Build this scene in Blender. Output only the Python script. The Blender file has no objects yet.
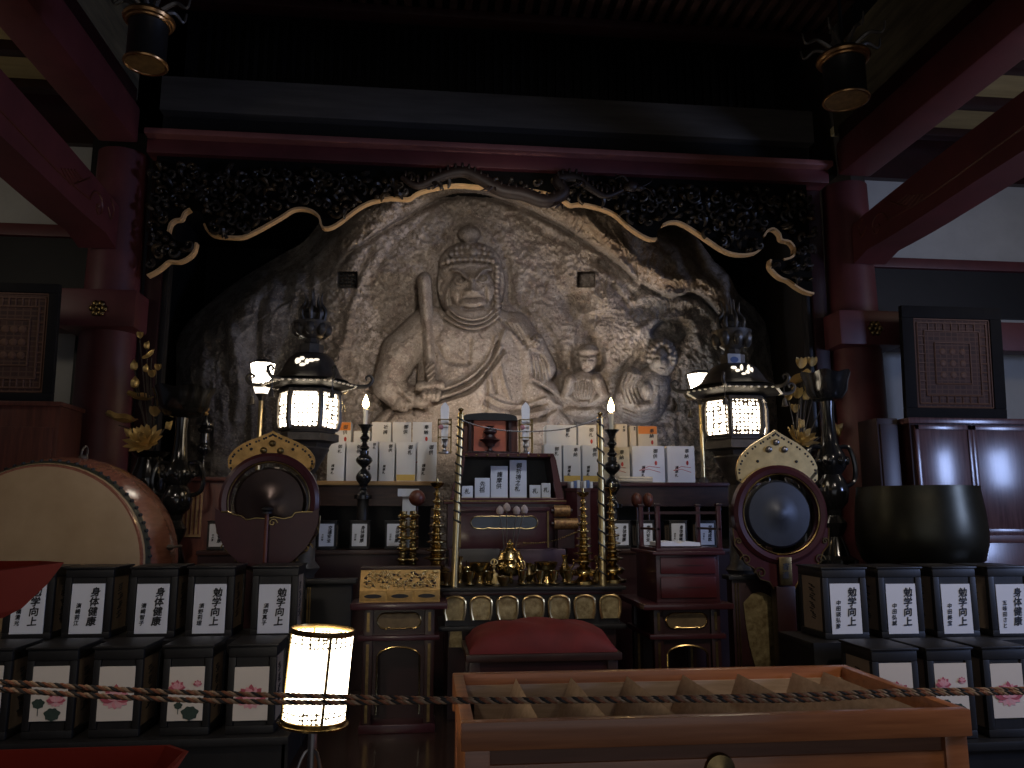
import bpy, bmesh, math, random
import numpy as np
from mathutils import Vector, Matrix
PI = math.pi
rnd = random.Random(7)
COL = bpy.context.scene.collection
SC = bpy.context.scene

# ------------------------------------------------------------------ camera
W, H, F = 1024.0, 768.0, 800.0
CAMH = 1.5
pitch = math.atan2(131.0, F)
yaw = math.atan2(86.0, math.hypot(F, 131.0))
fwd = Vector((math.sin(yaw) * math.cos(pitch), math.cos(yaw) * math.cos(pitch), math.sin(pitch)))
right = Vector((math.cos(yaw), -math.sin(yaw), 0))
up = right.cross(fwd)
CAM = Vector((0, 0, CAMH))
cd = bpy.data.cameras.new('camera')
cam = bpy.data.objects.new('camera', cd)
COL.objects.link(cam)
cam.matrix_world = Matrix((
    (right.x, up.x, -fwd.x, CAM.x), (right.y, up.y, -fwd.y, CAM.y),
    (right.z, up.z, -fwd.z, CAM.z), (0, 0, 0, 1)))
cd.sensor_width = 36.0
cd.lens = F * 36.0 / W
cd.clip_start = 0.05
SC.camera = cam


def P(px, py, Y):
    """the point of the plane y = Y seen at a pixel of the photograph"""
    d = fwd * F + right * (px - W / 2) + up * (H / 2 - py)
    return CAM + d * (Y / d.y)


def Q(px, py, Z):
    """the point of the plane z = Z seen at a pixel"""
    d = fwd * F + right * (px - W / 2) + up * (H / 2 - py)
    return CAM + d * ((Z - CAMH) / d.z)


def rect(x0, y0, x1, y1, Y):
    """pixel rectangle on the plane y = Y -> centre x, bottom z, width, height"""
    yc, xc = (y0 + y1) / 2, (x0 + x1) / 2
    a, b = P(x0, yc, Y).x, P(x1, yc, Y).x
    z0, z1 = P(xc, y1, Y).z, P(xc, y0, Y).z
    return (a + b) / 2, z0, b - a, z1 - z0


# ------------------------------------------------------------------ materials
MATS = {}


def mat(name, col, rough=0.5, metal=0.0, var=0.25, scale=8.0, bump=0.0, col2=None, stretch=(1, 1, 1),
        coat=0.0, emit=None, estr=0.0, spec=0.5, detail=6.0, rvar=0.0):
    m = bpy.data.materials.new(name)
    m.use_nodes = True
    nt = m.node_tree
    b = nt.nodes['Principled BSDF']
    b.inputs['Roughness'].default_value = rough
    b.inputs['Metallic'].default_value = metal
    b.inputs['Specular IOR Level'].default_value = spec
    b.inputs['Coat Weight'].default_value = coat
    b.inputs['Coat Roughness'].default_value = 0.12
    tc = nt.nodes.new('ShaderNodeTexCoord')
    mp = nt.nodes.new('ShaderNodeMapping')
    mp.inputs['Scale'].default_value = stretch
    nt.links.new(tc.outputs['Object'], mp.inputs['Vector'])
    n = nt.nodes.new('ShaderNodeTexNoise')
    n.inputs['Scale'].default_value = scale
    n.inputs['Detail'].default_value = detail
    n.inputs['Roughness'].default_value = 0.6
    nt.links.new(mp.outputs['Vector'], n.inputs['Vector'])
    cr = nt.nodes.new('ShaderNodeValToRGB')
    c2 = col2 if col2 else tuple(c * (1 - var) for c in col)
    cr.color_ramp.elements[0].position = 0.32
    cr.color_ramp.elements[1].position = 0.68
    cr.color_ramp.elements[0].color = (*c2, 1)
    cr.color_ramp.elements[1].color = (*col, 1)
    nt.links.new(n.outputs['Fac'], cr.inputs['Fac'])
    nt.links.new(cr.outputs['Color'], b.inputs['Base Color'])
    if rvar:
        mr = nt.nodes.new('ShaderNodeMapRange')
        mr.inputs['To Min'].default_value = rough - rvar
        mr.inputs['To Max'].default_value = rough + rvar
        nt.links.new(n.outputs['Fac'], mr.inputs['Value'])
        nt.links.new(mr.outputs['Result'], b.inputs['Roughness'])
    if bump:
        bp = nt.nodes.new('ShaderNodeBump')
        bp.inputs['Strength'].default_value = bump
        bp.inputs['Distance'].default_value = 0.02
        nt.links.new(n.outputs['Fac'], bp.inputs['Height'])
        nt.links.new(bp.outputs['Normal'], b.inputs['Normal'])
    if emit:
        b.inputs['Emission Color'].default_value = (*emit, 1)
        b.inputs['Emission Strength'].default_value = estr
    MATS[name] = m
    return m


def hx(r, g, b):
    """sRGB 0-255 -> linear"""
    f = lambda c: (c / 255 / 12.92) if c <= 10 else ((c / 255 + 0.055) / 1.055) ** 2.4
    return (f(r), f(g), f(b))


BLACK = mat('black_lacquer', (0.012, 0.011, 0.011), 0.42, var=0.3, rvar=0.08)
BLACKM = mat('matt_black_frame', (.012, .011, .011), .75, var=.3, spec=.15)
BLACKW = mat('black_stained_wood', (0.011, 0.01, 0.0095), 0.5, var=0.5, scale=30, stretch=(1, 1, 0.08), bump=0.05)
GLOSSB = mat('glossy_black_bronze', (0.02, 0.02, 0.021), 0.16, 0.35, var=0.3, coat=0.5)
BRONZE = mat('dark_bronze', (0.13, 0.115, 0.1), 0.42, 0.5, var=0.45, scale=14, bump=0.08)
BOWLM = mat('aged_bronze_bowl', (0.05, 0.048, 0.035), 0.34, 0.85, var=0.4, scale=3, rvar=0.06)
REDL = mat('dark_red_lacquer', (0.075, 0.012, 0.014), 0.3, var=0.3, scale=5, coat=0.25)
MAROON = mat('maroon_lacquer', (0.06, 0.016, 0.02), 0.28, var=0.35, scale=6, coat=0.3)
DKRED = mat('deep_maroon_wood', (0.032, 0.009, 0.009), 0.38, var=0.4, scale=6)
BEAM = mat('red_painted_timber', (0.125, 0.03, 0.033), 0.5, var=0.35, scale=3, stretch=(1, 1, 1), bump=0.04)
EDGEG = mat('gilt_scalloped_edge', (0.9, 0.56, 0.26), 0.42, 0.15, var=0.2, scale=9)
BRIM = mat('black_bronze_brim', (0.025, 0.022, 0.02), 0.5, 0.3, var=0.3)
LEDGE = mat('lit_red_edge', (0.3, 0.11, 0.1), 0.5, var=0.3, scale=4)  # light falling on the ledge from above, painted in as paler red
VERM = mat('vermilion_lacquer', (0.32, 0.036, 0.02), 0.75, var=0.25, scale=3, coat=0.0, spec=0.04)
BRASS = mat('polished_brass', (0.52, 0.37, 0.15), 0.24, 1.0, var=0.35, scale=20)
BRASSD = mat('old_brass', (0.3, 0.21, 0.09), 0.34, 1.0, var=0.5, scale=25)
GOLD = mat('gilt', (0.8, 0.58, 0.24), 0.4, 0.6, var=0.3, scale=16)
GILTW = mat('gilded_wood', (0.55, 0.34, 0.12), 0.45, 0.75, var=0.45, scale=18)
GILTP = mat('worn_gold_panel', (0.5, 0.4, 0.2), 0.42, 0.7, col2=(0.2, 0.14, 0.06), scale=26, bump=0.15)
PAPER = mat('white_paper', (0.68, 0.7, 0.75), 0.8, var=0.05, scale=6)
PAPERC = mat('cream_paper', (0.62, 0.55, 0.42), 0.8, var=0.08, scale=6)
SHOJI = mat('side_paper_pane', (0.3, 0.22, 0.15), 0.75, var=0.25, scale=5)
INK = mat('ink', (0.01, 0.01, 0.012), 0.6, var=0.1)
SEAL = mat('red_seal_ink', (0.5, 0.04, 0.03), 0.6, var=0.15)
ORANGE = mat('orange_print', (0.75, 0.24, 0.04), 0.7, var=0.1)
YELLOW = mat('yellow_print', (0.65, 0.45, 0.12), 0.7, var=0.1)
PINK = mat('pink_petal_print', (0.62, 0.2, 0.24), 0.75, col2=(0.72, 0.4, 0.42), scale=25)
PINKD = mat('deep_pink_print', (0.45, 0.09, 0.12), 0.75, var=0.2)
GREENP = mat('green_leaf_print', (0.03, 0.055, 0.04), 0.75, var=0.35, scale=25)
BOXW = mat('orange_keyaki_wood', (0.4, 0.15, 0.055), 0.34, col2=(0.25, 0.085, 0.03), scale=5, stretch=(0.5, 5, 9), coat=0.35, detail=9)
BOXG = mat('grey_brown_slat_wood', (0.5, 0.36, 0.25), 0.5, col2=(0.36, 0.25, 0.16), scale=6, stretch=(1, 4, 9))
DKWOOD = mat('dark_brown_wood', (0.05, 0.022, 0.015), 0.36, col2=(0.022, 0.01, 0.008), scale=6, stretch=(1, 1, 7))
REDWOOD = mat('red_brown_wood', (0.14, 0.04, 0.022), 0.4, col2=(0.07, 0.02, 0.012), scale=5, stretch=(6, 6, 0.7))
CABW = mat('cabinet_rosewood', (0.16, 0.08, 0.075), 0.21, col2=(0.08, 0.035, 0.035), scale=5, stretch=(9, 9, 0.8), coat=0.15)
SHELFW = mat('honey_shelf_wood', (0.42, 0.25, 0.1), 0.45, var=0.35, scale=7, stretch=(0.5, 4, 4))
PLASTER = mat('grey_white_plaster', (0.5, 0.5, 0.47), 0.9, var=0.12, scale=4)
KHAKI = mat('khaki_board', (0.42, 0.33, 0.16), 0.7, var=0.3, scale=4, stretch=(0.4, 4, 1))
GREYBEAM = mat('weathered_grey_timber', (0.105, 0.094, 0.085), 0.6, var=0.35, scale=4, stretch=(0.4, 4, 4), bump=0.05)
BLKTIM = mat('near_black_timber', (0.008, 0.007, 0.007), 0.6, var=0.4, scale=6)
SKIN = mat('drum_skin', (0.36, 0.25, 0.135), 0.6, col2=(0.29, 0.195, 0.1), scale=4, detail=4)
DRUMW = mat('drum_body_wood', (0.3, 0.125, 0.08), 0.24, col2=(0.2, 0.075, 0.046), scale=5, stretch=(8, 1, 8), coat=0.6)
GREEN = mat('green_hide_edge', (0.03, 0.035, 0.02), 0.6, var=0.4, scale=30)
FABRED = mat('red_silk_cushion', (0.15, 0.009, 0.006), 0.75, var=0.3, scale=9, bump=0.1)
GONGM = mat('grey_steel_gong', (0.05, 0.056, 0.07), 0.45, 0.5, var=0.3, scale=5, rvar=0.06)
GONGB = mat('brown_bronze_gong', (0.045, 0.03, 0.028), 0.3, 0.6, var=0.3, scale=5, rvar=0.05)
WAX = mat('candle_wax', (0.8, 0.76, 0.66), 0.5, var=0.05)
FLOORM = mat('polished_dark_floorboards', (0.045, 0.022, 0.015), 0.25, col2=(0.02, 0.01, 0.007), scale=4, stretch=(7, 0.4, 1), coat=0.3)
SCROLLB = mat('brocade_brown', (0.15, 0.07, 0.04), 0.7, col2=(0.1, 0.045, 0.025), scale=60)
WEED = mat('carved_black_wood', (0.035, 0.026, 0.018), 0.42, 0.2, var=0.5, scale=12)
CARVEG = mat('carved_wood_traces_of_gilt', (0.1, 0.065, 0.03), 0.42, 0.5, col2=(0.016, 0.012, 0.009), scale=11)
FLAME = mat('flame_glow', (1, 0.7, 0.35), 0.5, emit=(1.0, 0.66, 0.28), estr=60.0)
GLASSW = mat('white_cabinet_slip', (0.6, 0.62, 0.66), 0.4)
BLUEC = mat('blue_label_print', (0.1, 0.16, 0.35), 0.6, var=0.1)
GREYP = mat('dull_silver_metal', (0.35, 0.33, 0.32), 0.35, 0.9, var=0.2)
POLE = mat('pale_brass_pole', (0.75, 0.58, 0.28), 0.28, 0.9, var=0.2, scale=9)


def glow(name, col, strength, hole=None, scale=60.0):
    m = mat(name, (0.8, 0.75, 0.65), 0.6, emit=col, estr=strength)
    return m


LANT = glow('lantern_glow', (1.0, 0.86, 0.66), 9.0)
LAMPG = glow('floor_lamp_glow', (1.0, 0.85, 0.62), 7.0)
LAMPW = glow('small_lamp_glow', (1.0, 0.9, 0.74), 8.0)
GLOWG = glow('lit_piercing', (1.0, 0.88, 0.7), 1.3)
GLOWD = glow('dim_lit_piercing', (1.0, 0.8, 0.55), 0.14)

# ------------------------------------------------------------------ mesh building


class MB:
    def __init__(self):
        self.b = bmesh.new()

    def box(self, x0, x1, y0, y1, z0, z1, bev=0.0, M=None):
        if bev:
            t = bmesh.new()
            bmesh.ops.create_cube(t, size=1.0)
            bmesh.ops.scale(t, vec=(x1 - x0, y1 - y0, z1 - z0), verts=t.verts)
            bmesh.ops.bevel(t, geom=t.edges[:], offset=min(bev, 0.45 * min(abs(x1 - x0), abs(y1 - y0), abs(z1 - z0))), segments=2, affect='EDGES', profile=0.6)
            bmesh.ops.translate(t, vec=((x0 + x1) / 2, (y0 + y1) / 2, (z0 + z1) / 2), verts=t.verts)
            self._merge(t, M)
        else:
            vs = [(x, y, z) for z in (z0, z1) for y in (y0, y1) for x in (x0, x1)]
            f = [(0, 2, 3, 1), (4, 5, 7, 6), (0, 1, 5, 4), (2, 6, 7, 3), (0, 4, 6, 2), (1, 3, 7, 5)]
            self.raw(vs, f, M)
        return self

    def _merge(self, t, M=None):
        t.verts.index_update()
        vs = [v.co.copy() for v in t.verts]
        fs = [[v.index for v in f.verts] for f in t.faces]
        t.free()
        self.raw(vs, fs, M)

    def raw(self, vs, fs, M=None):
        nv = [self.b.verts.new(M @ Vector(v) if M else v) for v in vs]
        for f in fs:
            try:
                self.b.faces.new([nv[i] for i in f])
            except ValueError:
                pass
        return self

    def lathe(self, prof, segs=24, c=(0, 0, 0), M=None, close=True, a0=0.0, rx=1.0, ry=1.0):
        vs, fs = [], []
        n = len(prof)
        for i in range(segs):
            a = a0 + 2 * PI * i / segs
            for r, z in prof:
                vs.append((c[0] + r * rx * math.cos(a), c[1] + r * ry * math.sin(a), c[2] + z))
        for i in range(segs):
            j = (i + 1) % segs
            for k in range(n - 1):
                fs.append((i * n + k, j * n + k, j * n + k + 1, i * n + k + 1))
        if close:
            if prof[0][0] > 1e-5:
                fs.append([i * n for i in range(segs)][::-1])
            if prof[-1][0] > 1e-5:
                fs.append([i * n + n - 1 for i in range(segs)])
        return self.raw(vs, fs, M)

    def ell(self, c, rx, ry, rz, segs=14, rings=8, M=None):
        prof = [(max(1e-4, math.sin(PI * k / rings)), -math.cos(PI * k / rings)) for k in range(rings + 1)]
        vs, fs = [], []
        n = len(prof)
        for i in range(segs):
            a = 2 * PI * i / segs
            for r, z in prof:
                vs.append((c[0] + r * rx * math.cos(a), c[1] + r * ry * math.sin(a), c[2] + z * rz))
        for i in range(segs):
            j = (i + 1) % segs
            for k in range(n - 1):
                fs.append((i * n + k, j * n + k, j * n + k + 1, i * n + k + 1))
        return self.raw(vs, fs, M)

    def tube(self, pts, r, segs=8, closed=False, M=None):
        pts = [Vector(p) for p in pts]
        n = len(pts)
        rs = r if isinstance(r, (list, tuple)) else [r] * n
        vs, fs = [], []
        prev = None
        for i, p in enumerate(pts):
            if closed:
                t = pts[(i + 1) % n] - pts[i - 1]
            else:
                t = pts[min(i + 1, n - 1)] - pts[max(i - 1, 0)]
            t = t.normalized() if t.length > 1e-9 else Vector((0, 0, 1))
            if prev is None:
                a = Vector((0, 0, 1)) if abs(t.z) < 0.9 else Vector((1, 0, 0))
                u = t.cross(a).normalized()
            else:
                u = (prev - t * prev.dot(t)).normalized()
            prev = u
            w = t.cross(u)
            for k in range(segs):
                an = 2 * PI * k / segs
                vs.append(p + (u * math.cos(an) + w * math.sin(an)) * rs[i])
        rng = n if closed else n - 1
        for i in range(rng):
            j = (i + 1) % n
            for k in range(segs):
                l = (k + 1) % segs
                fs.append((i * segs + k, i * segs + l, j * segs + l, j * segs + k))
        if not closed:
            fs.append(list(range(segs))[::-1])
            fs.append([(n - 1) * segs + k for k in range(segs)])
        return self.raw(vs, fs, M)

    def prism(self, poly, y0, y1, M=None):
        """polygon in x,z extruded from y0 to y1"""
        n = len(poly)
        vs = [(x, y0, z) for x, z in poly] + [(x, y1, z) for x, z in poly]
        fs = [list(range(n)), list(range(2 * n - 1, n - 1, -1))]
        for i in range(n):
            j = (i + 1) % n
            fs.append((i, i + n, j + n, j))
        return self.raw(vs, fs, M)

    def zprism(self, poly, z0, z1, poly2=None, M=None):
        """polygon in x,y extruded from z0 to z1 (second outline on top if given)"""
        n = len(poly)
        q = poly2 or poly
        vs = [(x, y, z0) for x, y in poly] + [(x, y, z1) for x, y in q]
        fs = [list(range(n))[::-1], list(range(n, 2 * n))]
        for i in range(n):
            j = (i + 1) % n
            fs.append((i, j, j + n, i + n))
        return self.raw(vs, fs, M)

    def ribbon(self, pts, w, y0, y1):
        """strip that follows x,z points, thickness w, between y0 and y1"""
        n = len(pts)
        vs, fs = [], []
        for i in range(n):
            a, b = Vector(pts[max(0, i - 1)]), Vector(pts[min(n - 1, i + 1)])
            t = (b - a).normalized()
            nn = Vector((-t.y, t.x)) * (w / 2)
            p = Vector(pts[i])
            for y in (y0, y1):
                for s in (1, -1):
                    q = p + nn * s
                    vs.append((q.x, y, q.y))
        for i in range(n - 1):
            a, b = i * 4, (i + 1) * 4
            fs += [(a, a + 1, b + 1, b), (a + 2, b + 2, b + 3, a + 3), (a, b, b + 2, a + 2), (a + 1, a + 3, b + 3, b + 1)]
        fs += [(0, 2, 3, 1), ((n - 1) * 4, (n - 1) * 4 + 1, (n - 1) * 4 + 3, (n - 1) * 4 + 2)]
        return self.raw(vs, fs)

    def mesh(self, name, smooth=40):
        me = bpy.data.meshes.new(name)
        bmesh.ops.recalc_face_normals(self.b, faces=self.b.faces[:])
        self.b.to_mesh(me)
        self.b.free()
        if smooth:
            me.shade_smooth()
            me.set_sharp_from_angle(angle=math.radians(smooth))
        return me


def tag(o, label=None, cat=None, group=None, kind=None):
    if label:
        o['label'] = label
    if cat:
        o['category'] = cat
    if group:
        o['group'] = group
    if kind:
        o['kind'] = kind
    return o


def obj(name, mb, m, parent=None, loc=(0, 0, 0), rz=0.0, smooth=40, label=None):
    me = mb.mesh(name, smooth) if isinstance(mb, MB) else mb
    if not me.materials:
        me.materials.append(m)
    o = bpy.data.objects.new(name, me)
    COL.objects.link(o)
    if parent:
        o.parent = parent
    o.location = loc
    o.rotation_euler = (0, 0, rz)
    if label:
        o['label'] = label
    return o


def thing(name, label, cat, loc=(0, 0, 0), rz=0.0, group=None):
    o = bpy.data.objects.new(name, None)
    o.empty_display_size = 0.1
    COL.objects.link(o)
    o.location = loc
    o.rotation_euler = (0, 0, rz)
    return tag(o, label, cat, group)


KIDS = {}


def copy_tree(o, loc=None, label=None, rz=None, parent=None, scale=None):
    c = o.copy()
    COL.objects.link(c)
    if parent:
        c.parent = parent
    if loc is not None:
        c.location = loc
    if rz is not None:
        c.rotation_euler = (0, 0, rz)
    if scale is not None:
        c.scale = scale
    if label:
        c['label'] = label
    for ch in [k for k in bpy.data.objects if k.parent == o]:
        copy_tree(ch, parent=c)
    return c


def struct(name, mb, m, loc=(0, 0, 0)):
    return tag(obj(name, mb, m, None, loc), kind='structure')


TXT = {}


def text_mesh(s, size, name, m, bold=0.0, spacing=1.0, vertical=True):
    """ink characters as a flat mesh in the x,z plane facing -y, centred"""
    key = (s, size, bold, m.name, vertical)
    if key in TXT:
        return TXT[key]
    cu = bpy.data.curves.new('ink', 'FONT')
    cu.body = '\n'.join(s) if vertical else s
    cu.size = size
    cu.align_x = 'CENTER'
    cu.align_y = 'CENTER'
    cu.space_line = spacing
    cu.resolution_u = 2
    t = bpy.data.objects.new('ink', cu)
    COL.objects.link(t)
    dg = bpy.context.evaluated_depsgraph_get()
    me = bpy.data.meshes.new_from_object(t.evaluated_get(dg))
    me.name = name
    bpy.data.objects.remove(t)
    bpy.data.curves.remove(cu)
    me.transform(Matrix.Rotation(PI / 2, 4, 'X'))
    # centre
    n = len(me.vertices)
    if n:
        co = np.empty(n * 3, np.float32)
        me.vertices.foreach_get('co', co)
        co = co.reshape(-1, 3)
        mid = (co.min(0) + co.max(0)) / 2
        me.transform(Matrix.Translation((-mid[0], 0, -mid[2])))
    if bold:
        bb = bmesh.new()
        for k, (ddx, ddz) in enumerate(((0, 0), (bold, 0), (-bold, 0), (0, bold), (0, -bold))):
            tmp = me.copy()
            tmp.transform(Matrix.Translation((ddx, -0.0001 * k, ddz)))
            bb.from_mesh(tmp)
            bpy.data.meshes.remove(tmp)
        bb.to_mesh(me)
        bb.free()
        me.transform(Matrix(((1, 0, 0.08, 0), (0, 1, 0, 0), (0.06, 0, 1, 0), (0, 0, 0, 1))))
    me.materials.clear()
    me.materials.append(m)
    TXT[key] = me
    return me


def arc(cx, cz, r, a0, a1, n=12, rz=None):
    rz = rz or r
    return [(cx + r * math.cos(a0 + (a1 - a0) * i / n), cz + rz * math.sin(a0 + (a1 - a0) * i / n)) for i in range(n + 1)]


def smoothpts(pts, n=4):
    """Catmull-Rom through the points"""
    pts = [Vector(p) for p in pts]
    out = []
    for i in range(len(pts) - 1):
        p0, p1, p2, p3 = pts[max(0, i - 1)], pts[i], pts[i + 1], pts[min(len(pts) - 1, i + 2)]
        for k in range(n):
            t = k / n
            out.append(0.5 * ((2 * p1) + (p2 - p0) * t + (2 * p0 - 5 * p1 + 4 * p2 - p3) * t * t + (3 * p1 - p0 - 3 * p2 + p3) * t ** 3))
    out.append(pts[-1])
    return out


def turned(spec):
    """profile from (radius, height) beads: list of (r, dz, kind); b bead, c cylinder, v waist"""
    prof = [(0.0001, 0.0)]
    z = 0.0
    for r, dz, k in spec:
        if k == 'b':
            for i in range(7):
                a = PI * i / 6
                prof.append((r * (0.45 + 0.55 * math.sin(a)), z + dz * i / 6))
        elif k == 'v':
            for i in range(5):
                a = PI * i / 4
                prof.append((r * (1.0 - 0.45 * math.sin(a)), z + dz * i / 4))
        elif k == 'f':   # flare outwards
            for i in range(5):
                t = i / 4
                prof.append((r * (0.4 + 0.6 * t * t), z + dz * t))
        elif k == 'i':   # narrows inwards
            for i in range(5):
                t = i / 4
                prof.append((r * (1.0 - 0.6 * (1 - (1 - t) ** 2)), z + dz * t))
        else:
            prof += [(r, z), (r, z + dz)]
        z += dz
    prof.append((0.0001, z))
    return prof

# ================================================================== ROOM
YP = 7.0                                   # the plane of the two round pillars
XL, XR = P(118, 230, YP).x, P(847, 230, YP).x      # pillar axes
AX = (XL + XR) / 2
ZB0, ZB1 = P(486, 167.5, YP - .2).z, P(486, 150, YP - .28).z    # front lintel
XW0, XW1 = XL - 3.2, XR + 3.2              # outer walls
YF, YB = -1.6, 10.6

# floor and the raised inner floor
struct('floor', MB().box(XW0, XW1, YF, 4.1, -0.12, 0), FLOORM)
struct('floor_inner', MB().box(XW0, XW1, 4.1, YB, -0.12, 0.25), FLOORM)
# alcove walls round the rock
struct('wall_alcove_back', MB().box(XL - 0.4, XR + 0.4, YB, YB + 0.15, 0.25, 7.0), BLKTIM)
alc_m = mat('dark_earth_wall', (0.05, 0.04, 0.032), 0.9, var=0.3, scale=3)  # dark brown base, paler than the left alcove wall
struct('wall_alcove_left', MB().box(XL - 0.4, XL - 0.25, YP + 0.3, YB, 0.25, 7.0), BLKTIM)
struct('wall_alcove_right', MB().box(XR + 0.25, XR + 0.4, YP + 0.3, YB, 0.25, 7.0), alc_m)
struct('ceiling_alcove', MB().box(XL - 0.4, XR + 0.4, YP + 0.55, YB, ZB1 + 0.3, ZB1 + 0.4), BLKTIM)

# side bays behind the aisles: plaster between timber rails
YS = 7.45


def bay(side, x0, x1, tie_lo, tie_hi, dark_lo, board):
    struct('wall_' + side, MB().box(x0, x1, YS, YS + 0.15, 0.25, 5.4), PLASTER)
    tie = MB().box(x0, x1, YS - 0.1, YS, tie_lo, tie_hi, 0.012)
    struct('trim_' + {'left': '1', 'right': '2'}[side], tie, BEAM)
    struct('trim_' + {'left': '3', 'right': '4'}[side], MB().box(x0, x1, YS - 0.05, YS, dark_lo, tie_lo), BLKTIM)
    struct('trim_' + {'left': '5', 'right': '6'}[side], MB().box(x0, x1, YS - 0.08, YS, board, 5.4), DKRED)


zt = lambda py, px=60: P(px, py, YS).z
bay('left', XW0, XL - 0.33, zt(240), zt(228), zt(300), zt(147, 80))
zr = lambda py: P(940, py, YS).z
bay('right', XR + 0.33, XW1, zr(272), zr(262), zr(318), P(880, 181, YS).z)
# outer side walls
struct('wall_outer_left', MB().box(XW0 - 0.15, XW0, YF, YB, 0, 6.4), PLASTER)
c_ = P(944, 452, 6.2)                       # the cabinet door that mirrors the window
t_ = (XW1 - c_.x) / c_.x
WYC, WZC = 6.2 - 6.2 * t_, c_.z + (c_.z - CAMH) * t_
WY0, WY1, WZ0, WZ1 = WYC - .55, WYC + .55, WZC - .6, WZC + .6
wr = MB()
wr.box(XW1, XW1 + 0.15, YF, WY0, 0, 6.4).box(XW1, XW1 + 0.15, WY1, YB, 0, 6.4)
wr.box(XW1, XW1 + 0.15, WY0, WY1, 0, WZ0).box(XW1, XW1 + 0.15, WY0, WY1, WZ1, 6.4)
struct('wall_outer_right', wr, PLASTER)
# front wall with its wide door opening behind the viewer
fw = MB()
fw.box(XW0, AX - 3.0, YF - 0.15, YF, 0, 6.4).box(AX + 3.0, XW1, YF - 0.15, YF, 0, 6.4).box(AX - 3.0, AX + 3.0, YF - 0.15, YF, 3.2, 6.4)
struct('wall_front', fw, DKWOOD)

# ------------------------------------------------------------------ pillars
ZPT = P(120, 141, YP - 0.3).z - 0.003             # pillar top = underside of the aisle beam
BZ0, BZ1 = P(118, 331, YP - 0.25).z, P(118, 291, YP - 0.25).z


def pillar(name, x, label, jamb_side, bandpx):
    t = thing(name, label, 'pillar', (x, YP, 0.25))
    r0 = 0.238
    obj('shaft', MB().lathe([(r0, 0), (r0 * .98, 2.4), (r0 * 0.86, ZPT - 0.25)], 40), BEAM, t)
    z0, z1 = BZ0 - 0.25, BZ1 - 0.25
    obj('stone_base', MB().lathe([(0.42, 0), (0.42, 0.05), (0.34, 0.12), (r0, 0.14)], 32), GREYBEAM, t)
    # square collar rail clasped round the shaft, with a flower shaped nail cover
    s = jamb_side
    band = MB()
    xa, xb = (-2.9, 0.31) if s > 0 else (-0.31, 2.9)
    band.box(-0.31, 0.31, -0.315, 0.315, z0 + 0.02, z1, 0.02)
    band.box(*((xa, -.2) if s > 0 else (.2, xb)), -0.1, 0.1, z0 + 0.04, z1 - .02, 0.015)
    obj('collar_rail', band, BEAM, t)
    cov = MB()
    for k in range(6):
        a = k * PI / 3
        cov.ell((0.02 + 0.045 * math.cos(a), -0.325, (z0 + z1) / 2 + 0.045 * math.sin(a)), 0.028, 0.014, 0.028, 8, 6)
    cov.ell((0.02, -0.33, (z0 + z1) / 2), 0.026, 0.024, 0.026, 10, 6)
    obj('nail_cover', cov, BRASSD, t)
    return t


pillar('pillar', XL, 'red painted round pillar with collar rail, left of the rock carving', 1, None)
pillar('pillar', XR, 'red painted round pillar with collar rail, right of the rock carving', -1, None)

# slim jamb posts that frame the alcove
for nm, s, x in (('left', 1, XL), ('right', -1, XR)):
    xj = x + s * 0.33
    t = thing('jamb_post', 'slim dark red jamb post on the inner side of the %s round pillar' % nm, 'post', (xj, YP + 0.06, 0.25))
    obj('post', MB().box(-0.07, 0.07, -0.08, 0.08, 0, ZB0 - 0.25, 0.012), DKRED, t)
    obj('black_strip', MB().box(s * 0.07 - 0.0, s * 0.07 + s * 0.05, -0.05, 0.06, 0, ZB0 - 0.25, 0.01), BLACK, t)

# ------------------------------------------------------------------ front lintel and what is stacked on it
xa, xb = XL + 0.255, XR - 0.255
t = thing('lintel_beam', 'long dark red lintel beam across the top of the carved alcove', 'beam', (AX, YP, ZB0))
hw = (xb - xa) / 2
hb = ZB1 - ZB0
obj('beam', MB().box(-hw, hw, -0.2, 0.2, 0, hb, 0.01), BEAM, t)
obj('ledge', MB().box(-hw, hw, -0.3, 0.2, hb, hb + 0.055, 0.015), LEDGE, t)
ZG0 = P(486, 126, YP + 0.03).z
ZG1 = P(486, 93, YP + 0.03).z
t = thing('crossbeam', 'weathered grey crossbeam above the red lintel', 'beam', (AX, YP + 0.15, ZB1 + 0.057))
d0 = ZG0 - ZB1 - 0.057
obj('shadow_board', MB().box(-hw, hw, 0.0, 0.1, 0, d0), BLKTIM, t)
obj('timber', MB().box(-hw, hw, -0.12, 0.16, d0, d0 + ZG1 - ZG0, 0.012), GREYBEAM, t)
# recess above with slats and a row of short rafters
ZU = ZG1
t = thing('slatted_screen', 'dark slatted screen high above the grey crossbeam', 'screen', (AX, 8.2, ZU - 0.1))
obj('board', MB().box(-hw - .2, hw + .2, 0.06, 0.12, 0, 2.2), BLKTIM, t)
sl = MB()
n = 62
for i in range(n):
    x = -hw + (i + 0.5) * 2 * hw / n
    sl.box(x - 0.022, x + 0.022, 0, 0.06, 0.0, 2.2)
obj('slats', sl, BLACKW, t)
ZC = 6.6
z15 = P(512, 16, 6.6).z
rf = thing('ceiling_rafters', 'row of short red brown rafter ends along the dark ceiling edge', 'rafters', (AX, 6.6, z15))
rr = MB()
n = 46
for i in range(n):
    x = -hw + (i + 0.5) * 2 * hw / n
    rr.box(x - 0.035, x + 0.035, -0.5, 0.16, 0.02, 0.12, 0.008)
obj('rafters', rr, DKWOOD, rf)
obj('batten', MB().box(-hw, hw, -0.02, 0.14, -0.06, 0.02, 0.01), DKRED, rf)
obj('eave_board', MB().box(-hw, hw, -0.52, 0.4, 0.12, 0.16), BLKTIM, rf)
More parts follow.
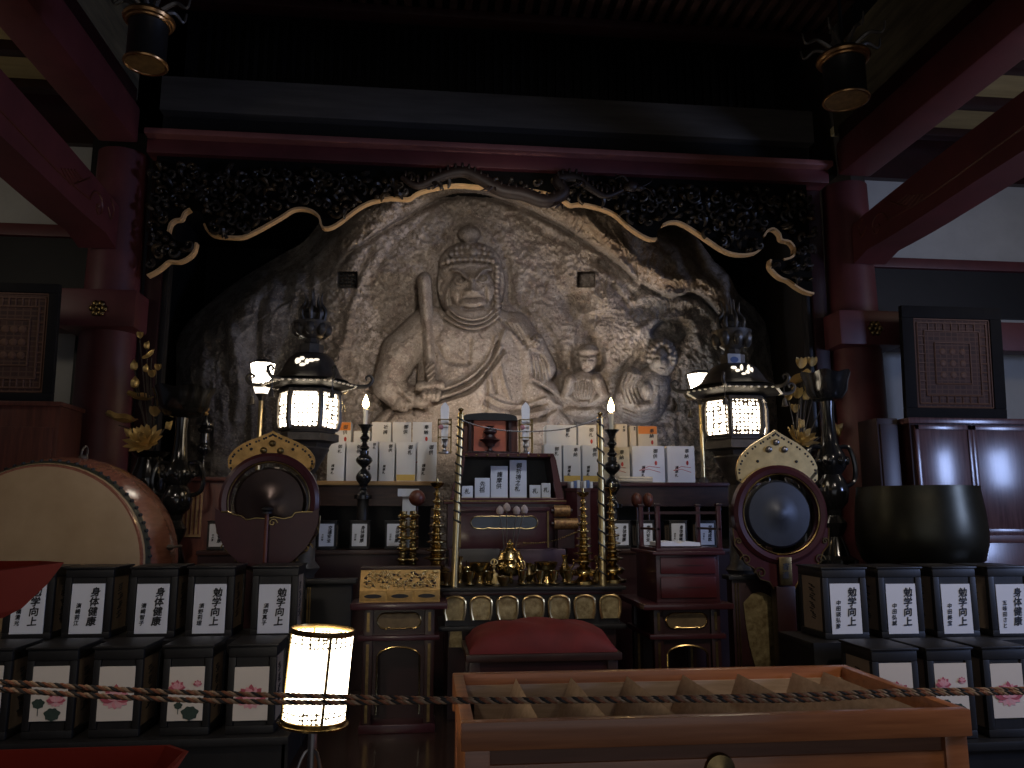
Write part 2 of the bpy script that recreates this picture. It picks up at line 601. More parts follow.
struct('ceiling', MB().box(XW0, XW1, YF, YB, ZC + 0.2, ZC + 0.35), BLKTIM)

# ------------------------------------------------------------------ long beams that run from the pillars to the viewer
ZK0 = P(120, 141, YP - 0.3).z              # underside at the pillar


def side_beams(x, s, side):
    """s = +1 when the hall's middle is on the +x side"""
    t = thing('aisle_beam', 'straight red beam running forward from the top of the %s pillar' % side, 'beam', (x, YP - 0.27, ZK0))
    obj('beam', MB().box(min(-.11 * s, .21 * s), max(-.11 * s, .21 * s), -8.2, 0, 0, 0.32, 0.025), BEAM, t)
    obj('cover_board', MB().box(min(-.09 * s, .17 * s), max(-.09 * s, .17 * s), -8.2, 0.0, 0.32, 0.5, 0.01), DKRED, t)
    obj('upper_board', MB().box(min(s * -0.1, s * 0.1), max(s * -0.1, s * 0.1), -8.2, 0.2, 0.5, 1.35), KHAKI2, t)
    # lower curved tie beam with an engraved swirl
    zk = P(100, 246, YP - 0.3).z if s > 0 else P(870, 262, YP - 0.3).z
    t = thing('rainbow_beam', 'curved red tie beam with engraved swirl end, running forward from the %s pillar' % side, 'beam', (x - s * 0.06, YP - 0.24, zk))
    n = 28
    lo, hi = [], []
    L = 6.6
    for i in range(n + 1):
        u = i / n
        y = -L * u
        e = min(1.0, u / 0.16) * min(1.0, (1 - u) / 0.16)
        lo.append((y, 0.1 * math.sin(PI * u) ** 0.7 + 0.06 * (1 - e) ** 2 * (1 if u > .02 else 0)))
        hi.append((y, 0.37 + 0.13 * math.sin(PI * u) ** 0.8))
    poly = lo + hi[::-1]
    vs = [(-0.15, y, z) for y, z in poly] + [(0.15, y, z) for y, z in poly]
    m = len(poly)
    fs = [list(range(m)), list(range(2 * m - 1, m - 1, -1))] + [(i, i + m, (i + 1) % m + m, (i + 1) % m) for i in range(m)]
    obj('beam', MB().raw(vs, fs), BEAM, t)
    xs = s * 0.152
    sw = MB()
    spiral = []
    for i in range(34):
        a = i * 0.36
        r = 0.16 * math.exp(-0.09 * i)
        spiral.append((xs, -0.42 - r * math.cos(a), 0.2 + r * math.sin(a)))
    sw.tube(spiral, 0.009, 5)
    sw.tube(smoothpts([(xs, -0.24, 0.28), (xs, -0.16, 0.2), (xs, -0.12, 0.3), (xs, -0.2, 0.36)], 5), 0.008, 5)
    for k in range(5):
        y0 = -0.62 - k * 0.05
        sw.tube(smoothpts([(xs, y0, 0.36 - 0.03 * k), (xs, y0 - 0.1, 0.3 - 0.03 * k), (xs, y0 - 0.26, 0.31 - .02 * k)], 4), 0.007, 5)
    sw.tube(smoothpts([(xs, -0.6, 0.2), (xs, -1.2, 0.19), (xs, -2.6, 0.26), (xs, -4.4, 0.27), (xs, -6.2, 0.18)], 6), 0.008, 5)
    obj('engraved_swirl', sw, REDWOOD, t)


KHAKI2 = mat('dull_khaki_plank', (0.16, 0.13, 0.075), 0.7, col2=(0.06, 0.05, 0.03), scale=3, stretch=(1, 0.5, 4))
side_beams(XL, 1, 'left')
side_beams(XR, -1, 'right')

# side aisle ceilings: khaki boards between dark ribs
for side, x0, x1 in (('left', XW0, XL - 0.15), ('right', XR + 0.15, XW1)):
    cz = 5.35
    struct('ceiling_aisle_' + side, MB().box(x0, x1, YF, YS, cz + 0.06, cz + 0.14), KHAKI)
    y = 7.2
    k = 0
    while y > 0:
        rb = MB().box(x0, x1, y - 0.06, y + 0.06, cz - 0.03, cz + 0.06, 0.01)
        tag(obj('ceiling_rib', rb, DKRED), 'dark red ceiling rib of the %s aisle, %s the back wall' % (side, ['nearest to', 'second from', 'third from', 'fourth from'][k]), 'rib', 'ceiling ribs of the %s aisle' % side)
        y -= 0.62
        k += 1
        if k > 3:
            break

# ================================================================== HANGING CYLINDERS
def hanging(px, py0, py1, wpx, Y, label):
    cx, z0, w, h = rect(px - wpx / 2, py0, px + wpx / 2, py1, Y)
    t = thing('hanging_cylinder', label, 'hanging ornament', (cx, Y, z0))
    r = w / 2
    obj('body', MB().lathe([(r * 0.98, 0), (r * 0.97, h * 0.06), (r * 0.92, h * 0.1), (r * 0.92, h * 0.72), (r * 0.98, h * 0.76)], 32), BLACK, t)
    obj('bottom_disc', MB().lathe([(0.0001, -0.006), (r * 0.9, -0.006), (r * 0.9, 0.004), (0.0001, 0.004)], 32), GILTW, t)
    cm = mat('copper_brass_%d' % px, (0.5, 0.27, 0.11), 0.3, 0.95, var=0.4, scale=9)
    for zz, rr, tr in ((0.0, r * 0.97, 0.012), (h * 0.76, r * 1.06, 0.022), (h * 0.7, r * 0.99, 0.012)):
        obj('brass_rim', MB().tube([(rr * math.cos(a * PI / 18), rr * math.sin(a * PI / 18), zz) for a in range(36)], tr, 8, closed=True), cm, t)
    obj('cap', MB().lathe([(r * 1.0, h * 0.76), (r * 1.05, h * 0.8), (r * 0.8, h * 0.9), (r * 0.35, h * 1.0), (r * 0.12, h * 1.06), (0.012, h * 1.1), (0.012, ZC + 0.2 - z0)], 24), BLACK, t)
    orn = MB()
    for k in range(8):
        a = k * PI / 4
        c, s = math.cos(a), math.sin(a)
        pts = [(r * 0.5 * c, r * 0.5 * s, h * 0.95), (r * 1.2 * c, r * 1.2 * s, h * 1.1), (r * 1.75 * c, r * 1.75 * s, h * 1.02), (r * 1.9 * c, r * 1.9 * s, h * 1.2)]
        orn.tube(smoothpts(pts, 4), [0.018 - 0.001 * i for i in range(13)], 6)
    obj('scroll_arms', orn, BRONZE, t)
    return t


hanging(148, 7, 64, 42, 4.6, 'black cylinder with brass rims hanging from the ceiling on the left')
hanging(844, 47, 100, 41, 5.0, 'black cylinder with brass rims hanging from the ceiling on the right')

# ================================================================== CARVED TRANSOM
YT = YP - 0.16
edge_px = [(147, 275), (155, 271), (162, 266), (169, 260.5), (179, 261), (189, 256), (194, 250), (196, 242),
           (193, 240), (180, 241), (172, 238), (168, 231), (170, 223), (175, 219), (181, 218), (184, 212), (190, 208), (197, 208),
           (202, 214), (204, 223), (208, 231), (216, 235), (228, 236), (242, 236), (254, 231), (267, 224), (281, 216), (292, 209),
           (302, 207.5), (312, 210), (319, 216), (322, 226), (330, 226.5), (340, 221), (350, 213), (360, 206), (372, 200.5), (390, 197), (408, 198),
           (416, 193), (430, 188), (456, 184), (482, 186), (506, 187), (530, 189), (552, 194), (566, 201), (571, 204), (580, 203), (592, 205), (606, 209), (616, 214), (626, 223), (638, 232), (650, 238), (657, 238),
           (658, 230), (663, 224), (671, 221), (681, 222), (695, 230), (711, 241), (727, 251), (742, 254), (756, 252), (763, 246),
           (764, 236), (768, 230), (774, 228), (780, 233), (782, 239), (790, 241), (795, 248), (793, 256), (784, 259), (771, 259),
           (770, 265), (774, 271), (781, 277), (789, 280), (797, 286), (806, 291), (814, 293)]
# work in the plane y = YT; local x,z about the transom's middle
o0 = P(486, 170, YT)
loc2 = lambda px, py: ((P(px, py, YT) - o0).x, (P(px, py, YT) - o0).z)
edge = [loc2(*p) for p in edge_px]
tr = thing('carved_transom', 'black carved transom with gilt scalloped edge hanging below the lintel', 'carved panel', (o0.x, YT, o0.z))
xl, xr = edge[0][0], edge[-1][0]
ztop = ZB0 - 0.003 - o0.z
dense = edge
poly = [(xl, ztop)] + dense + [(xr, ztop)]
obj('panel', MB().prism(poly, 0.02, 0.07), mat('matt_black_board', (.008, .007, .006), .85, var=.3, spec=.08), tr)
# gilt edging broken into the swoops that show
runs = [(0, 8), (11, 17), (19, 56), (57, 66), (66, 75), (75, 83)]
for a, b in runs:
    pts = smoothpts([(x, z, 0) for x, z in edge[a:b]], 3)
    obj('gilt_edge', MB().ribbon([(p.x, p.y - 0.004) for p in pts], 0.018, -0.004, 0.072), EDGEG, tr)
# inside test for scattering the foliage
epx = np.array(edge_px)


def inside(px, py):
    if not (150 < px < 812):
        return False
    c = False
    n = len(edge_px)
    pl = [(147, 150)] + edge_px + [(814, 176)]
    j = len(pl) - 1
    for i in range(len(pl)):
        xi, yi = pl[i]
        xj, yj = pl[j]
        if (yi > py) != (yj > py) and px < (xj - xi) * (py - yi) / (yj - yi) + xi:
            c = not c
        j = i
    return c


def edge_clear(px, py):
    return np.min(np.hypot(epx[:, 0] - px, epx[:, 1] - py))


fol, fol2, cl = MB(), MB(), MB()
spots = []
for px in range(152, 812, 8):
    for py in range(160, 296, 8):
        x, y = px + rnd.uniform(-3, 3), py + rnd.uniform(-3, 3)
        if inside(x, y) and edge_clear(x, y) > 4.5 and y > 165.5 + (x - 147) * 0.04:
            spots.append((x, y))
for i, (x, y) in enumerate(spots):
    lx, lz = loc2(x, y)
    k = rnd.random()
    tgt = fol if rnd.random() < 0.72 else fol2
    a0 = rnd.uniform(0, 2 * PI)
    sg = rnd.choice((-1, 1))
    if k < 0.4:      # cloud scroll
        n = 14
        R = rnd.uniform(0.04, 0.07)
        pts = [(lx + R * math.exp(-0.13 * q) * math.cos(a0 + sg * q * 0.5), -0.03 - 0.003 * q, lz + R * math.exp(-0.13 * q) * math.sin(a0 + sg * q * 0.5)) for q in range(n)]
        tgt.tube(pts, [0.017 * (1 - 0.5 * q / n) for q in range(n)], 6)
    elif k < 0.75:   # leaf: bent spindle
        L = rnd.uniform(0.07, 0.13)
        n = 7
        pts, rs = [], []
        for q in range(n):
            u = q / (n - 1)
            a = a0 + sg * 0.9 * u
            pts.append((lx + L * (u - 0.5) * math.cos(a), -0.02 - 0.05 * math.sin(PI * u), lz + L * (u - 0.5) * math.sin(a)))
            rs.append(0.003 + 0.02 * math.sin(PI * (0.08 + 0.86 * u)))
        tgt.tube(pts, rs, 6)
    else:            # boss
        r = rnd.uniform(0.02, 0.036)
        tgt.ell((lx, -0.015, lz), r, 0.04, r * rnd.uniform(0.6, 1), 8, 6)
obj('carved_foliage', fol, WEED, tr)
obj('gilded_foliage', fol2, CARVEG, tr, label='carved leaves and scrolls with worn gilt')
# carved dragon winding over the middle
dg_pts = [(402, 181), (418, 190), (440, 181), (462, 176), (480, 183), (500, 194), (522, 198), (545, 205), (562, 196), (556, 184), (574, 182), (590, 193), (604, 200), (622, 193)]
pts = smoothpts([(loc2(*p)[0], -0.09, loc2(*p)[1]) for p in dg_pts], 6)
n = len(pts)
dr = MB()
dr.tube(pts, [0.02 + 0.042 * math.sin(PI * min(1, (i + 3) / n)) for i in range(n)], 10)
for i in range(2, n - 2, 2):
    p = pts[i]
    dr.ell((p.x, p.y - 0.03, p.z + 0.045), 0.014, 0.03, 0.03, 6, 4)
hx_, hz_ = loc2(628, 192)
dr.ell((hx_, -0.12, hz_), 0.075, 0.05, 0.05, 10, 7)
dr.ell((hx_ + 0.07, -0.13, hz_ - 0.015), 0.05, 0.035, 0.03, 10, 6)
for s in (-1, 1):
    dr.tube(smoothpts([(hx_ - 0.02, -0.12, hz_ + 0.03), (hx_ - 0.08, -0.12 + s * .02, hz_ + 0.09), (hx_ - 0.15, -0.12, hz_ + 0.09 + s * .02)], 4), [0.014 - .001 * k for k in range(9)], 6)
    dr.tube(smoothpts([(hx_ + 0.1, -0.14, hz_), (hx_ + 0.17, -0.14, hz_ + s * 0.04), (hx_ + 0.2, -0.13, hz_ + s * 0.09)], 4), 0.005, 5)
for q in (10, 26, 44, 60):
    p = pts[min(q, n - 1)]
    for s in (-1, 0, 1):
        dr.tube([(p.x, p.y, p.z), (p.x + 0.04 + .03 * s, p.y - 0.05, p.z - 0.07), (p.x + .07 * s, p.y - 0.06, p.z - 0.11)], [0.018, 0.012, 0.004], 6)
obj('carved_dragon', dr, mat('brown_carved_dragon', (0.035, 0.02, 0.014), 0.55, 0.2, var=0.5, scale=14), tr)

# ================================================================== ROCK WITH THE CARVED FIGURES
YR = 8.7
STEP = 0.8
U0, U1, V0, V1 = 176.0, 790.0, 172.0, 636.0
us = np.arange(U0, U1 + 0.1, STEP)
vs_ = np.arange(V0, V1 + 0.1, STEP)
U, V = np.meshgrid(us, vs_)
PXM = (P(481, 300, YR) - P(480, 300, YR)).x       # metres a pixel


def vnoise(x, y, seed):
    rs = np.random.RandomState(seed)
    g = rs.rand(257, 257)
    xi, yi = np.floor(x).astype(int), np.floor(y).astype(int)
    fx, fy = x - xi, y - yi
    fx, fy = fx * fx * (3 - 2 * fx), fy * fy * (3 - 2 * fy)
    xi, yi = xi % 256, yi % 256
    return (g[yi, xi] * (1 - fx) + g[yi, xi + 1] * fx) * (1 - fy) + (g[yi + 1, xi] * (1 - fx) + g[yi + 1, xi + 1] * fx) * fy - 0.5


def fbm(sc, seed, octv=5, gain=0.5):
    o, a, tot = 0, 1.0, 0
    for k in range(octv):
        o = o + a * vnoise(U / sc * 2 ** k + 17.3 * k, V / sc * 2 ** k + 5.1 * k, seed + k)
        tot += a
        a *= gain
    return o


def sm(e0, e1, x):
    t = np.clip((x - e0) / (e1 - e0), 0, 1)
    return t * t * (3 - 2 * t)


def seg_d(x0, y0, x1, y1):
    dx, dy = x1 - x0, y1 - y0
    t = np.clip(((U - x0) * dx + (V - y0) * dy) / (dx * dx + dy * dy + 1e-9), 0, 1)
    return np.hypot(U - x0 - t * dx, V - y0 - t * dy), t


def poly_d(pts):
    d = np.full(U.shape, 1e9)
    for a, b in zip(pts[:-1], pts[1:]):
        d = np.minimum(d, seg_d(*a, *b)[0])
    return d


def sp(pts, n=5):
    return [(p.x, p.y) for p in smoothpts([(x, y, 0) for x, y in pts], n)]


def inpoly(pts):
    c = np.zeros(U.shape, bool)
    n = len(pts)
    j = n - 1
    for i in range(n):
        xi, yi = pts[i]
        xj, yj = pts[j]
        cond = ((yi > V) != (yj > V)) & (U < (xj - xi) * (V - yi) / (yj - yi + 1e-9) + xi)
        c ^= cond
        j = i
    return c


def sdpoly(pts):
    """signed distance, positive inside"""
    d = poly_d(pts + [pts[0]])
    return np.where(inpoly(pts), d, -d)


# outline of the boulder in the alcove
rock = [(180, 700), (186, 540), (188, 400), (196, 345), (222, 318), (250, 296), (290, 272), (318, 255), (345, 222), (372, 200), (420, 176), (600, 176),
        (622, 200), (648, 236), (676, 246), (690, 262), (700, 275), (712, 286), (722, 306), (746, 330), (752, 372), (757, 420), (760, 540), (764, 700)]
sd = sdpoly(sp(rock, 3)[:-1])
base = np.where(sd > 0, 26 * (1 - np.exp(-sd / 16.0)), np.maximum(sd * 2.2, -95)) + 8 * fbm(26, 91, 4) * (np.abs(sd) < 25)
# the left part lies further back than the middle; a step marks the dressed face
left = sm(352, 300, U + 0.25 * (V - 300))
base -= 20 * left
# overhanging brow above the dressed face
brow = sp([(300, 330), (340, 262), (366, 240), (395, 222), (440, 198), (470, 193), (500, 199), (530, 210), (562, 226), (590, 244), (616, 262), (640, 282), (668, 296), (700, 296), (730, 330)])
above = sdpoly(brow + [(790, 100), (250, 100)])
base += np.where(above > 0, 10 + 16 * (1 - np.exp(-above / 7)), 0) * sm(330, 400, U)
base -= 9 * np.exp(-(above + 2) ** 2 / 9) * sm(320, 380, U)
base += 9 * np.exp(-(np.abs(above - 16)) ** 2 / 30) * sm(560, 600, U)
# ridges and cracks across the upper right
for pts, w, hgt in (([(586, 210), (600, 235), (618, 256), (640, 282)], 4, 9), ([(570, 215), (590, 220), (610, 238)], 5, 8), ([(600, 262), (622, 280), (634, 296)], 4, -8),
                    ([(622, 228), (632, 250), (650, 262)], 5, -7), ([(640, 300), (676, 296), (704, 312)], 5, 8), ([(612, 285), (624, 300), (630, 312)], 2.5, -6),
                    ([(640, 330), (660, 318), (690, 320), (700, 345)], 4, 5), ([(690, 300), (712, 330), (722, 372)], 5, -6), ([(520, 215), (548, 236), (575, 246)], 4, -6),
                    ([(560, 250), (556, 290), (572, 318)], 5, -4), ([(350, 300), (360, 270), (372, 250)], 3, -8), ([(330, 380), (345, 340), (352, 300)], 5, 7),
                    ([(430, 215), (400, 240), (380, 262)], 3, -4), ([(230, 330), (240, 370), (236, 420)], 6, 6), ([(300, 280), (310, 320), (302, 380), (310, 430)], 7, 6),
                    ([(262, 300), (256, 340), (262, 380)], 4, -5)):
    base += hgt * np.exp(-(poly_d(sp(pts)) / w) ** 2)
calm = 1 - .72 * left
streak = vnoise(U / 7 + 3, V / 60, 61) * 6 + vnoise(U / 18, V / 90, 62) * 9
rough = (7.5 * fbm(44, 3, 6, 0.55) + 4 * np.abs(fbm(9, 31, 3))) * calm + streak * left
blocky = np.round((fbm(38, 141, 3) + fbm(90, 151, 2)) * 9) / 9
upper = sm(540, 590, U) * sm(330, 300, V)
base += rough + 9 * np.abs(fbm(30, 55, 4)) * sm(560, 620, U) + 26 * blocky * upper * sm(0, 25, sd)
# little square sockets
for (cx, cy, a, b) in ((347.5, 280, 9.5, 8), (586, 279, 9, 7.5)):
    s = np.maximum(np.abs(U - cx) / a, np.abs(V - cy) / b)
    base = np.where(s < 1, base - 22, base)
# dressed groove that runs down from the right socket and the smooth niche over the right attendant
base -= 5 * np.exp(-((U - 584) / 7) ** 2) * sm(288, 296, V) * sm(345, 325, V)
nd = ((U - 668) / 18) ** 2 + ((V - 333) / 13) ** 2
base -= 13 * sm(1.1, 0.6, nd)
hole = ((U - 669 - (V - 402) * 0.4) / 8.5) ** 2 + ((V - 402) / 10) ** 2
base -= 26 * sm(1.2, 0.6, hole)

h = base.copy()
ground = 26 - 20 * left + 3.0 * fbm(60, 12, 4)      # smooth field the figures rise from
rec = sdpoly(sp([(374, 425), (368, 372), (376, 345), (400, 318), (432, 300), (430, 262), (444, 240), (458, 224), (482, 224), (500, 244), (510, 275), (512, 305), (540, 322), (556, 345), (570, 380), (600, 420)], 3))
h = np.where(rec > 0, h * (1 - 0.8 * sm(0, 10, rec)) + (ground - 4) * 0.8 * sm(0, 10, rec), h)
h -= 6 * np.exp(-(rec / 4.0) ** 2) * sm(470, 420, V)
rec2 = sdpoly(sp([(556, 430), (560, 380), (572, 350), (588, 338), (606, 350), (616, 372), (634, 356), (648, 336), (668, 334), (682, 352), (682, 384), (676, 430)], 3))
h = np.where(rec2 > 0, h * (1 - 0.85 * sm(0, 8, rec2)) + (ground - 5) * 0.85 * sm(0, 8, rec2), h)
h -= 4 * np.exp(-(rec2 / 3.0) ** 2) * sm(440, 400, V)
who = np.zeros(U.shape, int)


def bump(cx, cy, a, b, H0, lift=0.0, ang=0.0, pw=0.5, w=None, flat=0.0):
    """rounded mass standing LIFT above the ground"""
    global h
    c, s = math.cos(ang), math.sin(ang)
    x, y = (U - cx) * c + (V - cy) * s, -(U - cx) * s + (V - cy) * c
    q = (x / a) ** 2 + (y / b) ** 2
    m = q < 1
    hh = ground + lift + H0 * np.power(np.clip(1 - q, 0, 1), pw)
    up_ = m & (hh > h)
    h = np.where(up_, hh, h)
    if w is not None:
        who[m] = w
    return m


def limb(pts, rs, H0, lift, w=None, pw=0.5):
    global h
    for (a, b, ra, rb) in zip(pts[:-1], pts[1:], rs[:-1], rs[1:]):
        d, t = seg_d(*a, *b)
        r = ra + (rb - ra) * t
        q = (d / r) ** 2
        m = q < 1
        hh = ground + lift + H0 * (r / max(ra, rb)) * np.power(np.clip(1 - q, 0, 1), pw)
        h = np.where(m & (hh > h), hh, h)
        if w is not None:
            who[m] = w


def line(pts, w, dep, mask=None):
    """groove (negative) or ridge"""
    global h
    g = dep * np.exp(-(poly_d(sp(pts, 4)) / w) ** 2)
    h = h + (g if mask is None else g * mask)


# ---------------------------------------------------------------- the large seated figure
# lap and knees
bump(470, 424, 78, 30, 12, 4, w=1)
bump(404, 426, 34, 22, 12, 6, w=1, ang=-0.25)
bump(536, 422, 40, 24, 13, 6, w=1, ang=0.2)
bump(470, 452, 92, 36, 10, 3, w=1)
# torso
body = [(438, 316), (458, 308), (488, 308), (512, 314), (526, 330), (530, 360), (524, 400), (500, 420), (440, 420), (420, 400), (418, 360), (424, 330)]
bs = sdpoly(sp(body + [body[0]], 4)[:-1])
t_ = np.clip(bs / 34, 0, 1)
hh = ground + 8 + 20 * np.sqrt(1 - (1 - t_) ** 2)
m = bs > 0
h = np.where(m & (hh > h), hh, h)
who[m] = 1
bump(455, 350, 26, 20, 6, 20, w=None)
bump(487, 350, 24, 20, 6, 20, w=None)
bump(468, 392, 30, 22, 8, 20, w=None)
# his right arm (left in view) with the sword hand
limb([(430, 328), (400, 352), (388, 384)], [22, 20, 16], 20, 7, 1)
limb([(388, 384), (404, 400), (426, 394)], [17, 14, 10], 17, 8, 1)
# his left arm and sleeve
limb([(514, 330), (529, 352), (532, 386)], [18, 17, 15], 20, 6, 1)
limb([(532, 386), (546, 368), (538, 344)], [13, 10, 7], 16, 8, 1)
bump(536, 341, 8, 7, 16, 12, w=1)
drape = [(520, 372), (548, 378), (562, 396), (560, 412), (536, 408), (520, 398)]
ds = sdpoly(sp(drape + [drape[0]], 3)[:-1])
hh = ground + 8 + 12 * np.sqrt(np.clip(1 - (1 - np.clip(ds / 12, 0, 1)) ** 2, 0, 1))
h = np.where((ds > 0) & (hh > h), hh, h)
who[ds > 0] = 1
# neck and head
bump(471, 316, 26, 16, 14, 16, w=1)
bump(471, 284, 34, 42, 12, 6, w=1)                 # hair mass
bump(470, 264, 31, 22, 16, 8, w=1)
bump(469, 234.5, 11.5, 8.5, 14, 6, w=1)            # top knot
bump(472, 290, 22.5, 26, 22, 12, w=1, pw=0.36)     # face
bump(473, 311.5, 10, 5, 6, 24, w=None, pw=0.5)     # chin
fm = who == 1
# rows of curls over the brow
for k in range(9):
    x = 448 + k * 5.6
    bump(x, 259.5 + 0.09 * (k - 4) ** 2, 3.2, 3.2, 6, 27, w=None)
for k in range(8):
    bump(451 + k * 5.6, 252.5 + 0.13 * (k - 3.5) ** 2, 3.0, 3.0, 5, 23, w=None)
for k in range(6):
    bump(456 + k * 5.6, 247 + 0.2 * (k - 2.5) ** 2, 2.8, 2.8, 5, 19, w=None)
bump(473, 252, 5, 4.5, 8, 26, w=None)
line([(440, 268), (452, 263.5), (472, 262), (492, 263.5), (503, 268)], 1.4, -5)
for k in range(4):
    line([(441 + k * 0.6, 270 + k * 12), (439.5, 276 + k * 12), (443, 281 + k * 12)], 1.5, -3)
h_keep = h.copy()
# brows, eyes, nose, mouth
line([(452.5, 270.5), (459, 271.5), (465, 275.5), (468, 279)], 1.7, 6.5)
line([(490, 269), (484, 270), (478.5, 274), (475.5, 278.5)], 1.7, 6.5)
line([(452, 274.5), (459, 275.0), (466, 280)], 1.2, -3)
line([(490, 273), (484, 273.8), (477, 279)], 1.2, -3)
for ex, ey in ((460.5, 279.5), (482.5, 278)):
    d = np.hypot((U - ex) / 5.2, (V - ey) / 3.8)
    h += 4.4 * np.exp(-((d - 1.05) / 0.26) ** 2) - 1.0 * np.exp(-(d / 0.75) ** 2)
    d = np.hypot(U - ex, V - ey)
    h += 4.2 * np.exp(-(d / 2.0) ** 2)
line([(471.5, 276), (472, 283), (472, 289)], 2.6, 7)
for nx in (467.3, 472.3, 477.3):
    d = np.hypot((U - nx) / 3.2, (V - 291.5) / 2.8)
    h += 6.5 * np.exp(-d ** 2)
line([(463, 296.5), (468, 295), (473, 296), (478, 294.6), (482, 295.5)], 1.5, 2.2)      # upper lip
line([(463, 299.3), (473, 299.2), (482, 298.5)], 1.4, -2.4)
line([(465, 303.2), (473, 303.8), (481, 302.6)], 1.4, 1.6)       # lower lip
line([(464, 300.2), (473, 300.4), (481, 299.8)], 1.1, 2.0)
for k in range(7):
    line([(465 + 2.6 * k, 298.8), (465 + 2.6 * k, 301.6)], 0.55, -1.3)
line([(459, 290), (461, 296), (460, 302)], 1.6, -3.5)
line([(486, 289), (485.5, 295), (487, 301)], 1.6, -3.5)
for cx, cy in ((457, 291), (488, 289.5)):
    h += 4.0 * np.exp(-(((U - cx) / 5) ** 2 + ((V - cy) / 5) ** 2))
line([(464, 308.5), (473, 309.5), (482, 308)], 1.6, -3)
h = h_keep + (h - h_keep) * 1.75
# ears
for s, ex in ((-1, 449.5), (1, 494)):
    line([(ex, 286), (ex + s * 2.6, 296), (ex + s * 1.5, 307), (ex - s * 1, 311)], 2.2, 6)
# plaited lock on one side
for k in range(12):
    bump(497 + 0.5 * math.sin(k), 266 + k * 4.9, 3.6, 3.0, 7, 18, w=1, ang=0.5)
# folds of the neck
for k, (ry, dp) in enumerate(((0, 4), (4.5, 4), (9, 4.5))):
    line([(449 - k * 2.5, 308 + ry), (458, 316 + ry), (472, 319.5 + ry), (486, 316 + ry), (495 + k * 2, 307 + ry)], 1.5, dp)
    line([(449 - k * 2.5, 310.6 + ry), (458, 318.6 + ry), (472, 322 + ry), (486, 318.6 + ry), (495 + k * 2, 309.6 + ry)], 1.1, -4)
# sash across the chest, folds of the robe
for k in range(5):
    o = k * 4.6
    line([(496 + o * 0.5, 338 + o * 0.9), (490, 356 + o), (474, 374 + o), (452, 386 + o * 0.8), (434, 390 + o * 0.9)], 1.6, 3.6 if k % 2 == 0 else -4.6)
line([(486, 372), (487, 392), (486, 412)], 1.5, -4)
line([(495, 345), (492, 370), (496, 392)], 1.6, -4)
line([(505, 330), (500, 350), (503, 376), (510, 398)], 1.8, 4)
for k in range(4):
    line([(499 + 6 * k, 320 + 2 * k), (507 + 5 * k, 326 + 3 * k), (515 + 4 * k, 333 + 5 * k)], 1.3, -3.4)
for k in range(5):
    line([(488 - k * 2, 396 + k * 5), (504, 404 + k * 5.5), (524, 405 + k * 5), (546, 398 + k * 6)], 1.5, -4 if k % 2 else 3.4)
for k in range(5):
    line([(531 + k * 2.2, 350 + k), (533 + k * 3.2, 362), (534 + k * 4, 376 + k * 1.5)], 1.2, -3.8)
for k in range(3):
    line([(534 + k * 6, 382 + k * 4), (546 + k * 5, 390 + k * 3), (556 + k * 3, 402 + k)], 1.4, -4)
line([(380, 398), (396, 412), (416, 408)], 1.8, -5)
for k in range(3):
    line([(398 + k * 4, 392 + k * 4), (405 + k * 4, 398 + k * 3), (404 + k * 5, 408 + k * 3)], 1.2, -3.4)
line([(384, 424), (400, 408), (424, 410)], 1.8, -4)
line([(540, 420), (558, 408), (572, 422)], 1.8, -4)
line([(438, 346), (448, 362), (468, 364)], 2.0, -3)
line([(470, 340), (469, 362)], 2.0, -3)
# lasso knot in his left hand
for kx, ky, r in ((532, 338, 4), (540, 336, 4), (537, 344, 3.4)):
    d = np.hypot(U - kx, V - ky)
    h += 5 * np.exp(-((d - r * 0.6) / 1.4) ** 2)
# ---------------------------------------------------------------- the sword
who_s = np.zeros(U.shape, bool)
d, t = seg_d(424, 279, 430, 366)
r = 6.9 - 1.3 * t
prof = np.clip(1 - (d / r) ** 4, 0, 1)
tip = sdpoly([(417, 280), (420, 274), (424, 271.5), (429, 274), (431.5, 280), (434.5, 340), (424, 340)])
m = ((d < r) & (V > 276)) | ((tip > 0) & (V < 300))
hh = ground + 24 + 10 * (1 - (np.minimum(d, r) / r) ** 2)
h = np.where(m & (hh > h), hh, h)
who_s |= m
d, t = seg_d(430, 366, 432, 394)
m = d < 5.2
hh = ground + 30 + 7 * np.sqrt(np.clip(1 - (d / 5.2) ** 2, 0, 1)) + 2.0 * np.sin((V + (U - 431) * 0.9) * 1.05)
h = np.where(m & (hh > h), hh, h)
who_s |= m
d, t = seg_d(420, 386, 441, 385)
m = d < 4.5
h = np.where(m, np.maximum(h, ground + 34 + 5 * np.sqrt(np.clip(1 - (d / 4.5) ** 2, 0, 1))), h)
for k in range(4):
    bump(424 + k * 4.6, 394 + 0.5 * k, 3.4, 6.2, 9, 33, w=1, ang=0.25)
bump(421, 400, 9, 7, 12, 16, w=1)
who[who_s & (who == 0)] = 0
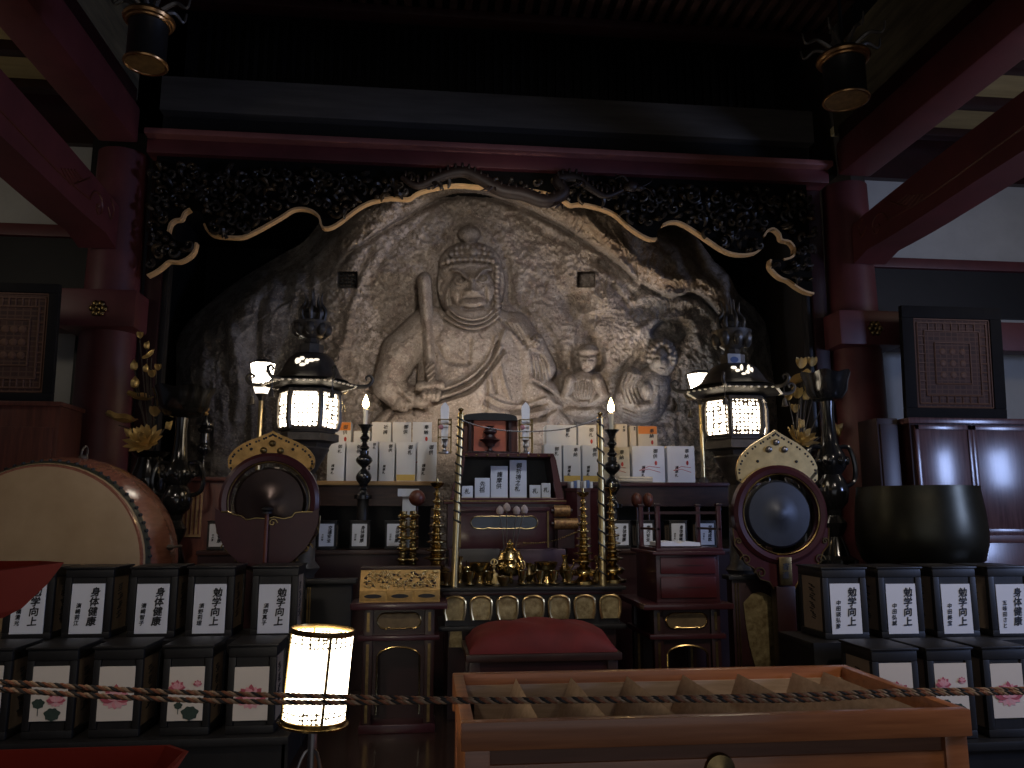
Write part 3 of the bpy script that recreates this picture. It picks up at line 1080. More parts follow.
# ---------------------------------------------------------------- left attendant, seated with joined sleeves
halo = np.hypot((U - 588) / 15, (V - 358) / 18)
h -= 7 * sm(1.25, 0.9, halo) * (V < 372)
bump(583, 404, 26, 18, 12, 0, w=2)
bump(584, 392, 17.5, 22, 18, 2, w=2)
bump(584, 412, 22, 9, 13, 4, w=2)
limb([(571, 380), (566, 396), (580, 405)], [6, 6, 5], 12, 8, 2)
limb([(597, 380), (603, 395), (590, 405)], [6, 6, 5], 12, 8, 2)
bump(587.5, 359, 9, 13, 19, 6, w=2)
bump(588, 351, 9.8, 7, 19, 9, w=2)
line([(578.5, 354.5), (587, 356.5), (597, 354)], 1.2, -4)
line([(579, 349), (588, 347), (597, 349)], 1.0, -3)
for ex in (583.6, 591.2):
    line([(ex - 2.2, 360), (ex, 359.3), (ex + 2.2, 360)], 0.9, -3)
line([(587.4, 358), (587.3, 364)], 1.2, 3.5)
line([(584.5, 367.5), (587.5, 367), (590.5, 367.5)], 0.9, -3)
for k in range(7):
    line([(575 + k * 3.0, 380 + abs(k - 3)), (575.5 + k * 2.8, 392), (579 + k * 1.7, 400)], 0.9, -2.6)
line([(568, 402), (584, 408), (600, 402)], 1.4, -4)
line([(566, 416), (584, 420), (602, 415)], 1.4, -4)
# ---------------------------------------------------------------- right attendant with curly hair and clasped hands
bump(640, 402, 26, 24, 16, 0, w=3)
bump(652, 388, 18, 22, 17, 2, w=3)
limb([(632, 376), (624, 394), (640, 408)], [9, 9, 7], 14, 6, 3)
limb([(640, 408), (654, 404), (657, 388)], [7, 6, 5], 14, 8, 3)
bump(647, 391, 7, 10, 10, 14, w=3)
bump(662, 358, 14.5, 19, 16, 5, w=3)
bump(661, 360, 9.5, 13, 22, 9, w=3)
for k in range(13):
    a = PI * (0.95 + 1.15 * k / 12)
    bump(662 + 12.5 * math.cos(a), 357 + 15.5 * math.sin(a), 3.6, 3.6, 7, 14, w=3)
    if k % 2 == 0:
        bump(662 + 8.5 * math.cos(a), 353 + 10 * math.sin(a), 3.2, 3.2, 6, 20, w=None)
for ex in (656.8, 664.6):
    line([(ex - 2.4, 358.4), (ex, 357.3), (ex + 2.4, 358.4)], 1.0, -3.6)
line([(660.6, 357), (660.2, 364)], 1.3, 4.5)
line([(656.5, 368), (660.5, 367), (664.5, 368)], 1.0, -3.4)
for k in range(5):
    line([(626 + k * 4, 374 + k), (622 + k * 4, 388), (626 + k * 4.4, 402)], 1.1, -3)
for k in range(4):
    line([(624 + k, 408 + k * 4), (642, 413 + k * 4), (660, 407 + k * 4)], 1.2, -3)
# shallow drapery under everything
for k in range(10):
    x = 560 + k * 13
    line([(x, 424), (x + 5 * math.sin(k), 445), (x - 3, 480)], 2.2, -3.2)
# chisel roughness on all of it, finer on the figures
fig = np.clip((who > 0).astype(float) + who_s, 0, 1)
h += (1.6 * fbm(6, 77, 3) + 2.6 * fbm(3.2, 78, 2)) * (1 - 0.62 * fig) * (1 - .6 * left)

# ---------------------------------------------------------------- mesh
o = P(470, 480, YR)
RO = Vector((o.x, YR, 0.25))
D = [fwd * F + right * (u - W / 2) for u in us]
dx = np.array([[0.0]])
fx, fy, fz = fwd * F
ddx = fx + right.x * (U - W / 2) + up.x * (H / 2 - V)
ddy = fy + right.y * (U - W / 2) + up.y * (H / 2 - V)
ddz = fz + right.z * (U - W / 2) + up.z * (H / 2 - V)
RK = 1.2
k = (YR - h * PXM * RK) / ddy
X, Z = ddx * k - RO.x, CAMH + ddz * k - RO.z
Yc = -h * PXM * RK
Z = np.maximum(Z, 0.0)
ny_, nx_ = U.shape
verts = np.stack([X, Yc, Z], -1).reshape(-1, 3)
# normals
tu = np.gradient(np.stack([X, Yc, Z], -1), axis=1)
tv = np.gradient(np.stack([X, Yc, Z], -1), axis=0)
nrm = np.cross(tu, tv)
nrm /= np.linalg.norm(nrm, axis=-1, keepdims=True) + 1e-12
if nrm[nrm.shape[0] // 2, nrm.shape[1] // 2, 1] > 0:
    nrm = -nrm
nrm = nrm.reshape(-1, 3)
idx = np.arange(ny_ * nx_).reshape(ny_, nx_)
quads = np.stack([idx[:-1, :-1], idx[1:, :-1], idx[1:, 1:], idx[:-1, 1:]], -1).reshape(-1, 4)
lab = np.maximum.reduce([np.where(who_s, 4, who)[:-1, :-1], np.where(who_s, 4, who)[1:, 1:]]).reshape(-1)
lab[(lab == 4) & (np.where(who_s, 4, who)[:-1, :-1].reshape(-1) != 4)] = 1
keep = (sd[:-1, :-1] > -20).reshape(-1)
rgh = fbm(70, 200, 4)
# kinds of stone: tan band over the niche, grey tuff to the right and far left, pinkish face
tan = sm(-2, 10, above) * sm(560, 600, U) + 0.6 * sm(0, 8, above) * sm(600, 560, U)
grey = sm(590, 690, U + 60 * rgh) * (1 - 0.9 * sm(-2, 10, above)) + 0.75 * left
pale = sm(-0.03, 0.1, fbm(40, 300, 5)) * sm(460, 400, U) * sm(345, 372, U) * (1 - fig) * (1 - left) + 0.7 * sm(0.0, 0.12, fbm(40, 320, 5)) * sm(600, 640, U) * (1 - fig)
att = np.stack([np.clip(tan, 0, 1), np.clip(grey, 0, 1), np.clip(pale, 0, 1), np.clip(fig, 0, 1)], -1).reshape(-1, 4).astype(np.float32)


def grid_part(name, sel, parent, m):
    q = quads[sel]
    used, inv = np.unique(q, return_inverse=True)
    inv = inv.reshape(-1, 4)
    me = bpy.data.meshes.new(name)
    me.vertices.add(len(used))
    me.vertices.foreach_set('co', verts[used].astype(np.float32).ravel())
    me.loops.add(len(q) * 4)
    me.loops.foreach_set('vertex_index', inv.ravel().astype(np.int32))
    me.polygons.add(len(q))
    me.polygons.foreach_set('loop_start', np.arange(0, len(q) * 4, 4, dtype=np.int32))
    me.update(calc_edges=True)
    me.validate()
    me.shade_smooth()
    me.normals_split_custom_set_from_vertices([tuple(n) for n in nrm[used]])
    ca = me.attributes.new('stone', 'FLOAT_COLOR', 'POINT')
    ca.data.foreach_set('color', att[used].ravel())
    me.materials.append(m)
    ob = bpy.data.objects.new(name, me)
    COL.objects.link(ob)
    if parent:
        ob.parent = parent
    return ob


def stone_mat():
    m = bpy.data.materials.new('weathered_stone')
    m.use_nodes = True
    nt = m.node_tree
    N, L = nt.nodes, nt.links
    b = N['Principled BSDF']
    b.inputs['Roughness'].default_value = 0.9
    b.inputs['Specular IOR Level'].default_value = 0.2
    tc = N.new('ShaderNodeTexCoord')
    at = N.new('ShaderNodeAttribute')
    at.attribute_name = 'stone'
    sp_ = N.new('ShaderNodeSeparateColor')
    L.new(at.outputs['Color'], sp_.inputs['Color'])

    def noise(sc, det=6, ro=0.6):
        n = N.new('ShaderNodeTexNoise')
        n.inputs['Scale'].default_value = sc
        n.inputs['Detail'].default_value = det
        n.inputs['Roughness'].default_value = ro
        L.new(tc.outputs['Object'], n.inputs['Vector'])
        return n.outputs['Fac']

    def mix(f, a, bb):
        n = N.new('ShaderNodeMix')
        n.data_type = 'RGBA'
        if isinstance(f, float):
            n.inputs[0].default_value = f
        else:
            L.new(f, n.inputs[0])
        for i, c in ((6, a), (7, bb)):
            if isinstance(c, tuple):
                n.inputs[i].default_value = (*c, 1)
            else:
                L.new(c, n.inputs[i])
        return n.outputs[2]

    def ramp(f, p0, p1):
        n = N.new('ShaderNodeMapRange')
        n.interpolation_type = 'SMOOTHSTEP'
        n.inputs['From Min'].default_value = p0
        n.inputs['From Max'].default_value = p1
        L.new(f, n.inputs['Value'])
        return n.outputs['Result']

    def mul(a, k):
        n = N.new('ShaderNodeMath')
        n.operation = 'MULTIPLY'
        L.new(a, n.inputs[0])
        if isinstance(k, float):
            n.inputs[1].default_value = k
        else:
            L.new(k, n.inputs[1])
        return n.outputs[0]
    face = mix(ramp(noise(3.0), 0.38, 0.62), (0.3, 0.245, 0.2), (0.42, 0.355, 0.3))
    face = mix(mul(ramp(noise(7.0, 8), 0.5, 0.66), 0.6), face, (0.22, 0.155, 0.13))
    tanc = mix(ramp(noise(4.5), 0.4, 0.62), (0.33, 0.225, 0.145), (0.5, 0.38, 0.26))
    greyc = mix(ramp(noise(5.5, 8), 0.4, 0.62), (0.17, 0.16, 0.155), (0.4, 0.385, 0.37))
    c = mix(sp_.outputs[0], face, tanc)
    c = mix(sp_.outputs[1], c, greyc)
    c = mix(mul(sp_.outputs[2], ramp(noise(14, 8, 0.7), 0.44, 0.58)), c, (0.7, 0.6, 0.54))
    c = mix(mul(ramp(noise(46, 4, 0.7), 0.53, 0.66), 0.75), c, (0.58, 0.49, 0.41))
    c = mix(mul(ramp(noise(36, 4, 0.7), 0.55, 0.68), 0.7), c, (0.12, 0.085, 0.07))
    L.new(c, b.inputs['Base Color'])
    bp = N.new('ShaderNodeBump')
    bp.inputs['Strength'].default_value = 0.8
    bp.inputs['Distance'].default_value = 0.05
    L.new(noise(38, 6, 0.7), bp.inputs['Height'])
    L.new(bp.outputs['Normal'], b.inputs['Normal'])
    return m


STONE = stone_mat()
rk = thing('rock_relief', 'great rock face with a fierce seated deity and two attendants carved in relief', 'rock carving', RO)
grid_part('rock_face', (lab == 0) & keep, rk, STONE)
fg = grid_part('carved_deity', lab == 1, rk, STONE)
fg['label'] = 'large seated deity with bared teeth carved in the rock'
sw_ = grid_part('carved_sword', lab == 4, fg, STONE)
a_ = grid_part('carved_attendant', lab == 2, rk, STONE)
a_['label'] = 'small capped attendant seated beside the deity'
a_ = grid_part('carved_attendant', lab == 3, rk, STONE)
a_['label'] = 'curly haired attendant with clasped hands on the right'
gm = MB()
cx, z0, w_, hh_ = rect(339, 273, 356, 287, YR - 0.1)
for i in range(5):
    gm.box(cx - w_ / 2 + i * w_ / 4 - 0.006 - RO.x, cx - w_ / 2 + i * w_ / 4 + 0.006 - RO.x, -0.12, -0.1, z0 - RO.z, z0 + hh_ - RO.z)
    gm.box(cx - w_ / 2 - RO.x, cx + w_ / 2 - RO.x, -0.12, -0.1, z0 + i * hh_ / 4 - 0.006 - RO.z, z0 + i * hh_ / 4 + 0.006 - RO.z)
obj('socket_grille', gm, BLACKW, rk)

# ================================================================== STEPPED RACKS AND THE BLACK PAPER LANTERNS
DZ = 0.25                                  # top of the inner floor
YU, YLW = 4.85, 4.35                       # fronts of the upper and lower rows
zu0 = P(150, 638, YU).z
zl0 = P(150, 737, YLW).z
zu1 = P(150, 567, YU).z
zl1 = P(150, 646, YLW).z


def rack(x0, x1, label, yl, yu):
    t = thing('stepped_rack', label, 'shelf', ((x0 + x1) / 2, yl, DZ))
    ys = yu - yl - 0.07
    w = (x1 - x0) / 2
    obj('lower_step', MB().box(-w, w, -0.06, ys - 0.03, zl0 - DZ - 0.04, zl0 - DZ, 0.006), BLACKW, t)
    obj('upper_step', MB().box(-w, w, ys, ys + 0.42, zu0 - DZ - 0.04, zu0 - DZ, 0.006), BLACKW, t)
    obj('riser_board', MB().box(-w, w, ys - 0.03, ys, 0, zu0 - DZ, 0), BLACK, t)
    obj('front_board', MB().box(-w + .02, w - .02, -0.03, 0.0, 0, zl0 - DZ - 0.04, 0), BLACK, t)
    for s in (-1, 1):
        poly = [(-0.03, 0), (ys + 0.42, 0), (ys + 0.42, zu0 - DZ - 0.04), (ys, zu0 - DZ - 0.04), (ys, zl0 - DZ - .04), (-0.03, zl0 - DZ - 0.04)]
        xs = s * (w - 0.02)
        vs = [(xs - 0.015, y, z) for y, z in poly] + [(xs + 0.015, y, z) for y, z in poly]
        m = len(poly)
        obj('side_board', MB().raw(vs, [list(range(m)), list(range(2 * m - 1, m - 1, -1))] + [(i, i + m, (i + 1) % m + m, (i + 1) % m) for i in range(m)]), BLACKW, t)
    return t


def same_z(px, py, z):
    d = fwd * F + right * (px - W / 2) + up * (H / 2 - py)
    return d.y * (z - CAMH) / d.z


YUR = same_z(930, 609, P(150, 609, YU).z)
YLR = YUR - 0.5
LWD = 0.258
xl_right = P(306, 600, YU).x
rack(P(-75, 600, YU).x, xl_right + 0.02, 'black stepped rack holding two rows of paper lanterns on the left', YLW, YU)
rack(P(806, 600, YUR).x - 0.02, P(1100, 600, YUR).x, 'black stepped rack holding two rows of paper lanterns on the right', YLR, YUR)


def lotus(kind, w, h):
    """printed lotus picture: list of (name, outline, material), in x,z about the sheet's middle"""
    out = []

    def petal(cx, cz, L, wd, a):
        pts = []
        for i in range(9):
            u = i / 8
            r = wd * math.sin(PI * u) ** 0.8
            pts.append((u * L, r))
        pts = pts + [(x, -y) for x, y in pts[-2:0:-1]]
        c, s = math.cos(a), math.sin(a)
        return [(cx + x * c - y * s, cz + x * s + y * c) for x, y in pts]

    def bloom(cx, cz, R):
        pls, ms = [], []
        for k in range(7):      # long lower petals spreading sideways
            pls.append(petal(cx, cz + R * .02, R * (1.05 - .3 * math.sin(PI * k / 6)), R * .22, PI * (1.0 + 1.0 * k / 6)))
            ms.append(PINK if k % 2 else PINKL)
        for k in range(9):
            pls.append(petal(cx, cz - R * .1, R * (1 - 0.12 * (k % 2)), R * 0.24, PI * (0.02 + 0.96 * k / 8)))
            ms.append(PINK if k % 2 else PINKD)
        for k in range(5):
            pls.append(petal(cx, cz - R * .15, R * .75, R * .2, PI * (0.2 + .6 * k / 4)))
            ms.append(PINKL if k % 2 else PINK)
        out.append(('flower_print', pls, ms))

    def leaf(cx, cz, R):
        pts = [(cx + R * (1 + 0.13 * math.sin(5 * a)) * math.cos(a), cz + 0.8 * R * (1 + 0.1 * math.sin(7 * a)) * math.sin(a)) for a in [i * PI / 12 for i in range(24)]]
        out.append(('leaf_print', [pts, [(cx - 0.002, cz), (cx + 0.002, cz), (cx + 0.002, max(-h * .47, cz - R * 2)), (cx - 0.002, max(-h * .47, cz - R * 2))]], [GREENP, GREENP]))
    if kind == 'A':
        bloom(w * 0.2, -h * 0.12, w * 0.27)
        leaf(-w * 0.28, -h * 0.18, w * 0.17)
        leaf(w * 0.12, -h * 0.38, w * 0.22)
    elif kind == 'B':
        bloom(0, -h * 0.08, w * 0.44)
    else:
        bloom(-w * 0.26, h * 0.12, w * 0.24)
        bloom(w * 0.32, h * 0.18, w * 0.13)
        leaf(-w * 0.2, -h * 0.22, w * 0.12)
        leaf(w * 0.14, -h * 0.36, w * 0.24)
    return out


def flat(polys, y):
    mb = MB()
    for k, p in enumerate(polys):
        yy = y - 0.00025 * k
        mb.raw([(x, yy, z) for x, z in p], [list(range(len(p)))])
    return mb


_proto = {}


def lantern(px, row, style, text=None, small=None, label='', pw=0.0, ph=0.0):
    up_ = row == 'u'
    rt = px > 600
    Y = (YUR if rt else YU) if up_ else (YLR if rt else YLW)
    pc = P(px, 609 if up_ else (691 if rt else 694), Y)
    z0, z1 = (zu0, zu1) if up_ else (zl0, zl1)
    hh = z1 - z0
    key = (row,)
    name = 'paper_lantern'
    d = 0.3
    w = LWD / 2 if up_ else LWD / 2 * .92
    if key not in _proto:
        t = thing(name, label, 'lantern', (pc.x, Y, z0 + 0.002))
        fr = MB()
        fr.box(-w, w, 0, d, 0, hh * 0.09, 0.006).box(-w, w, 0, d, hh * 0.85, hh * 0.97, 0.006)
        for sx in (-1, 1):
            for y in (0.0, d - 0.03):
                fr.box(sx * w - (0.036 if sx > 0 else 0) , sx * w + (0.036 if sx < 0 else 0), y, y + 0.03, hh * 0.09, hh * 0.85, 0.004)
        fr.box(-w + .04, w - .04, 0.006, 0.02, hh * 0.09, hh * 0.85)
        obj('frame', fr, BLACKW, t)
        obj('lid', MB().box(-w - 0.008, w + 0.008, -0.008, d + 0.008, hh * 0.97, hh, 0.006), BLACK, t)
        bk = MB().box(-w + .02, w - .02, d - 0.012, d - 0.008, hh * .09, hh * .85)
        obj('back_pane', bk, SHOJI, t)
        for sx in (-1, 1):
            xx = sx * (w - 0.012)
            obj('side_pane', MB().box(xx - 0.002, xx + 0.002, 0.03, d - 0.03, hh * 0.09, hh * 0.85), SHOJI, t)
            br = MB()
            for sz in range(4):
                cz = hh * (0.68 - 0.13 * sz)
                xs = xx + sx * 0.004
                for q in range(4):
                    y0 = d / 2 + (rnd.random() - 0.5) * 0.035
                    br.tube([(xs, y0 - 0.02, cz + (q - 1.5) * 0.011), (xs, y0 + 0.02, cz + (q - 1.5) * 0.011 + 0.006)], 0.003, 5)
            obj('side_brush_writing', br, INK, t)
        _proto[key] = t
    else:
        t = copy_tree(_proto[key], loc=(pc.x, Y, z0 + 0.002), label=label)
        # writing and prints belong to each lantern: drop the copied ones
        for c in [c for c in bpy.data.objects if c.parent == t and c.name.split('.')[0] in ('front_pane',)]:
            for g in [g for g in bpy.data.objects if g.parent == c]:
                bpy.data.objects.remove(g)
            bpy.data.objects.remove(c)
    t['group'] = 'black paper lanterns in the upper rows' if up_ else 'black paper lanterns in the lower rows'
    pw_, ph_ = (0.176, 0.272) if up_ else (0.17, 0.258)
    pz = pc.z - z0
    fp = obj('front_pane', MB().box(-pw_ / 2, pw_ / 2, -0.001, 0.004, pz - ph_ / 2, pz + ph_ / 2), PAPER if up_ else PAPERL, t)
    if text:
        o = obj('large_writing', text_mesh(text, 0.053, 'large_writing', INK, 0.0018, 1.0), INK, fp)
        o.location = (pw_ * 0.2, -0.003, pz + 0.012)
        o = obj('small_writing', text_mesh(small, 0.029, 'small_writing', INK, 0.0009, 1.08), INK, fp)
        o.location = (-pw_ * 0.27, -0.003, pz - 0.03)
    else:
        pr = lotus(style, pw_, ph_)
        for q, (nm, pls, ms) in enumerate(pr):
            mb, cnt, mats = MB(), [], []
            for i, (pl, m_) in enumerate(zip(pls, ms)):
                if m_ not in mats:
                    mats.append(m_)
                yy = -0.0025 - 0.0002 * (i + q)
                mb.raw([(x, yy, z + pz) for x, z in pl], [list(range(len(pl)))])
                cnt.append(mats.index(m_))
            me = mb.mesh(nm, 0)
            for m_ in mats:
                me.materials.append(m_)
            for f, c in zip(me.polygons, cnt):
                f.material_index = c
            obj(nm, me, PINK, fp)
    return t


PINKL = mat('pale_pink_print', (0.7, 0.38, 0.4), 0.75, var=0.15)
PAPERL = mat('ivory_printed_paper', (0.66, 0.6, 0.52), 0.8, var=0.06, scale=6)
HEALTH, STUDY = '身体健康', '勉学向上'
upper = [(28, STUDY, '高橋清光', 'lettered black lantern half hidden by the red tray, upper row on the left'),
         (87, HEALTH, '演崎莉江', 'lettered black lantern just right of the red tray, upper row on the left'),
         (152, HEALTH, '清崎智子', 'lettered black lantern third from the left end of the upper left row'),
         (209.5, STUDY, '須野莉理', 'lettered black lantern second from the right end of the upper left row'),
         (274, STUDY, '須野真子', 'lettered black lantern at the right end of the upper left row, above the glowing lamp'),
         (846, STUDY, '中田瑛弘彦', 'lettered black lantern at the left end of the upper right row, under the black candlestand'),
         (902, STUDY, '中田弘誠', 'lettered black lantern under the left half of the bronze bowl, upper right row'),
         (957, STUDY, '中田美宝', 'lettered black lantern under the right half of the bronze bowl, upper right row'),
         (1012, HEALTH, '五味田さと', 'lettered black lantern cut by the right edge of the photo, upper row')]
for px, tx, sm_, lb in upper:
    lantern(px, 'u', None, tx, sm_, lb)
lower = [(-17, 'B', 'black lantern with a lotus print cut by the left edge of the photo, lower row'),
         (49.5, 'A', 'black lantern printed with a pink lotus and two green leaves, lower left row'),
         (116, 'B', 'black lantern with one big pink lotus, second whole one in the lower left row'),
         (186, 'C', 'black lantern printed with lotus, bud and leaves, lower left row'),
         (251, 'B', 'black lantern with one pink lotus just left of the glowing lamp'),
         (897, 'B', 'black lantern with a pink lotus, lower right row, beside the offering box'),
         (952, 'C', 'black lantern printed with a lotus, a bud and leaves, lower right row'),
         (1008, 'B', 'black lantern with a pink lotus at the right edge of the photo, lower row')]
for px, st, lb in lower:
    lantern(px, 'l', st, None, None, lb)

# ================================================================== OFFERING BOX
YB0, YB1 = 2.75, 3.6
a, b = P(461, 720, YB0), P(971, 712, YB0)
bx0, bx1, bzt = a.x, b.x, (a.z + b.z) / 2
t = thing('offering_box', 'long orange wood offering box with triangular slats behind the rope', 'offering box', ((bx0 + bx1) / 2, YB0, 0))
w = (bx1 - bx0) / 2
D_ = YB1 - YB0
th = 0.045
rim = bzt - P(700, 745, YB0).z
fr = MB().box(-w, w, 0, th, bzt - rim, bzt, 0.006)
obj('front_rail', fr, BOXW, t)
obj('back_rail', MB().box(-w, w, D_ - th, D_, bzt - rim - 0.06, bzt, 0.006), BOXW, t)
for s in (-1, 1):
    obj('side_rail', MB().box(min(s * w, s * (w - th)), max(s * w, s * (w - th)), th, D_ - th, bzt - rim, bzt, 0.006), BOXW, t)
    for y in (0.012, D_ - th - 0.012):
        obj('corner_post', MB().box(s * (w - 0.055) - 0.042, s * (w - 0.055) + 0.042, y, y + th + 0.01, 0, bzt - rim, 0.006), BOXW, t)
obj('recessed_band', MB().box(-w + 0.09, w - 0.09, 0.035, 0.05, bzt - rim - 0.05, bzt - rim), mat('shaded_brown_band', (0.19, 0.085, 0.05), 0.45, var=0.3, scale=5, stretch=(0.5, 5, 9)), t)
obj('front_panel', MB().box(-w + 0.09, w - 0.09, 0.022, 0.05, 0.06, bzt - rim - 0.05, 0.005), BOXW, t)
obj('back_panel', MB().box(-w + 0.09, w - 0.09, D_ - 0.045, D_ - 0.02, 0.06, bzt - rim), BOXW, t)
for s in (-1, 1):
    obj('side_panel', MB().box(min(s * (w - 0.02), s * (w - 0.045)), max(s * (w - 0.02), s * (w - 0.045)), 0.06, D_ - 0.06, 0.06, bzt - rim), BOXW, t)
obj('bottom_board', MB().box(-w + 0.05, w - 0.05, 0.05, D_ - 0.05, bzt - 0.32, bzt - 0.3), BLACK, t)
inner = MB().box(-w + th, w - th, D_ - th - 0.012, D_ - th, bzt - 0.3, bzt - 0.045)
obj('inner_back_board', inner, BOXG, t)
nb = 7
bxc = (bx0 + bx1) / 2
for i in range(nb):
    x = P((516, 571, 627, 683, 738, 793, 847)[i], 678, YB1 - .06).x - bxc
    x = min(x, w - th - .09)
    pr = MB()
    pts = [(x - 0.072, bzt - 0.2), (x + 0.072, bzt - 0.2), (x, bzt - 0.018)]
    pr.prism(pts, th, D_ - th - 0.012)
    obj('triangular_slat', pr, BOXG, t)
bs_ = P(722, 772, YB0)
bo = MB()
Mb = Matrix.Translation((bs_.x - (bx0 + bx1) / 2, 0.022, bs_.z)) @ Matrix.Rotation(PI / 2, 4, 'X')
bo.lathe([(0.055, 0), (0.05, 0.012), (0.03, 0.018), (0.0001, 0.028)], 24, M=Mb)
obj('round_boss', bo, BRASSD, t)

# ================================================================== BARRIER ROPE
YROPE = 2.62


def rope_path(pts):
    q = [P(x, y, YROPE) for x, y in pts]
    return smoothpts([(p.x, 0, p.z) for p in q], 40)


ropeM = [mat('rope_rust_strand', (0.32, 0.12, 0.055), 0.8, var=0.4, scale=60), mat('rope_dark_strand', (0.035, 0.03, 0.024), 0.8, var=0.4, scale=60), mat('rope_tan_strand', (0.4, 0.26, 0.15), 0.8, var=0.3, scale=60)]
xe0, xe1 = -70, 1110
t = thing('barrier_rope', 'doubled twisted rope of brown and dark strands strung across the front', 'rope', (0, YROPE, 0))
for k, path in enumerate(([(xe0 + 17, 679), (0, 682), (150, 691), (310, 696), (470, 699.5), (640, 698.5), (800, 695), (900, 691), (1024, 689), (xe1 - 17, 685)],
                          [(xe0 + 17, 686), (0, 689), (150, 698), (310, 702), (430, 701), (540, 700.5), (680, 699.5), (800, 699.5), (900, 694), (1024, 692), (xe1 - 17, 690)])):
    c = rope_path(path)
    L = [0]
    for p, q in zip(c[:-1], c[1:]):
        L.append(L[-1] + (q - p).length)
    N = 900
    cs = []
    j = 0
    for i in range(N + 1):
        s = L[-1] * i / N
        while j < len(L) - 2 and L[j + 1] < s:
            j += 1
        f = (s - L[j]) / (L[j + 1] - L[j] + 1e-9)
        cs.append(c[j].lerp(c[j + 1], f))
    for st in range(3):
        pts = []
        for i, p in enumerate(cs):
            an = 2 * PI * (L[-1] * i / N) / 0.052 + st * 2 * PI / 3
            pts.append((p.x, p.y - k * 0.008 + 0.004 * math.cos(an), p.z + 0.004 * math.sin(an)))
        obj('strand', MB().tube(pts, 0.0044, 6), ropeM[st], t)
for nm, px, py in (('left', xe0, 682), ('right', xe1, 687)):
    p = P(px, py, YROPE)
    tp = thing('rope_post', 'dark wooden post that holds the %s end of the barrier rope' % nm, 'post', (p.x, YROPE, 0))
    obj('shaft', MB().lathe(turned([(0.035, p.z + 0.04, 'c'), (0.045, 0.05, 'b')]), 16), DKWOOD, tp)
    obj('foot', MB().lathe([(0.16, 0), (0.15, 0.03), (0.05, 0.06)], 24), DKWOOD, tp)
    sg = 1 if nm == 'left' else -1
    obj('ring', MB().tube([(sg * (.036 + .012 * (1 - math.cos(a))) , .0, p.z + .028 * math.sin(a)) for a in [2 * PI * k / 16 for k in range(16)]], .004, 6, closed=True), BRASSD, tp)

# ================================================================== GLOWING FLOOR LAMP
YLP = 2.98
bot, top = P(313, 722, YLP), P(323, 629, YLP)
r = (P(353, 640, YLP) - P(290, 640, YLP)).x / 2
t = thing('floor_lamp', 'glowing pierced cylinder lamp on a thin pole behind the rope', 'lamp', (bot.x, YLP, 0))
ax = Vector((top.x - bot.x, 0, top.z - bot.z))
hL = ax.length
tilt = math.atan2(ax.x, ax.z)
ML = Matrix.Translation((0, 0, bot.z)) @ Matrix.Rotation(tilt, 4, 'Y')


def pierced(name, col, stren, scale, lo=0.24, metal=(0.4, 0.26, 0.12)):
    m = bpy.data.materials.new(name)
    m.use_nodes = True
    nt = m.node_tree
    b = nt.nodes['Principled BSDF']
    tc = nt.nodes.new('ShaderNodeTexCoord')
    v = nt.nodes.new('ShaderNodeTexVoronoi')
    v.inputs['Scale'].default_value = scale
    v.inputs['Randomness'].default_value = 0.25
    nt.links.new(tc.outputs['Object'], v.inputs['Vector'])
    mr = nt.nodes.new('ShaderNodeMapRange')
    mr.inputs['From Min'].default_value = lo
    mr.inputs['From Max'].default_value = lo + 0.12
    mr.inputs['To Min'].default_value = 1
    mr.inputs['To Max'].default_value = 0.0
    nt.links.new(v.outputs['Distance'], mr.inputs['Value'])
    ms = nt.nodes.new('ShaderNodeMath')
    ms.operation = 'MULTIPLY'
    ms.inputs[1].default_value = stren
    nt.links.new(mr.outputs['Result'], ms.inputs[0])
    b.inputs['Emission Color'].default_value = (*col, 1)
    nt.links.new(ms.outputs[0], b.inputs['Emission Strength'])
    b.inputs['Base Color'].default_value = (*metal, 1)
    b.inputs['Metallic'].default_value = 0.7
    b.inputs['Roughness'].default_value = 0.4
    return m


PIERCE = pierced('pierced_metal_bands', (1.0, 0.86, 0.62), 9.0, 70, 0.5)
obj('shade', MB().lathe([(r * 0.985, hL * 0.16), (r * 0.985, hL * 0.86)], 48, M=ML, close=False), LAMPG, t)
obj('pierced_band', MB().lathe([(r * 0.99, hL * 0.03), (r * 0.99, hL * 0.17)], 48, M=ML, close=False), PIERCE, t)
obj('pierced_band', MB().lathe([(r * 0.99, hL * 0.82), (r * 0.99, hL * 0.97)], 48, M=ML, close=False), PIERCE, t)
for z in (hL * 0.0, hL * 0.96):
    obj('hoop', MB().lathe([(r * 1.0, z - .004), (r * 1.03, z), (r * 1.03, z + hL * 0.045), (r * 1.0, z + hL * 0.05), (r * 0.97, z + hL * 0.02), (r * 1.0, z - .004)], 48, M=ML, close=False), BRASSD, t)
se = MB()
for sa in (0, PI, PI / 2, 3 * PI / 2):
    a = math.radians(-68) + sa
    c, s_ = math.cos(a), math.sin(a)
    se.tube([ML @ Vector((r * 1.005 * c, r * 1.005 * s_, hL * 0.02)), ML @ Vector((r * 1.005 * c, r * 1.005 * s_, hL * 0.97))], 0.0055, 6)
obj('seam_rib', se, BRASSD, t)
obj('base_disc', MB().lathe([(0.0001, -0.02), (r * 0.6, -0.02), (r * 1.08, -0.008), (r * 1.12, 0.0), (r * 1.0, 0.004), (0.0001, 0.004)], 48, M=ML), BRASS, t)
obj('pole', MB().tube([(0, 0, 0.1), (0, 0, bot.z - 0.01)], 0.016, 14), GREYP, t)
for k in range(3):
    a = math.radians(200 + 120 * k)
    obj('leg', MB().tube(smoothpts([(0, 0, bot.z - 0.1), (0.05 * math.cos(a), 0.05 * math.sin(a), bot.z - 0.16), (0.22 * math.cos(a), 0.22 * math.sin(a), 0.012)], 6), 0.006, 8), GREYP, t)
lampP = Vector((bot.x, YLP, bot.z + hL / 2))

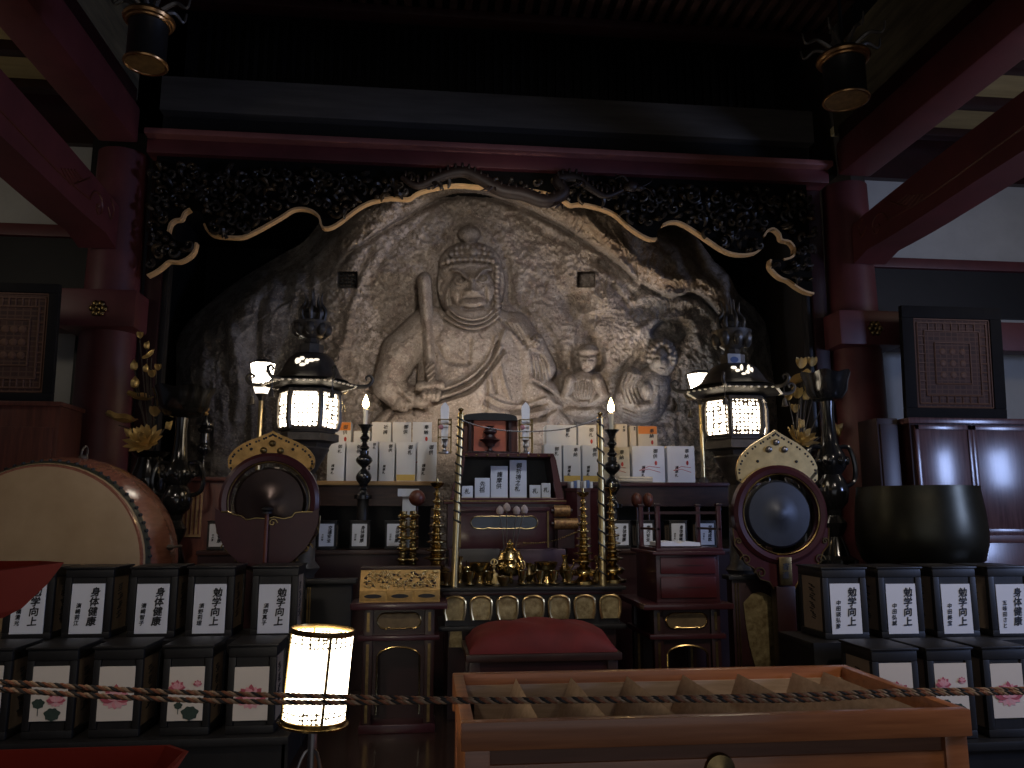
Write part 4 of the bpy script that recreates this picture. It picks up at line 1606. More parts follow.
# ================================================================== RED LACQUER TRAYS
def octo(R, rot=PI / 8, sx=1.0):
    return [(R * sx * math.cos(rot + k * PI / 4), R * math.sin(rot + k * PI / 4)) for k in range(8)]


def chamf(k, a=1.0, b=.8, c=.22):
    q = [(a, -(b - c)), (a, b - c), (a - c, b), (-(a - c), b), (-a, b - c), (-a, -(b - c)), (-(a - c), -b), (a - c, -b)]
    return [(x * k, y * k) for x, y in q]


def tray(loc, R, hgt, label, stand_h, sx=1.0, rz=0.0):
    t = thing('offering_tray', label, 'tray', (loc[0], loc[1], 0), rz)
    z = loc[2]
    mb = MB()
    rings = [(chamf(R * 0.7), z - hgt), (chamf(R * 0.79), z - hgt * 0.85), (chamf(R * 0.92), z - hgt * 0.4), (chamf(R), z), (chamf(R - 0.011), z + 0.001), (chamf(R * 0.89), z - hgt * 0.4), (chamf(R * 0.7), z - hgt + 0.015)]
    vs, fs = [], []
    for pl, zz in rings:
        vs += [(x, y, zz) for x, y in pl]
    for q in range(len(rings) - 1):
        for k in range(8):
            l = (k + 1) % 8
            fs.append((q * 8 + k, q * 8 + l, q * 8 + 8 + l, q * 8 + 8 + k))
    fs.append(list(range(8))[::-1])
    fs.append([len(rings) * 8 - 8 + k for k in range(8)])
    obj('tray', mb.raw(vs, fs), VERM, t, smooth=20)
    st = MB()
    st.zprism(octo(R * 0.5), z - hgt - 0.05, z - hgt - 0.001, chamf(R * 0.66))
    st.zprism(octo(R * 0.16), 0.05, z - hgt - 0.05, octo(R * 0.16))
    st.zprism(octo(R * 0.62), 0, 0.05, octo(R * 0.5))
    obj('pedestal', st, VERM, t, smooth=20)
    return t


q = P(196, 744, 2.1)
tray((q.x - .27, 2.1 - .216, q.z), .27, .09, 'red lacquer octagonal tray low in the front left corner', .5)
q = P(67, 562, 1.74)
tray((q.x - .27, 1.74 - .17, q.z), .27, .1, 'red lacquer octagonal tray held high at the left edge of the photo', 1.2)

# ================================================================== BIG DRUM
YD = 5.32
rr_ = (P(143, 566, YD) - P(36, 566, YD)).x
cD = P(36, 566, YD)
t = thing('taiko_drum', 'large barrel drum with pale hide head at the left', 'drum', (cD.x, YD, DZ))
MD = Matrix.Translation((0, 0, cD.z - DZ)) @ Matrix.Rotation(-PI / 2, 4, 'X')
Ld = 0.74
prof = []
for i in range(15):
    u = i / 14
    prof.append((rr_ * (0.985 + 0.115 * math.sin(PI * u) ** 0.9), Ld * u))
obj('body', MB().lathe(prof, 64, M=MD), DRUMW, t)
obj('head', MB().lathe([(0.0001, -0.012), (rr_ * 0.6, -0.012), (rr_ * 0.93, -0.008), (rr_ * 0.985, 0.004), (rr_ * 1.005, 0.03)], 64, M=MD), SKIN, t)
obj('hide_edge', MB().lathe([(rr_ * 1.006, 0.028), (rr_ * 1.022, 0.05), (rr_ * 1.032, 0.075), (rr_ * 1.02, 0.078)], 64, M=MD, close=False), GREEN, t)
tk = MB()
for i in range(76):
    a = 2 * PI * i / 76
    for rr2, yy in ((1.028, 0.052), (1.034, 0.068)):
        tk.ell((rr2 * rr_ * math.cos(a), yy, cD.z - DZ + rr2 * rr_ * math.sin(a)), 0.011, 0.01, 0.011, 6, 4)
tag(obj('tacks', tk, INK, t), kind='stuff')
obj('rear_head', MB().lathe([(rr_ * 1.0, Ld - 0.02), (rr_ * 0.96, Ld + 0.01), (0.0001, Ld + 0.012)], 48, M=MD), SKIN, t)
for a in (math.radians(82), math.radians(8)):
    rg = MB()
    R2 = rr_ * 1.1
    c = Vector((R2 * math.cos(a), Ld * 0.42, cD.z - DZ + R2 * math.sin(a)))
    rg.ell(c, 0.03, 0.03, 0.02)
    rg.tube([c + Vector((0.045 * math.cos(b) * math.cos(a) + 0.03 * math.cos(a), 0.045 * math.sin(b), 0.045 * math.cos(b) * math.sin(a) + .03 * math.sin(a))) for b in [2 * PI * k / 20 for k in range(20)]], 0.008, 6, closed=True)
    obj('ring_handle', rg, BRONZE, t)
cr = MB()
zb = cD.z - DZ
for y in (0.14, Ld - 0.2):
    poly = [(-0.62, 0), (0.62, 0), (0.62, zb - rr_ * 0.62)] + [(1.085 * rr_ * math.cos(-a), zb + 1.085 * rr_ * math.sin(-a)) for a in [math.radians(x) for x in (46, 60, 75, 90, 105, 120, 134)]] + [(-0.62, zb - rr_ * 0.62)]
    cr.prism(poly, y, y + 0.07)
obj('cradle_stand', cr, DKRED, t)

# ================================================================== BRONZE BOWL
YW = 5.7
cx, z0, w_, h_ = rect(853, 487, 985, 569, YW)
t = thing('singing_bowl', 'large dark bronze bowl gong resting behind the right lanterns', 'bowl', (cx, YW, DZ))
R = w_ / 2 * .86
zb = z0 - DZ
prof = [(0.0001, 0.0), (R * 0.55, 0.0), (R * 0.8, h_ * 0.035), (R * 0.92, h_ * 0.12), (R * 0.985, h_ * 0.3), (R * 1.0, h_ * 0.45), (R * 0.985, h_ * 0.65), (R * 0.955, h_ * 0.85), (R * 0.935, h_ * 0.96), (R * 0.935, h_), (R * 0.885, h_), (R * 0.9, h_ * 0.9), (R * 0.94, h_ * 0.45), (R * 0.75, h_ * 0.1), (0.0001, h_ * 0.06)]
obj('bowl', MB().lathe([(r_, z + zb) for r_, z in prof], 72), BOWLM, t)
obj('cushion', MB().lathe([(R * 0.6, zb - 0.09), (R * 0.8, zb - 0.06), (R * 0.78, zb - 0.0), (R * 0.5, zb - 0.002)], 40), FABRED, t)
obj('stand', MB().lathe([(R * 0.8, 0), (R * 0.7, 0.05), (R * 0.55, 0.2), (R * 0.6, zb - 0.14), (R * 0.85, zb - 0.09)], 12), DKRED, t)

# ================================================================== REAR SHELVES
YSF = 6.62                                  # front of the rear shelves
zsh = P(380, 481, YSF).z


def rear_shelf(x0, x1, label, edge):
    t = thing('altar_shelf', label, 'shelf', ((x0 + x1) / 2, YSF, DZ))
    w = (x1 - x0) / 2
    zt_ = zsh - DZ
    obj('top_board', MB().box(-w, w, 0, 0.62, zt_ - 0.035, zt_, 0.006), edge, t)
    obj('apron', MB().box(-w + .03, w - .03, 0.03, 0.06, zt_ - 0.2, zt_ - 0.035), DKWOOD, t)
    for sx in (-1, 1):
        for y in (0.05, 0.52):
            obj('leg', MB().box(sx * (w - .06) - .03, sx * (w - .06) + .03, y, y + .06, 0, zt_ - .035, .005), DKWOOD, t)
    obj('lower_board', MB().box(-w + .04, w - .04, 0.05, 0.56, 0.35, 0.38), DKWOOD, t)
    obj('back_board', MB().box(-w + .04, w - .04, 0.585, 0.6, 0.1, zt_ - .035), BLACK, t)
    return t


rear_shelf(P(246, 481, YSF).x, P(442, 481, YSF).x, 'honey edged shelf behind the altar that carries the left white paper boxes', SHELFW)
rear_shelf(P(540, 481, YSF).x, P(775, 481, YSF).x, 'dark maroon shelf behind the altar that carries the right white paper boxes', MAROON)


def paper_box(x0, y0, x1, row, label, kind='', ybot=None):
    Y = YSF + (0.04 if row == 'f' else 0.26)
    cx, _, w, _ = rect(x0, y0, x1, 470, Y)
    z1 = P((x0 + x1) / 2, y0, Y).z
    z0 = zsh
    d = 0.17
    t = thing('paper_box', label, 'box', (cx, Y, z0), group='white votive paper boxes on the rear shelves')
    h_ = z1 - z0
    hw_ = w / 2 - 0.003
    obj('box', MB().box(-hw_, hw_, 0, d, 0, h_, 0.004), PAPERC if 'c' in kind else PAPER, t)
    s = min(0.05, w * 0.3)
    ink = rnd.choice(['御札', '奉納', '祈祷', '御供'])
    o = obj('brush_writing', text_mesh(ink, s * 0.8, 'brush_writing', INK, 0.0008, 1.1), INK, t)
    o.location = (hw_ * 0.42, -0.003, h_ - s * 1.3)
    if 'w' in kind:
        o = obj('lower_writing', text_mesh('護摩札', s * 0.6, 'lower_writing', INK, 0.0008, 1.1), INK, t)
        o.location = (-hw_ * 0.35, -0.003, h_ * 0.3)
    if 'r' in kind:
        c = MB()
        c.ell((hw_ * 0.45, -0.001, h_ - s * 2.9), 0.011, 0.002, 0.02, 10, 6)
        obj('red_ornament', c, SEAL, t)
        c = MB()
        for k in (-1, 1):
            c.tube([(-hw_ * 0.6, -0.002, h_ * 0.32), (0, -0.004, h_ * 0.4 + k * 0.012), (hw_ * 0.7, -0.002, h_ * 0.34 + k * 0.02)], 0.002, 5)
        obj('tied_cord', c, SEAL, t)
    if 'o' in kind:
        obj('orange_band', MB().box(-hw_ + .004, hw_ - .004, -0.002, 0.001, h_ * 0.86, h_ - .002), ORANGE, t)
    if 'y' in kind:
        obj('yellow_band', MB().box(-hw_ + .004, hw_ - .004, -0.002, 0.001, 0.005, h_ * 0.17), YELLOW, t)
    return t


# left group
for a in ((327, 442, 345, 'f', 'white paper box with bold writing at the left end of the front row, left shelf', 'w'),
          (346, 442, 364, 'f', 'narrow white paper box behind the left black candlestick', ''),
          (365, 441, 378, 'f', 'very narrow white paper box just right of the left black candlestick', 'w'),
          (379, 442, 395, 'f', 'white paper box with two columns of writing, left shelf', 'w'),
          (396, 442, 416, 'f', 'white paper box with a yellow foot band, left shelf', 'y'),
          (417, 442, 437, 'f', 'white paper box at the right end of the left shelf front row', 'w'),
          (330, 422, 351, 'b', 'tall white paper box with an orange top band, left shelf back row', 'or'),
          (353, 431, 370, 'b', 'shorter white paper box behind the left candlestick, back row', ''),
          (371, 422, 391, 'b', 'tall white paper box right of the left candle, back row', ''),
          (392, 422, 411, 'b', 'tall white paper box second from the right, left shelf back row', ''),
          (412, 422, 432, 'b', 'tall white paper box at the right end of the left back row', 'r'),
          (544, 444, 562, 'f', 'white paper box at the left end of the right shelf, beside the hooded case', ''),
          (563, 445, 581, 'f', 'white paper box left of the right brass pole, front row', 'wy'),
          (582, 445, 600, 'f', 'white paper box just behind the right brass pole', 'wy'),
          (602, 447, 630, 'f', 'cream paper box behind the right black candlestick', 'cr'),
          (632, 446, 665, 'f', 'wide white paper box tied with red cord, right shelf front row', 'rw'),
          (667, 446, 695, 'f', 'wide white paper box at the right end of the right shelf', 'rw'),
          (546, 425, 577, 'b', 'wide white paper box above the hooded case, right back row', ''),
          (578, 425, 597, 'b', 'white paper box behind the top of the right brass pole', 'r'),
          (616, 424, 628, 'b', 'narrow cream paper box just right of the right candle', 'c'),
          (630, 426, 637, 'b', 'very narrow cream paper box in the right back row', 'c'),
          (638, 426, 658, 'b', 'cream topped paper box at the right end of the right back row', 'ocr')):
    paper_box(*a[:4], a[4], a[5])
# bundle of papers lying at the shelf's edge
p = P(636, 484, YSF - 0.03)
t = thing('paper_bundle', 'rolled bundle of tan papers lying on the edge of the right shelf', 'papers', (p.x, YSF + 0.02, zsh))
for k in range(3):
    obj('paper', MB().tube([(-0.17 + .03 * k, 0.0 - .03, 0.013 + 0.02 * (k == 1)), (0.15, 0.012 - .03, 0.013 + 0.02 * (k == 1))], 0.013, 8), PAPERC, t)

# second step in front of the rear shelves for small lanterns
YST = 6.15
zst = P(380, 550, YST).z
for nm, x0, x1 in (('left', 196, 446), ('right', 604, 768)):
    a, b = P(x0, 550, YST).x, P(x1, 550, YST).x
    t = thing('altar_step', 'dark stained step under the row of small lanterns, %s of the altar' % nm, 'shelf', ((a + b) / 2, YST, DZ))
    w = (b - a) / 2
    obj('top_board', MB().box(-w, w, 0, 0.4, zst - DZ - .035, zst - DZ, .005), DKWOOD, t)
    obj('front_board', MB().box(-w + .01, w - .01, 0.015, 0.04, 0, zst - DZ - .035), DKRED, t)


def small_lantern(px, text, small, label):
    pr = _proto[('u',)]
    hh = zu1 - zu0
    Y = YST + 0.06
    p = P(px, 550, Y)
    s = 0.55
    t = copy_tree(pr, loc=(p.x, Y, zst + 0.002), label=label)
    t.scale = (s, s, s)
    t['group'] = 'small lettered lanterns behind the altar'
    for c in [c for c in bpy.data.objects if c.parent == t and c.name.split('.')[0] == 'front_pane']:
        for g in [g for g in bpy.data.objects if g.parent == c]:
            bpy.data.objects.remove(g)
        bpy.data.objects.remove(c)
    pw_, ph_, pz = 0.2, 0.3, hh * 0.5
    fp = obj('front_pane', MB().box(-pw_ / 2, pw_ / 2, -0.001, 0.004, pz - ph_ / 2, pz + ph_ / 2), PAPER, t)
    o = obj('large_writing', text_mesh(text, 0.058, 'large_writing', INK, 0.002, 0.98), INK, fp)
    o.location = (pw_ * 0.2, -0.003, pz + 0.012)
    o = obj('small_writing', text_mesh(small, 0.03, 'small_writing', INK, 0.001, 1.05), INK, fp)
    o.location = (-pw_ * 0.27, -0.003, pz - 0.03)


small_lantern(216, '身体健康', '中井清', 'small lettered lantern half behind the left gong frame')
small_lantern(326, '交通安全', '大井健', 'small lettered lantern just right of the left gong frame')
small_lantern(359, '身体健康', '田中誠', 'small lettered lantern under the left black candlestick')
small_lantern(394, '身体健康', '石井光', 'small lettered lantern beside the pair of brass columns')
small_lantern(622, '身体健康', '山口武', 'small lettered lantern behind the tall brass stand on the right')
small_lantern(646, '家内安全', '小川進', 'small lettered lantern left in the right lacquer rack')
small_lantern(679, '身体健康', '西村光', 'small lettered lantern seen in the middle of the right lacquer rack')
small_lantern(708, '学業成就', '今井仁', 'small lettered lantern at the right end, beside the right gong frame')

# ================================================================== CENTRAL CASE, SHRINE AND ALTAR STEPS
YCA = 6.15


def T_at(name, label, cat, px, py, Y, group=None, z=None):
    p = P(px, py, Y)
    return thing(name, label, cat, (p.x, Y, p.z if z is None else z), group=group), p


# stand of the case (long maroon counter)
cx, z0, w_, h_ = rect(444, 500, 566, 512, YCA)
zcase = P(505, 500, YCA).z
t = thing('altar_counter', 'maroon counter with gilt edge that carries the hooded tablet case', 'counter', (cx, YCA, DZ))
w = w_ / 2
obj('top_board', MB().box(-w, w, -0.02, 0.45, zcase - DZ - .03, zcase - DZ, .005), REDL, t)
obj('gilt_edge', MB().box(-w, w, -0.024, -0.02, zcase - DZ - .012, zcase - DZ - .004), BRASSD, t)
obj('body', MB().box(-w + .03, w - .03, 0.0, 0.43, 0, zcase - DZ - .03), MAROON, t)
# hooded case
cx, z0, w_, h_ = rect(451, 453, 564, 500, YCA)
t = thing('tablet_case', 'dark red case with sloping sides that holds white tablets', 'case', (cx, YCA, zcase))
w = w_ / 2
wt = w * 0.86
fr = MB()
th = 0.045
for s in (-1, 1):
    fr.prism([(s * w, 0.0), (s * (w - th * 1.3), 0.0), (s * (wt - th), h_ - th), (s * (wt - 0.02), h_), (s * wt, h_ - 0.05)], 0.0, 0.36)
fr.box(-wt + .02, wt - .02, 0.0, 0.36, h_ - 0.03, h_, .005)
obj('frame', fr, REDL, t)
obj('interior', MB().prism([(-w + th, 0.0), (w - th, 0.0), (wt - th * .8, h_ - .03), (-wt + th * .8, h_ - .03)], 0.33, 0.36), BLACK, t)
obj('bottom_board', MB().box(-w, w, -0.01, 0.36, 0.0, 0.016, .004), REDL, t)
kn = MB()
for k in range(9):
    kn.ell((-wt * 0.85 + k * wt * 1.7 / 8, -0.002, h_ - .018), 0.011, 0.008, 0.009, 8, 6)
tag(obj('studs', kn, BRASSD, t), kind='stuff')
for px0, px1, py0, tx, lb in ((462, 473, 486, '札', 'lowest white tablet at the left end of the case'), (475, 490, 478, '先祖', 'second white tablet in the case, stepping up from the left'), (491, 508, 466, '護摩供', 'tall white tablet second tallest in the case'),
                              (510, 527, 460, '御祈祷之札', 'tallest white tablet in the middle of the case'), (530, 541, 485, '札', 'short pale tablet right of the tallest in the case'), (542, 551, 483, '札', 'short grey white tablet at the right end of the case')):
    c, zz, ww, hh2 = rect(px0, py0, px1, 498, YCA + .08)
    tt = thing('tablet', lb, 'tablet', (c, YCA + 0.1, zcase + 0.018), group='white tablets in the hooded case')
    obj('board', MB().box(-ww / 2, ww / 2, 0, 0.018, 0.0, hh2, .002), PAPER, tt)
    o = obj('brush_writing', text_mesh(tx, min(0.045, hh2 / (len(tx) + 1)), 'brush_writing', INK, 0.0008, 1.0), INK, tt)
    o.location = (0, -0.002, hh2 * 0.55)
    obj('foot', MB().box(-ww / 2 + .002, ww / 2 - .002, -0.012, 0.03, 0, 0.008), PAPERC, tt)
zcase_top = zcase + h_
# domed shrine on the case
cx, z0, w_, h_ = rect(461, 412, 518, 452, YCA + .1)
t = thing('altar_shrine', 'red brown domed shrine standing on the hooded case', 'shrine', (cx, YCA + 0.06, zcase_top))
w = w_ / 2
obj('back_body', MB().box(-w * .92, w * .92, 0.06, 0.26, 0, h_ * .86, .01), REDWOOD, t)
obj('front_panel', MB().box(-w * .56, w * .56, 0.02, 0.06, 0.02, h_ * .84), mat('amber_lacquer_panel', (0.6, 0.17, 0.075), 0.3, col2=(0.42, 0.09, 0.05), scale=4, coat=.4), t)
for s in (-1, 1):
    obj('post', MB().box(s * w * .7 - .012, s * w * .7 + .012, 0.0, 0.05, 0, h_ * .86, .004), DKRED, t)
    obj('side_panel', MB().box(min(s * w * .75, s * w * .98), max(s * w * .75, s * w * .98), 0.03, 0.07, 0, h_ * .84, .004), REDWOOD, t)
poly = [(-w * .95, h_ * .82)] + [(w * .95 * math.cos(PI - PI * k / 12) * (1 if 0 < k < 12 else 1), h_ * .86 + h_ * .14 * math.sin(PI * k / 12) ** .6) for k in range(13)] + [(w * .95, h_ * .82)]
obj('curved_lid', MB().prism(poly, -0.02, 0.28), BLACK, t)
obj('crest_knob', MB().lathe(turned([(0.04, 0.02, 'f'), (0.026, 0.035, 'v'), (0.085, 0.05, 'f'), (0.082, 0.04, 'i'), (0.055, 0.05, 'b'), (0.04, 0.02, 'v')]), 24, c=(0, -0.005, 0.0), ry=.55), DKRED, t)
obj('sill', MB().box(-w, w, -0.05, 0.28, 0, 0.012, .003), DKRED, t)
WHITEP = mat('bright_white_paper', (.85, .83, .82), .8, var=.03)
# white paper wands on little brass galleries
for px, side in ((444.5, 'left'), (526.5, 'right')):
    p0, p1 = P(px, 452, YCA + .05), P(px, 401, YCA + .05)
    H_ = p1.z - zcase_top
    t = thing('paper_wand', 'white pointed paper wand on the %s of the domed shrine' % side, 'altar ornament', (p0.x, YCA + 0.1, zcase_top))
    obj('foot', MB().lathe(turned([(0.045, 0.012, 'c'), (0.03, 0.03, 'i'), (0.02, 0.04, 'b'), (0.028, 0.03, 'f')]), 20), GREYP, t)
    obj('paper', MB().prism([(-.022, .06), (.022, .06), (.034, H_ - .06), (.03, H_ - .035), (0, H_), (-.03, H_ - .035), (-.034, H_ - .06)], -.004, .004), WHITEP, t)
    rl = MB()
    for sx in (-1, 1):
        for y in (-.03, .03):
            rl.box(sx * .05 - .004, sx * .05 + .004, y - .004, y + .004, 0, H_ * .66)
    for zz in (.3, .55, .64):
        rl.box(-.054, .054, -.034, -.026, H_ * zz, H_ * zz + .008).box(-.054, .054, .026, .034, H_ * zz, H_ * zz + .008)
    obj('gallery', rl, BRASS, t)
    obj('pink_bead', MB().ell((-0.03, -0.034, H_ * .5), .02, .014, .02), mat('pink_bead_%s' % side, (.5, .2, .22), .4), t)

# cartouche bench in front
YCB = 5.92
cx, z0, w_, h_ = rect(460, 507, 548, 549, YCB)


def cartouche_outline(w, h, n=6):
    """long panel opening with pinched lower corners"""
    r = h * 0.48
    pts = []
    pts += arc(w - r, h / 2, r, -PI / 2, PI / 2, 8)
    pts += [(w * .3, h * .98), (0, h), (-w * .3, h * .98)]
    pts += arc(-w + r, h / 2, r, PI / 2, 3 * PI / 2, 8)
    pts += [(-w * .62, -h * .02), (-w * .5, h * .06), (-w * .3, 0.0), (0, h * .02), (w * .3, 0.0), (w * .5, h * .06), (w * .62, -h * .02)]
    return pts


def outline(mb, pts, r, y):
    mb.tube([(x, y, z) for x, z in pts], r, 6, closed=True)


zplinth = z0
PURPL = mat('worn_purple_lacquer', (.085, .05, .065), .35, var=.35, scale=6)
t = thing('altar_bench', 'maroon bench with a long gilt outlined opening, in front of the tablet case', 'bench', (cx, YCB, DZ))
w = w_ / 2
zo = z0 - DZ
obj('body', MB().box(-w, w, 0, 0.2, zo, zo + h_ * .98, .006), MAROON, t)
obj('plinth', MB().box(-w - .08, w + .12, -.06, 0.22, zo - 0.12, zo, .008), PURPL, t)
obj('lower_plinth', MB().box(-w - .1, w + .3, -.1, 0.21, 0, zo - 0.12, .008), PURPL, t)
cpts = [(x, z + zo + h_ * .48) for x, z in cartouche_outline(w * .76, h_ * .3)]
obj('opening', MB().prism(cpts, -.004, .01), mat('dark_blue_opening', (0.03, 0.04, 0.055), .25, var=.3, coat=.4), t)
g = MB()
outline(g, cpts, .005, -.005)
obj('gilt_outline', g, BRASSD, t)
for s in (-1, 1):
    obj('gilt_strip', MB().box(s * w - .006, s * w + .006, -.006, 0.0, zo + .01, zo + h_ * .96), BRASSD, t)
obj('cornice', MB().box(-w - .01, w + .01, -.012, .2, zo + h_ * .9, zo + h_, .004), MAROON, t)
# grey plank lying on the steps
p = P(478, 557, YCB - .14)
zpl = z0 - .12
# drum shaped maroon box with books on it
YRB = 6.2
cx, z0, w_, h_ = rect(567, 488, 601, 527, YRB)
t = thing('sutra_casket', 'tall maroon casket right of the hooded case', 'casket', (cx, YRB, DZ))
w = w_ / 2
pl = [(w * math.cos(a), .14 + .14 * math.sin(a)) for a in [2 * PI * k / 8 + PI / 8 for k in range(8)]]
obj('body', MB().zprism(pl, 0, z0 + h_ - DZ - .02), MAROON, t, smooth=20)
obj('lid', MB().zprism([(x * 1.08, (y - .14) * 1.08 + .14) for x, y in pl], z0 + h_ - DZ - .02, z0 + h_ - DZ), MAROON, t, smooth=20)
ztopc = z0 + h_
for k in range(7):
    x = cx - w * .6 + k * w * 1.15 / 6
    b = obj('booklet', MB().box(-.011, .011, 0, .15, 0, .052 + .006 * (k % 3), .002), (PAPER, BLUEC, PAPER, GREYP)[k % 4], None, (x, YRB + .06, ztopc))
    tag(b, ['white booklet at the left end', 'blue booklet beside the leftmost', 'third booklet, white,', 'grey booklet in the middle', 'white booklet right of the grey one', 'blue booklet near the right end', 'white booklet at the right end'][k] + ' of the row on the maroon casket', 'booklet', 'booklets standing on the maroon casket')
# brocade scrolls
for k, (px, py) in enumerate(((560, 511), (564, 524))):
    p = P(px + 3, py, YCB + .02)
    t = thing('brocade_scroll', ['shorter gilt brown rolled scroll beside the bench', 'longer gilt brown rolled scroll lying below the other'][k], 'scroll', (p.x, YCB + .08, p.z))
    L = .06 + .03 * k
    obj('roll', MB().tube([(-L, 0, 0), (L, 0, 0)], .042, 16), mat('gilt_brocade_%d' % k, (.38, .22, .08), .45, .5, col2=(.12, .05, .02), scale=45), t)
    for s in (-1, 1):
        obj('roller_end', MB().tube([(s * L, 0, 0), (s * (L + .02), 0, 0)], .018, 12), DKRED, t)
    sup = P(px, py, YCB + .02).z
    if k:
        obj('rest', MB().box(-L * .7, L * .7, -.02, .02, zplinth - p.z + .001, -.041), DKRED, t)
    else:
        obj('rest', MB().box(-L * .7, L * .7, .045, .06, zplinth - p.z + .001, .03), DKRED, t)

# ================================================================== LOTUS PANEL ALTAR
GOLDR = mat('bright_gilt_rim', (.7, .52, .24), .3, .9, var=.3, scale=14)
YA = 5.2
cx, z0, w_, h_ = rect(439, 587, 626, 617, YA)
zat = P(530, 587, YA).z
t = thing('altar_table', 'black altar table with a row of gilt arched panels along the front', 'altar', (cx, YA, DZ))
w = w_ / 2
za = zat - DZ
obj('top', MB().box(-w, w, -.02, .55, za - .022, za, .005), BLACK, t)
obj('moulding', MB().box(-w + .02, w - .02, 0.0, .54, za - .05, za - .022, .006), DKRED, t)
ph = h_ * .84
zb_ = za - .05 - ph
obj('frieze', MB().box(-w + .04, w - .04, .03, .58, zb_ - .03, za - .05), BLACK, t)
n = 7
pw = 2 * (w - .03) / 6.85
for i in range(n):
    x = -w + .03 + pw * (i + .42)
    a_ = pw * .39
    pts = [(x - a_ * .8, zb_ + .005), (x - a_ * .97, zb_ + ph * .3), (x - a_, zb_ + ph * .72)] + arc(x, zb_ + ph * .72, a_, PI, 0, 8, ph * .24)[1:] + [(x + a_ * .97, zb_ + ph * .3), (x + a_ * .8, zb_ + .005)]
    pts = [(min(px_, w - .02), pz_) for px_, pz_ in pts]
    pn = obj('arched_panel', MB().prism(pts, .012, .03), GILTP, t)
    rm = MB()
    rm.tube([(q[0], .008, q[1]) for q in pts], .0095, 6)
    obj('panel_rim', rm, GOLDR, pn)
obj('lower_moulding', MB().box(-w + .0, w - .0, -.01, .54, zb_ - .06, zb_ - .03, .006), BLACK, t)
obj('base', MB().box(-w + .06, w - .06, .04, .58, 0, zb_ - .06), DKRED, t)
# small lower gilt panel at the left
c2, z2, w2, h2 = rect(449, 632, 463, 648, YA)
obj('side_panel', MB().prism([(c2 - cx + x, z2 - DZ + z) for x, z in [(-w2 / 2, 0), (w2 / 2, 0), (w2 / 2 * .8, h2), (-w2 / 2 * .8, h2)]], .025, .04), GILTP, t)

# red cushion on its low seat
YSE = 4.6
cx, z0, w_, h_ = rect(466, 620, 622, 662, YSE)
t = thing('prayer_seat', 'low black prayer seat in front of the altar', 'seat', (cx, YSE, DZ))
w = w_ / 2
zs = P(540, 654, YSE).z - DZ
obj('top', MB().box(-w, w, 0, .55, zs - .04, zs, .005), DKWOOD, t)
for sx in (-1, 1):
    for y in (.02, .47):
        obj('leg', MB().box(sx * (w - .05) - .03, sx * (w - .05) + .03, y, y + .06, 0, zs - .04, .005), DKWOOD, t)
obj('apron', MB().box(-w + .05, w - .05, .03, .05, zs - .14, zs - .04), DKRED, t)
hc = P(540, 620, YSE + .25).z - (zs + DZ)
cm = MB()
N_ = 20
vsx, fsx = [], []
for j in range(N_ + 1):
    for i in range(N_ + 1):
        u, v = i / N_ * 2 - 1, j / N_ * 2 - 1
        e = (max(0, 1 - abs(u) ** 3) * max(0, 1 - abs(v) ** 3)) ** .45
        vsx.append((u * w * .95, .275 + v * .25, .02 + (hc - .02) * e * (1 - .12 * u * u) + .008 * math.sin(9 * u + 4 * v)))
for j in range(N_):
    for i in range(N_):
        a = j * (N_ + 1) + i
        fsx.append((a, a + 1, a + N_ + 2, a + N_ + 1))
nb_ = len(vsx)
edge_i = [i for i in range(N_ + 1)] + [j * (N_ + 1) + N_ for j in range(1, N_ + 1)] + [N_ * (N_ + 1) + i for i in range(N_ - 1, -1, -1)] + [j * (N_ + 1) for j in range(N_ - 1, 0, -1)]
for i in edge_i:
    vsx.append((vsx[i][0], vsx[i][1], 0.0))
m_ = len(edge_i)
for q in range(m_):
    fsx.append((edge_i[q], nb_ + q, nb_ + (q + 1) % m_, edge_i[(q + 1) % m_]))
fsx.append([nb_ + q for q in range(m_)])
c_ = obj('cushion', MB().raw(vsx, fsx), FABRED, None, (cx, YSE, zs + DZ), smooth=60)
tag(c_, 'red silk cushion on the low seat before the altar', 'cushion')

# ================================================================== BRASS POLES WITH SPIRAL CORD
YPO = 5.27
tops = []
for px0, py0, px1, py1, side in ((454, 586, 461, 414, 'left'), (603, 586, 600, 418, 'right')):
    b0, b1 = P(px0, py0, YPO), P(px1, py1, YPO)
    t = thing('brass_pole', 'pale brass pole with a dark cord wound round it, at the altar\'s %s' % side, 'pole', (b0.x, YPO, zat))
    L = b1.z - zat
    dxp = b1.x - b0.x
    obj('pole', MB().tube([(0, 0, 0), (dxp, 0, L)], [.022, .018], 20), POLE, t)
    obj('tip', MB().lathe(turned([(.02, .012, 'c'), (.015, .012, 'v'), (.02, .02, 'b')]), 14, c=(dxp, 0, L - .005)), BRASS, t)
    N_ = 260
    turns = 11.5
    pts = []
    for i in range(N_):
        u = i / (N_ - 1)
        a = -2 * PI * turns * u
        zz = L * (.05 + .93 * u) if side == 'right' else L * (.36 + .62 * u)
        rr2 = .0245 - .003 * u
        pts.append((dxp * zz / L + rr2 * math.cos(a), rr2 * math.sin(a), zz))
    obj('wound_cord', MB().tube(pts, .0062, 6), BLACK, t)
    tops.append((b1, t))
q = [P(x, y, YPO) for x, y in ((462, 421), (480, 427), (505, 431), (530, 432), (560, 430), (582, 425), (599, 419))]
cd_ = thing('altar_rope', 'thin dark cord sagging between the tops of the two brass poles', 'cord', (q[0].x, YPO - .03, q[0].z))
cd_o = obj('cord', MB().tube(smoothpts([(p_.x - q[0].x, 0, p_.z - q[0].z) for p_ in q], 6), .0045, 6), DKRED, cd_)
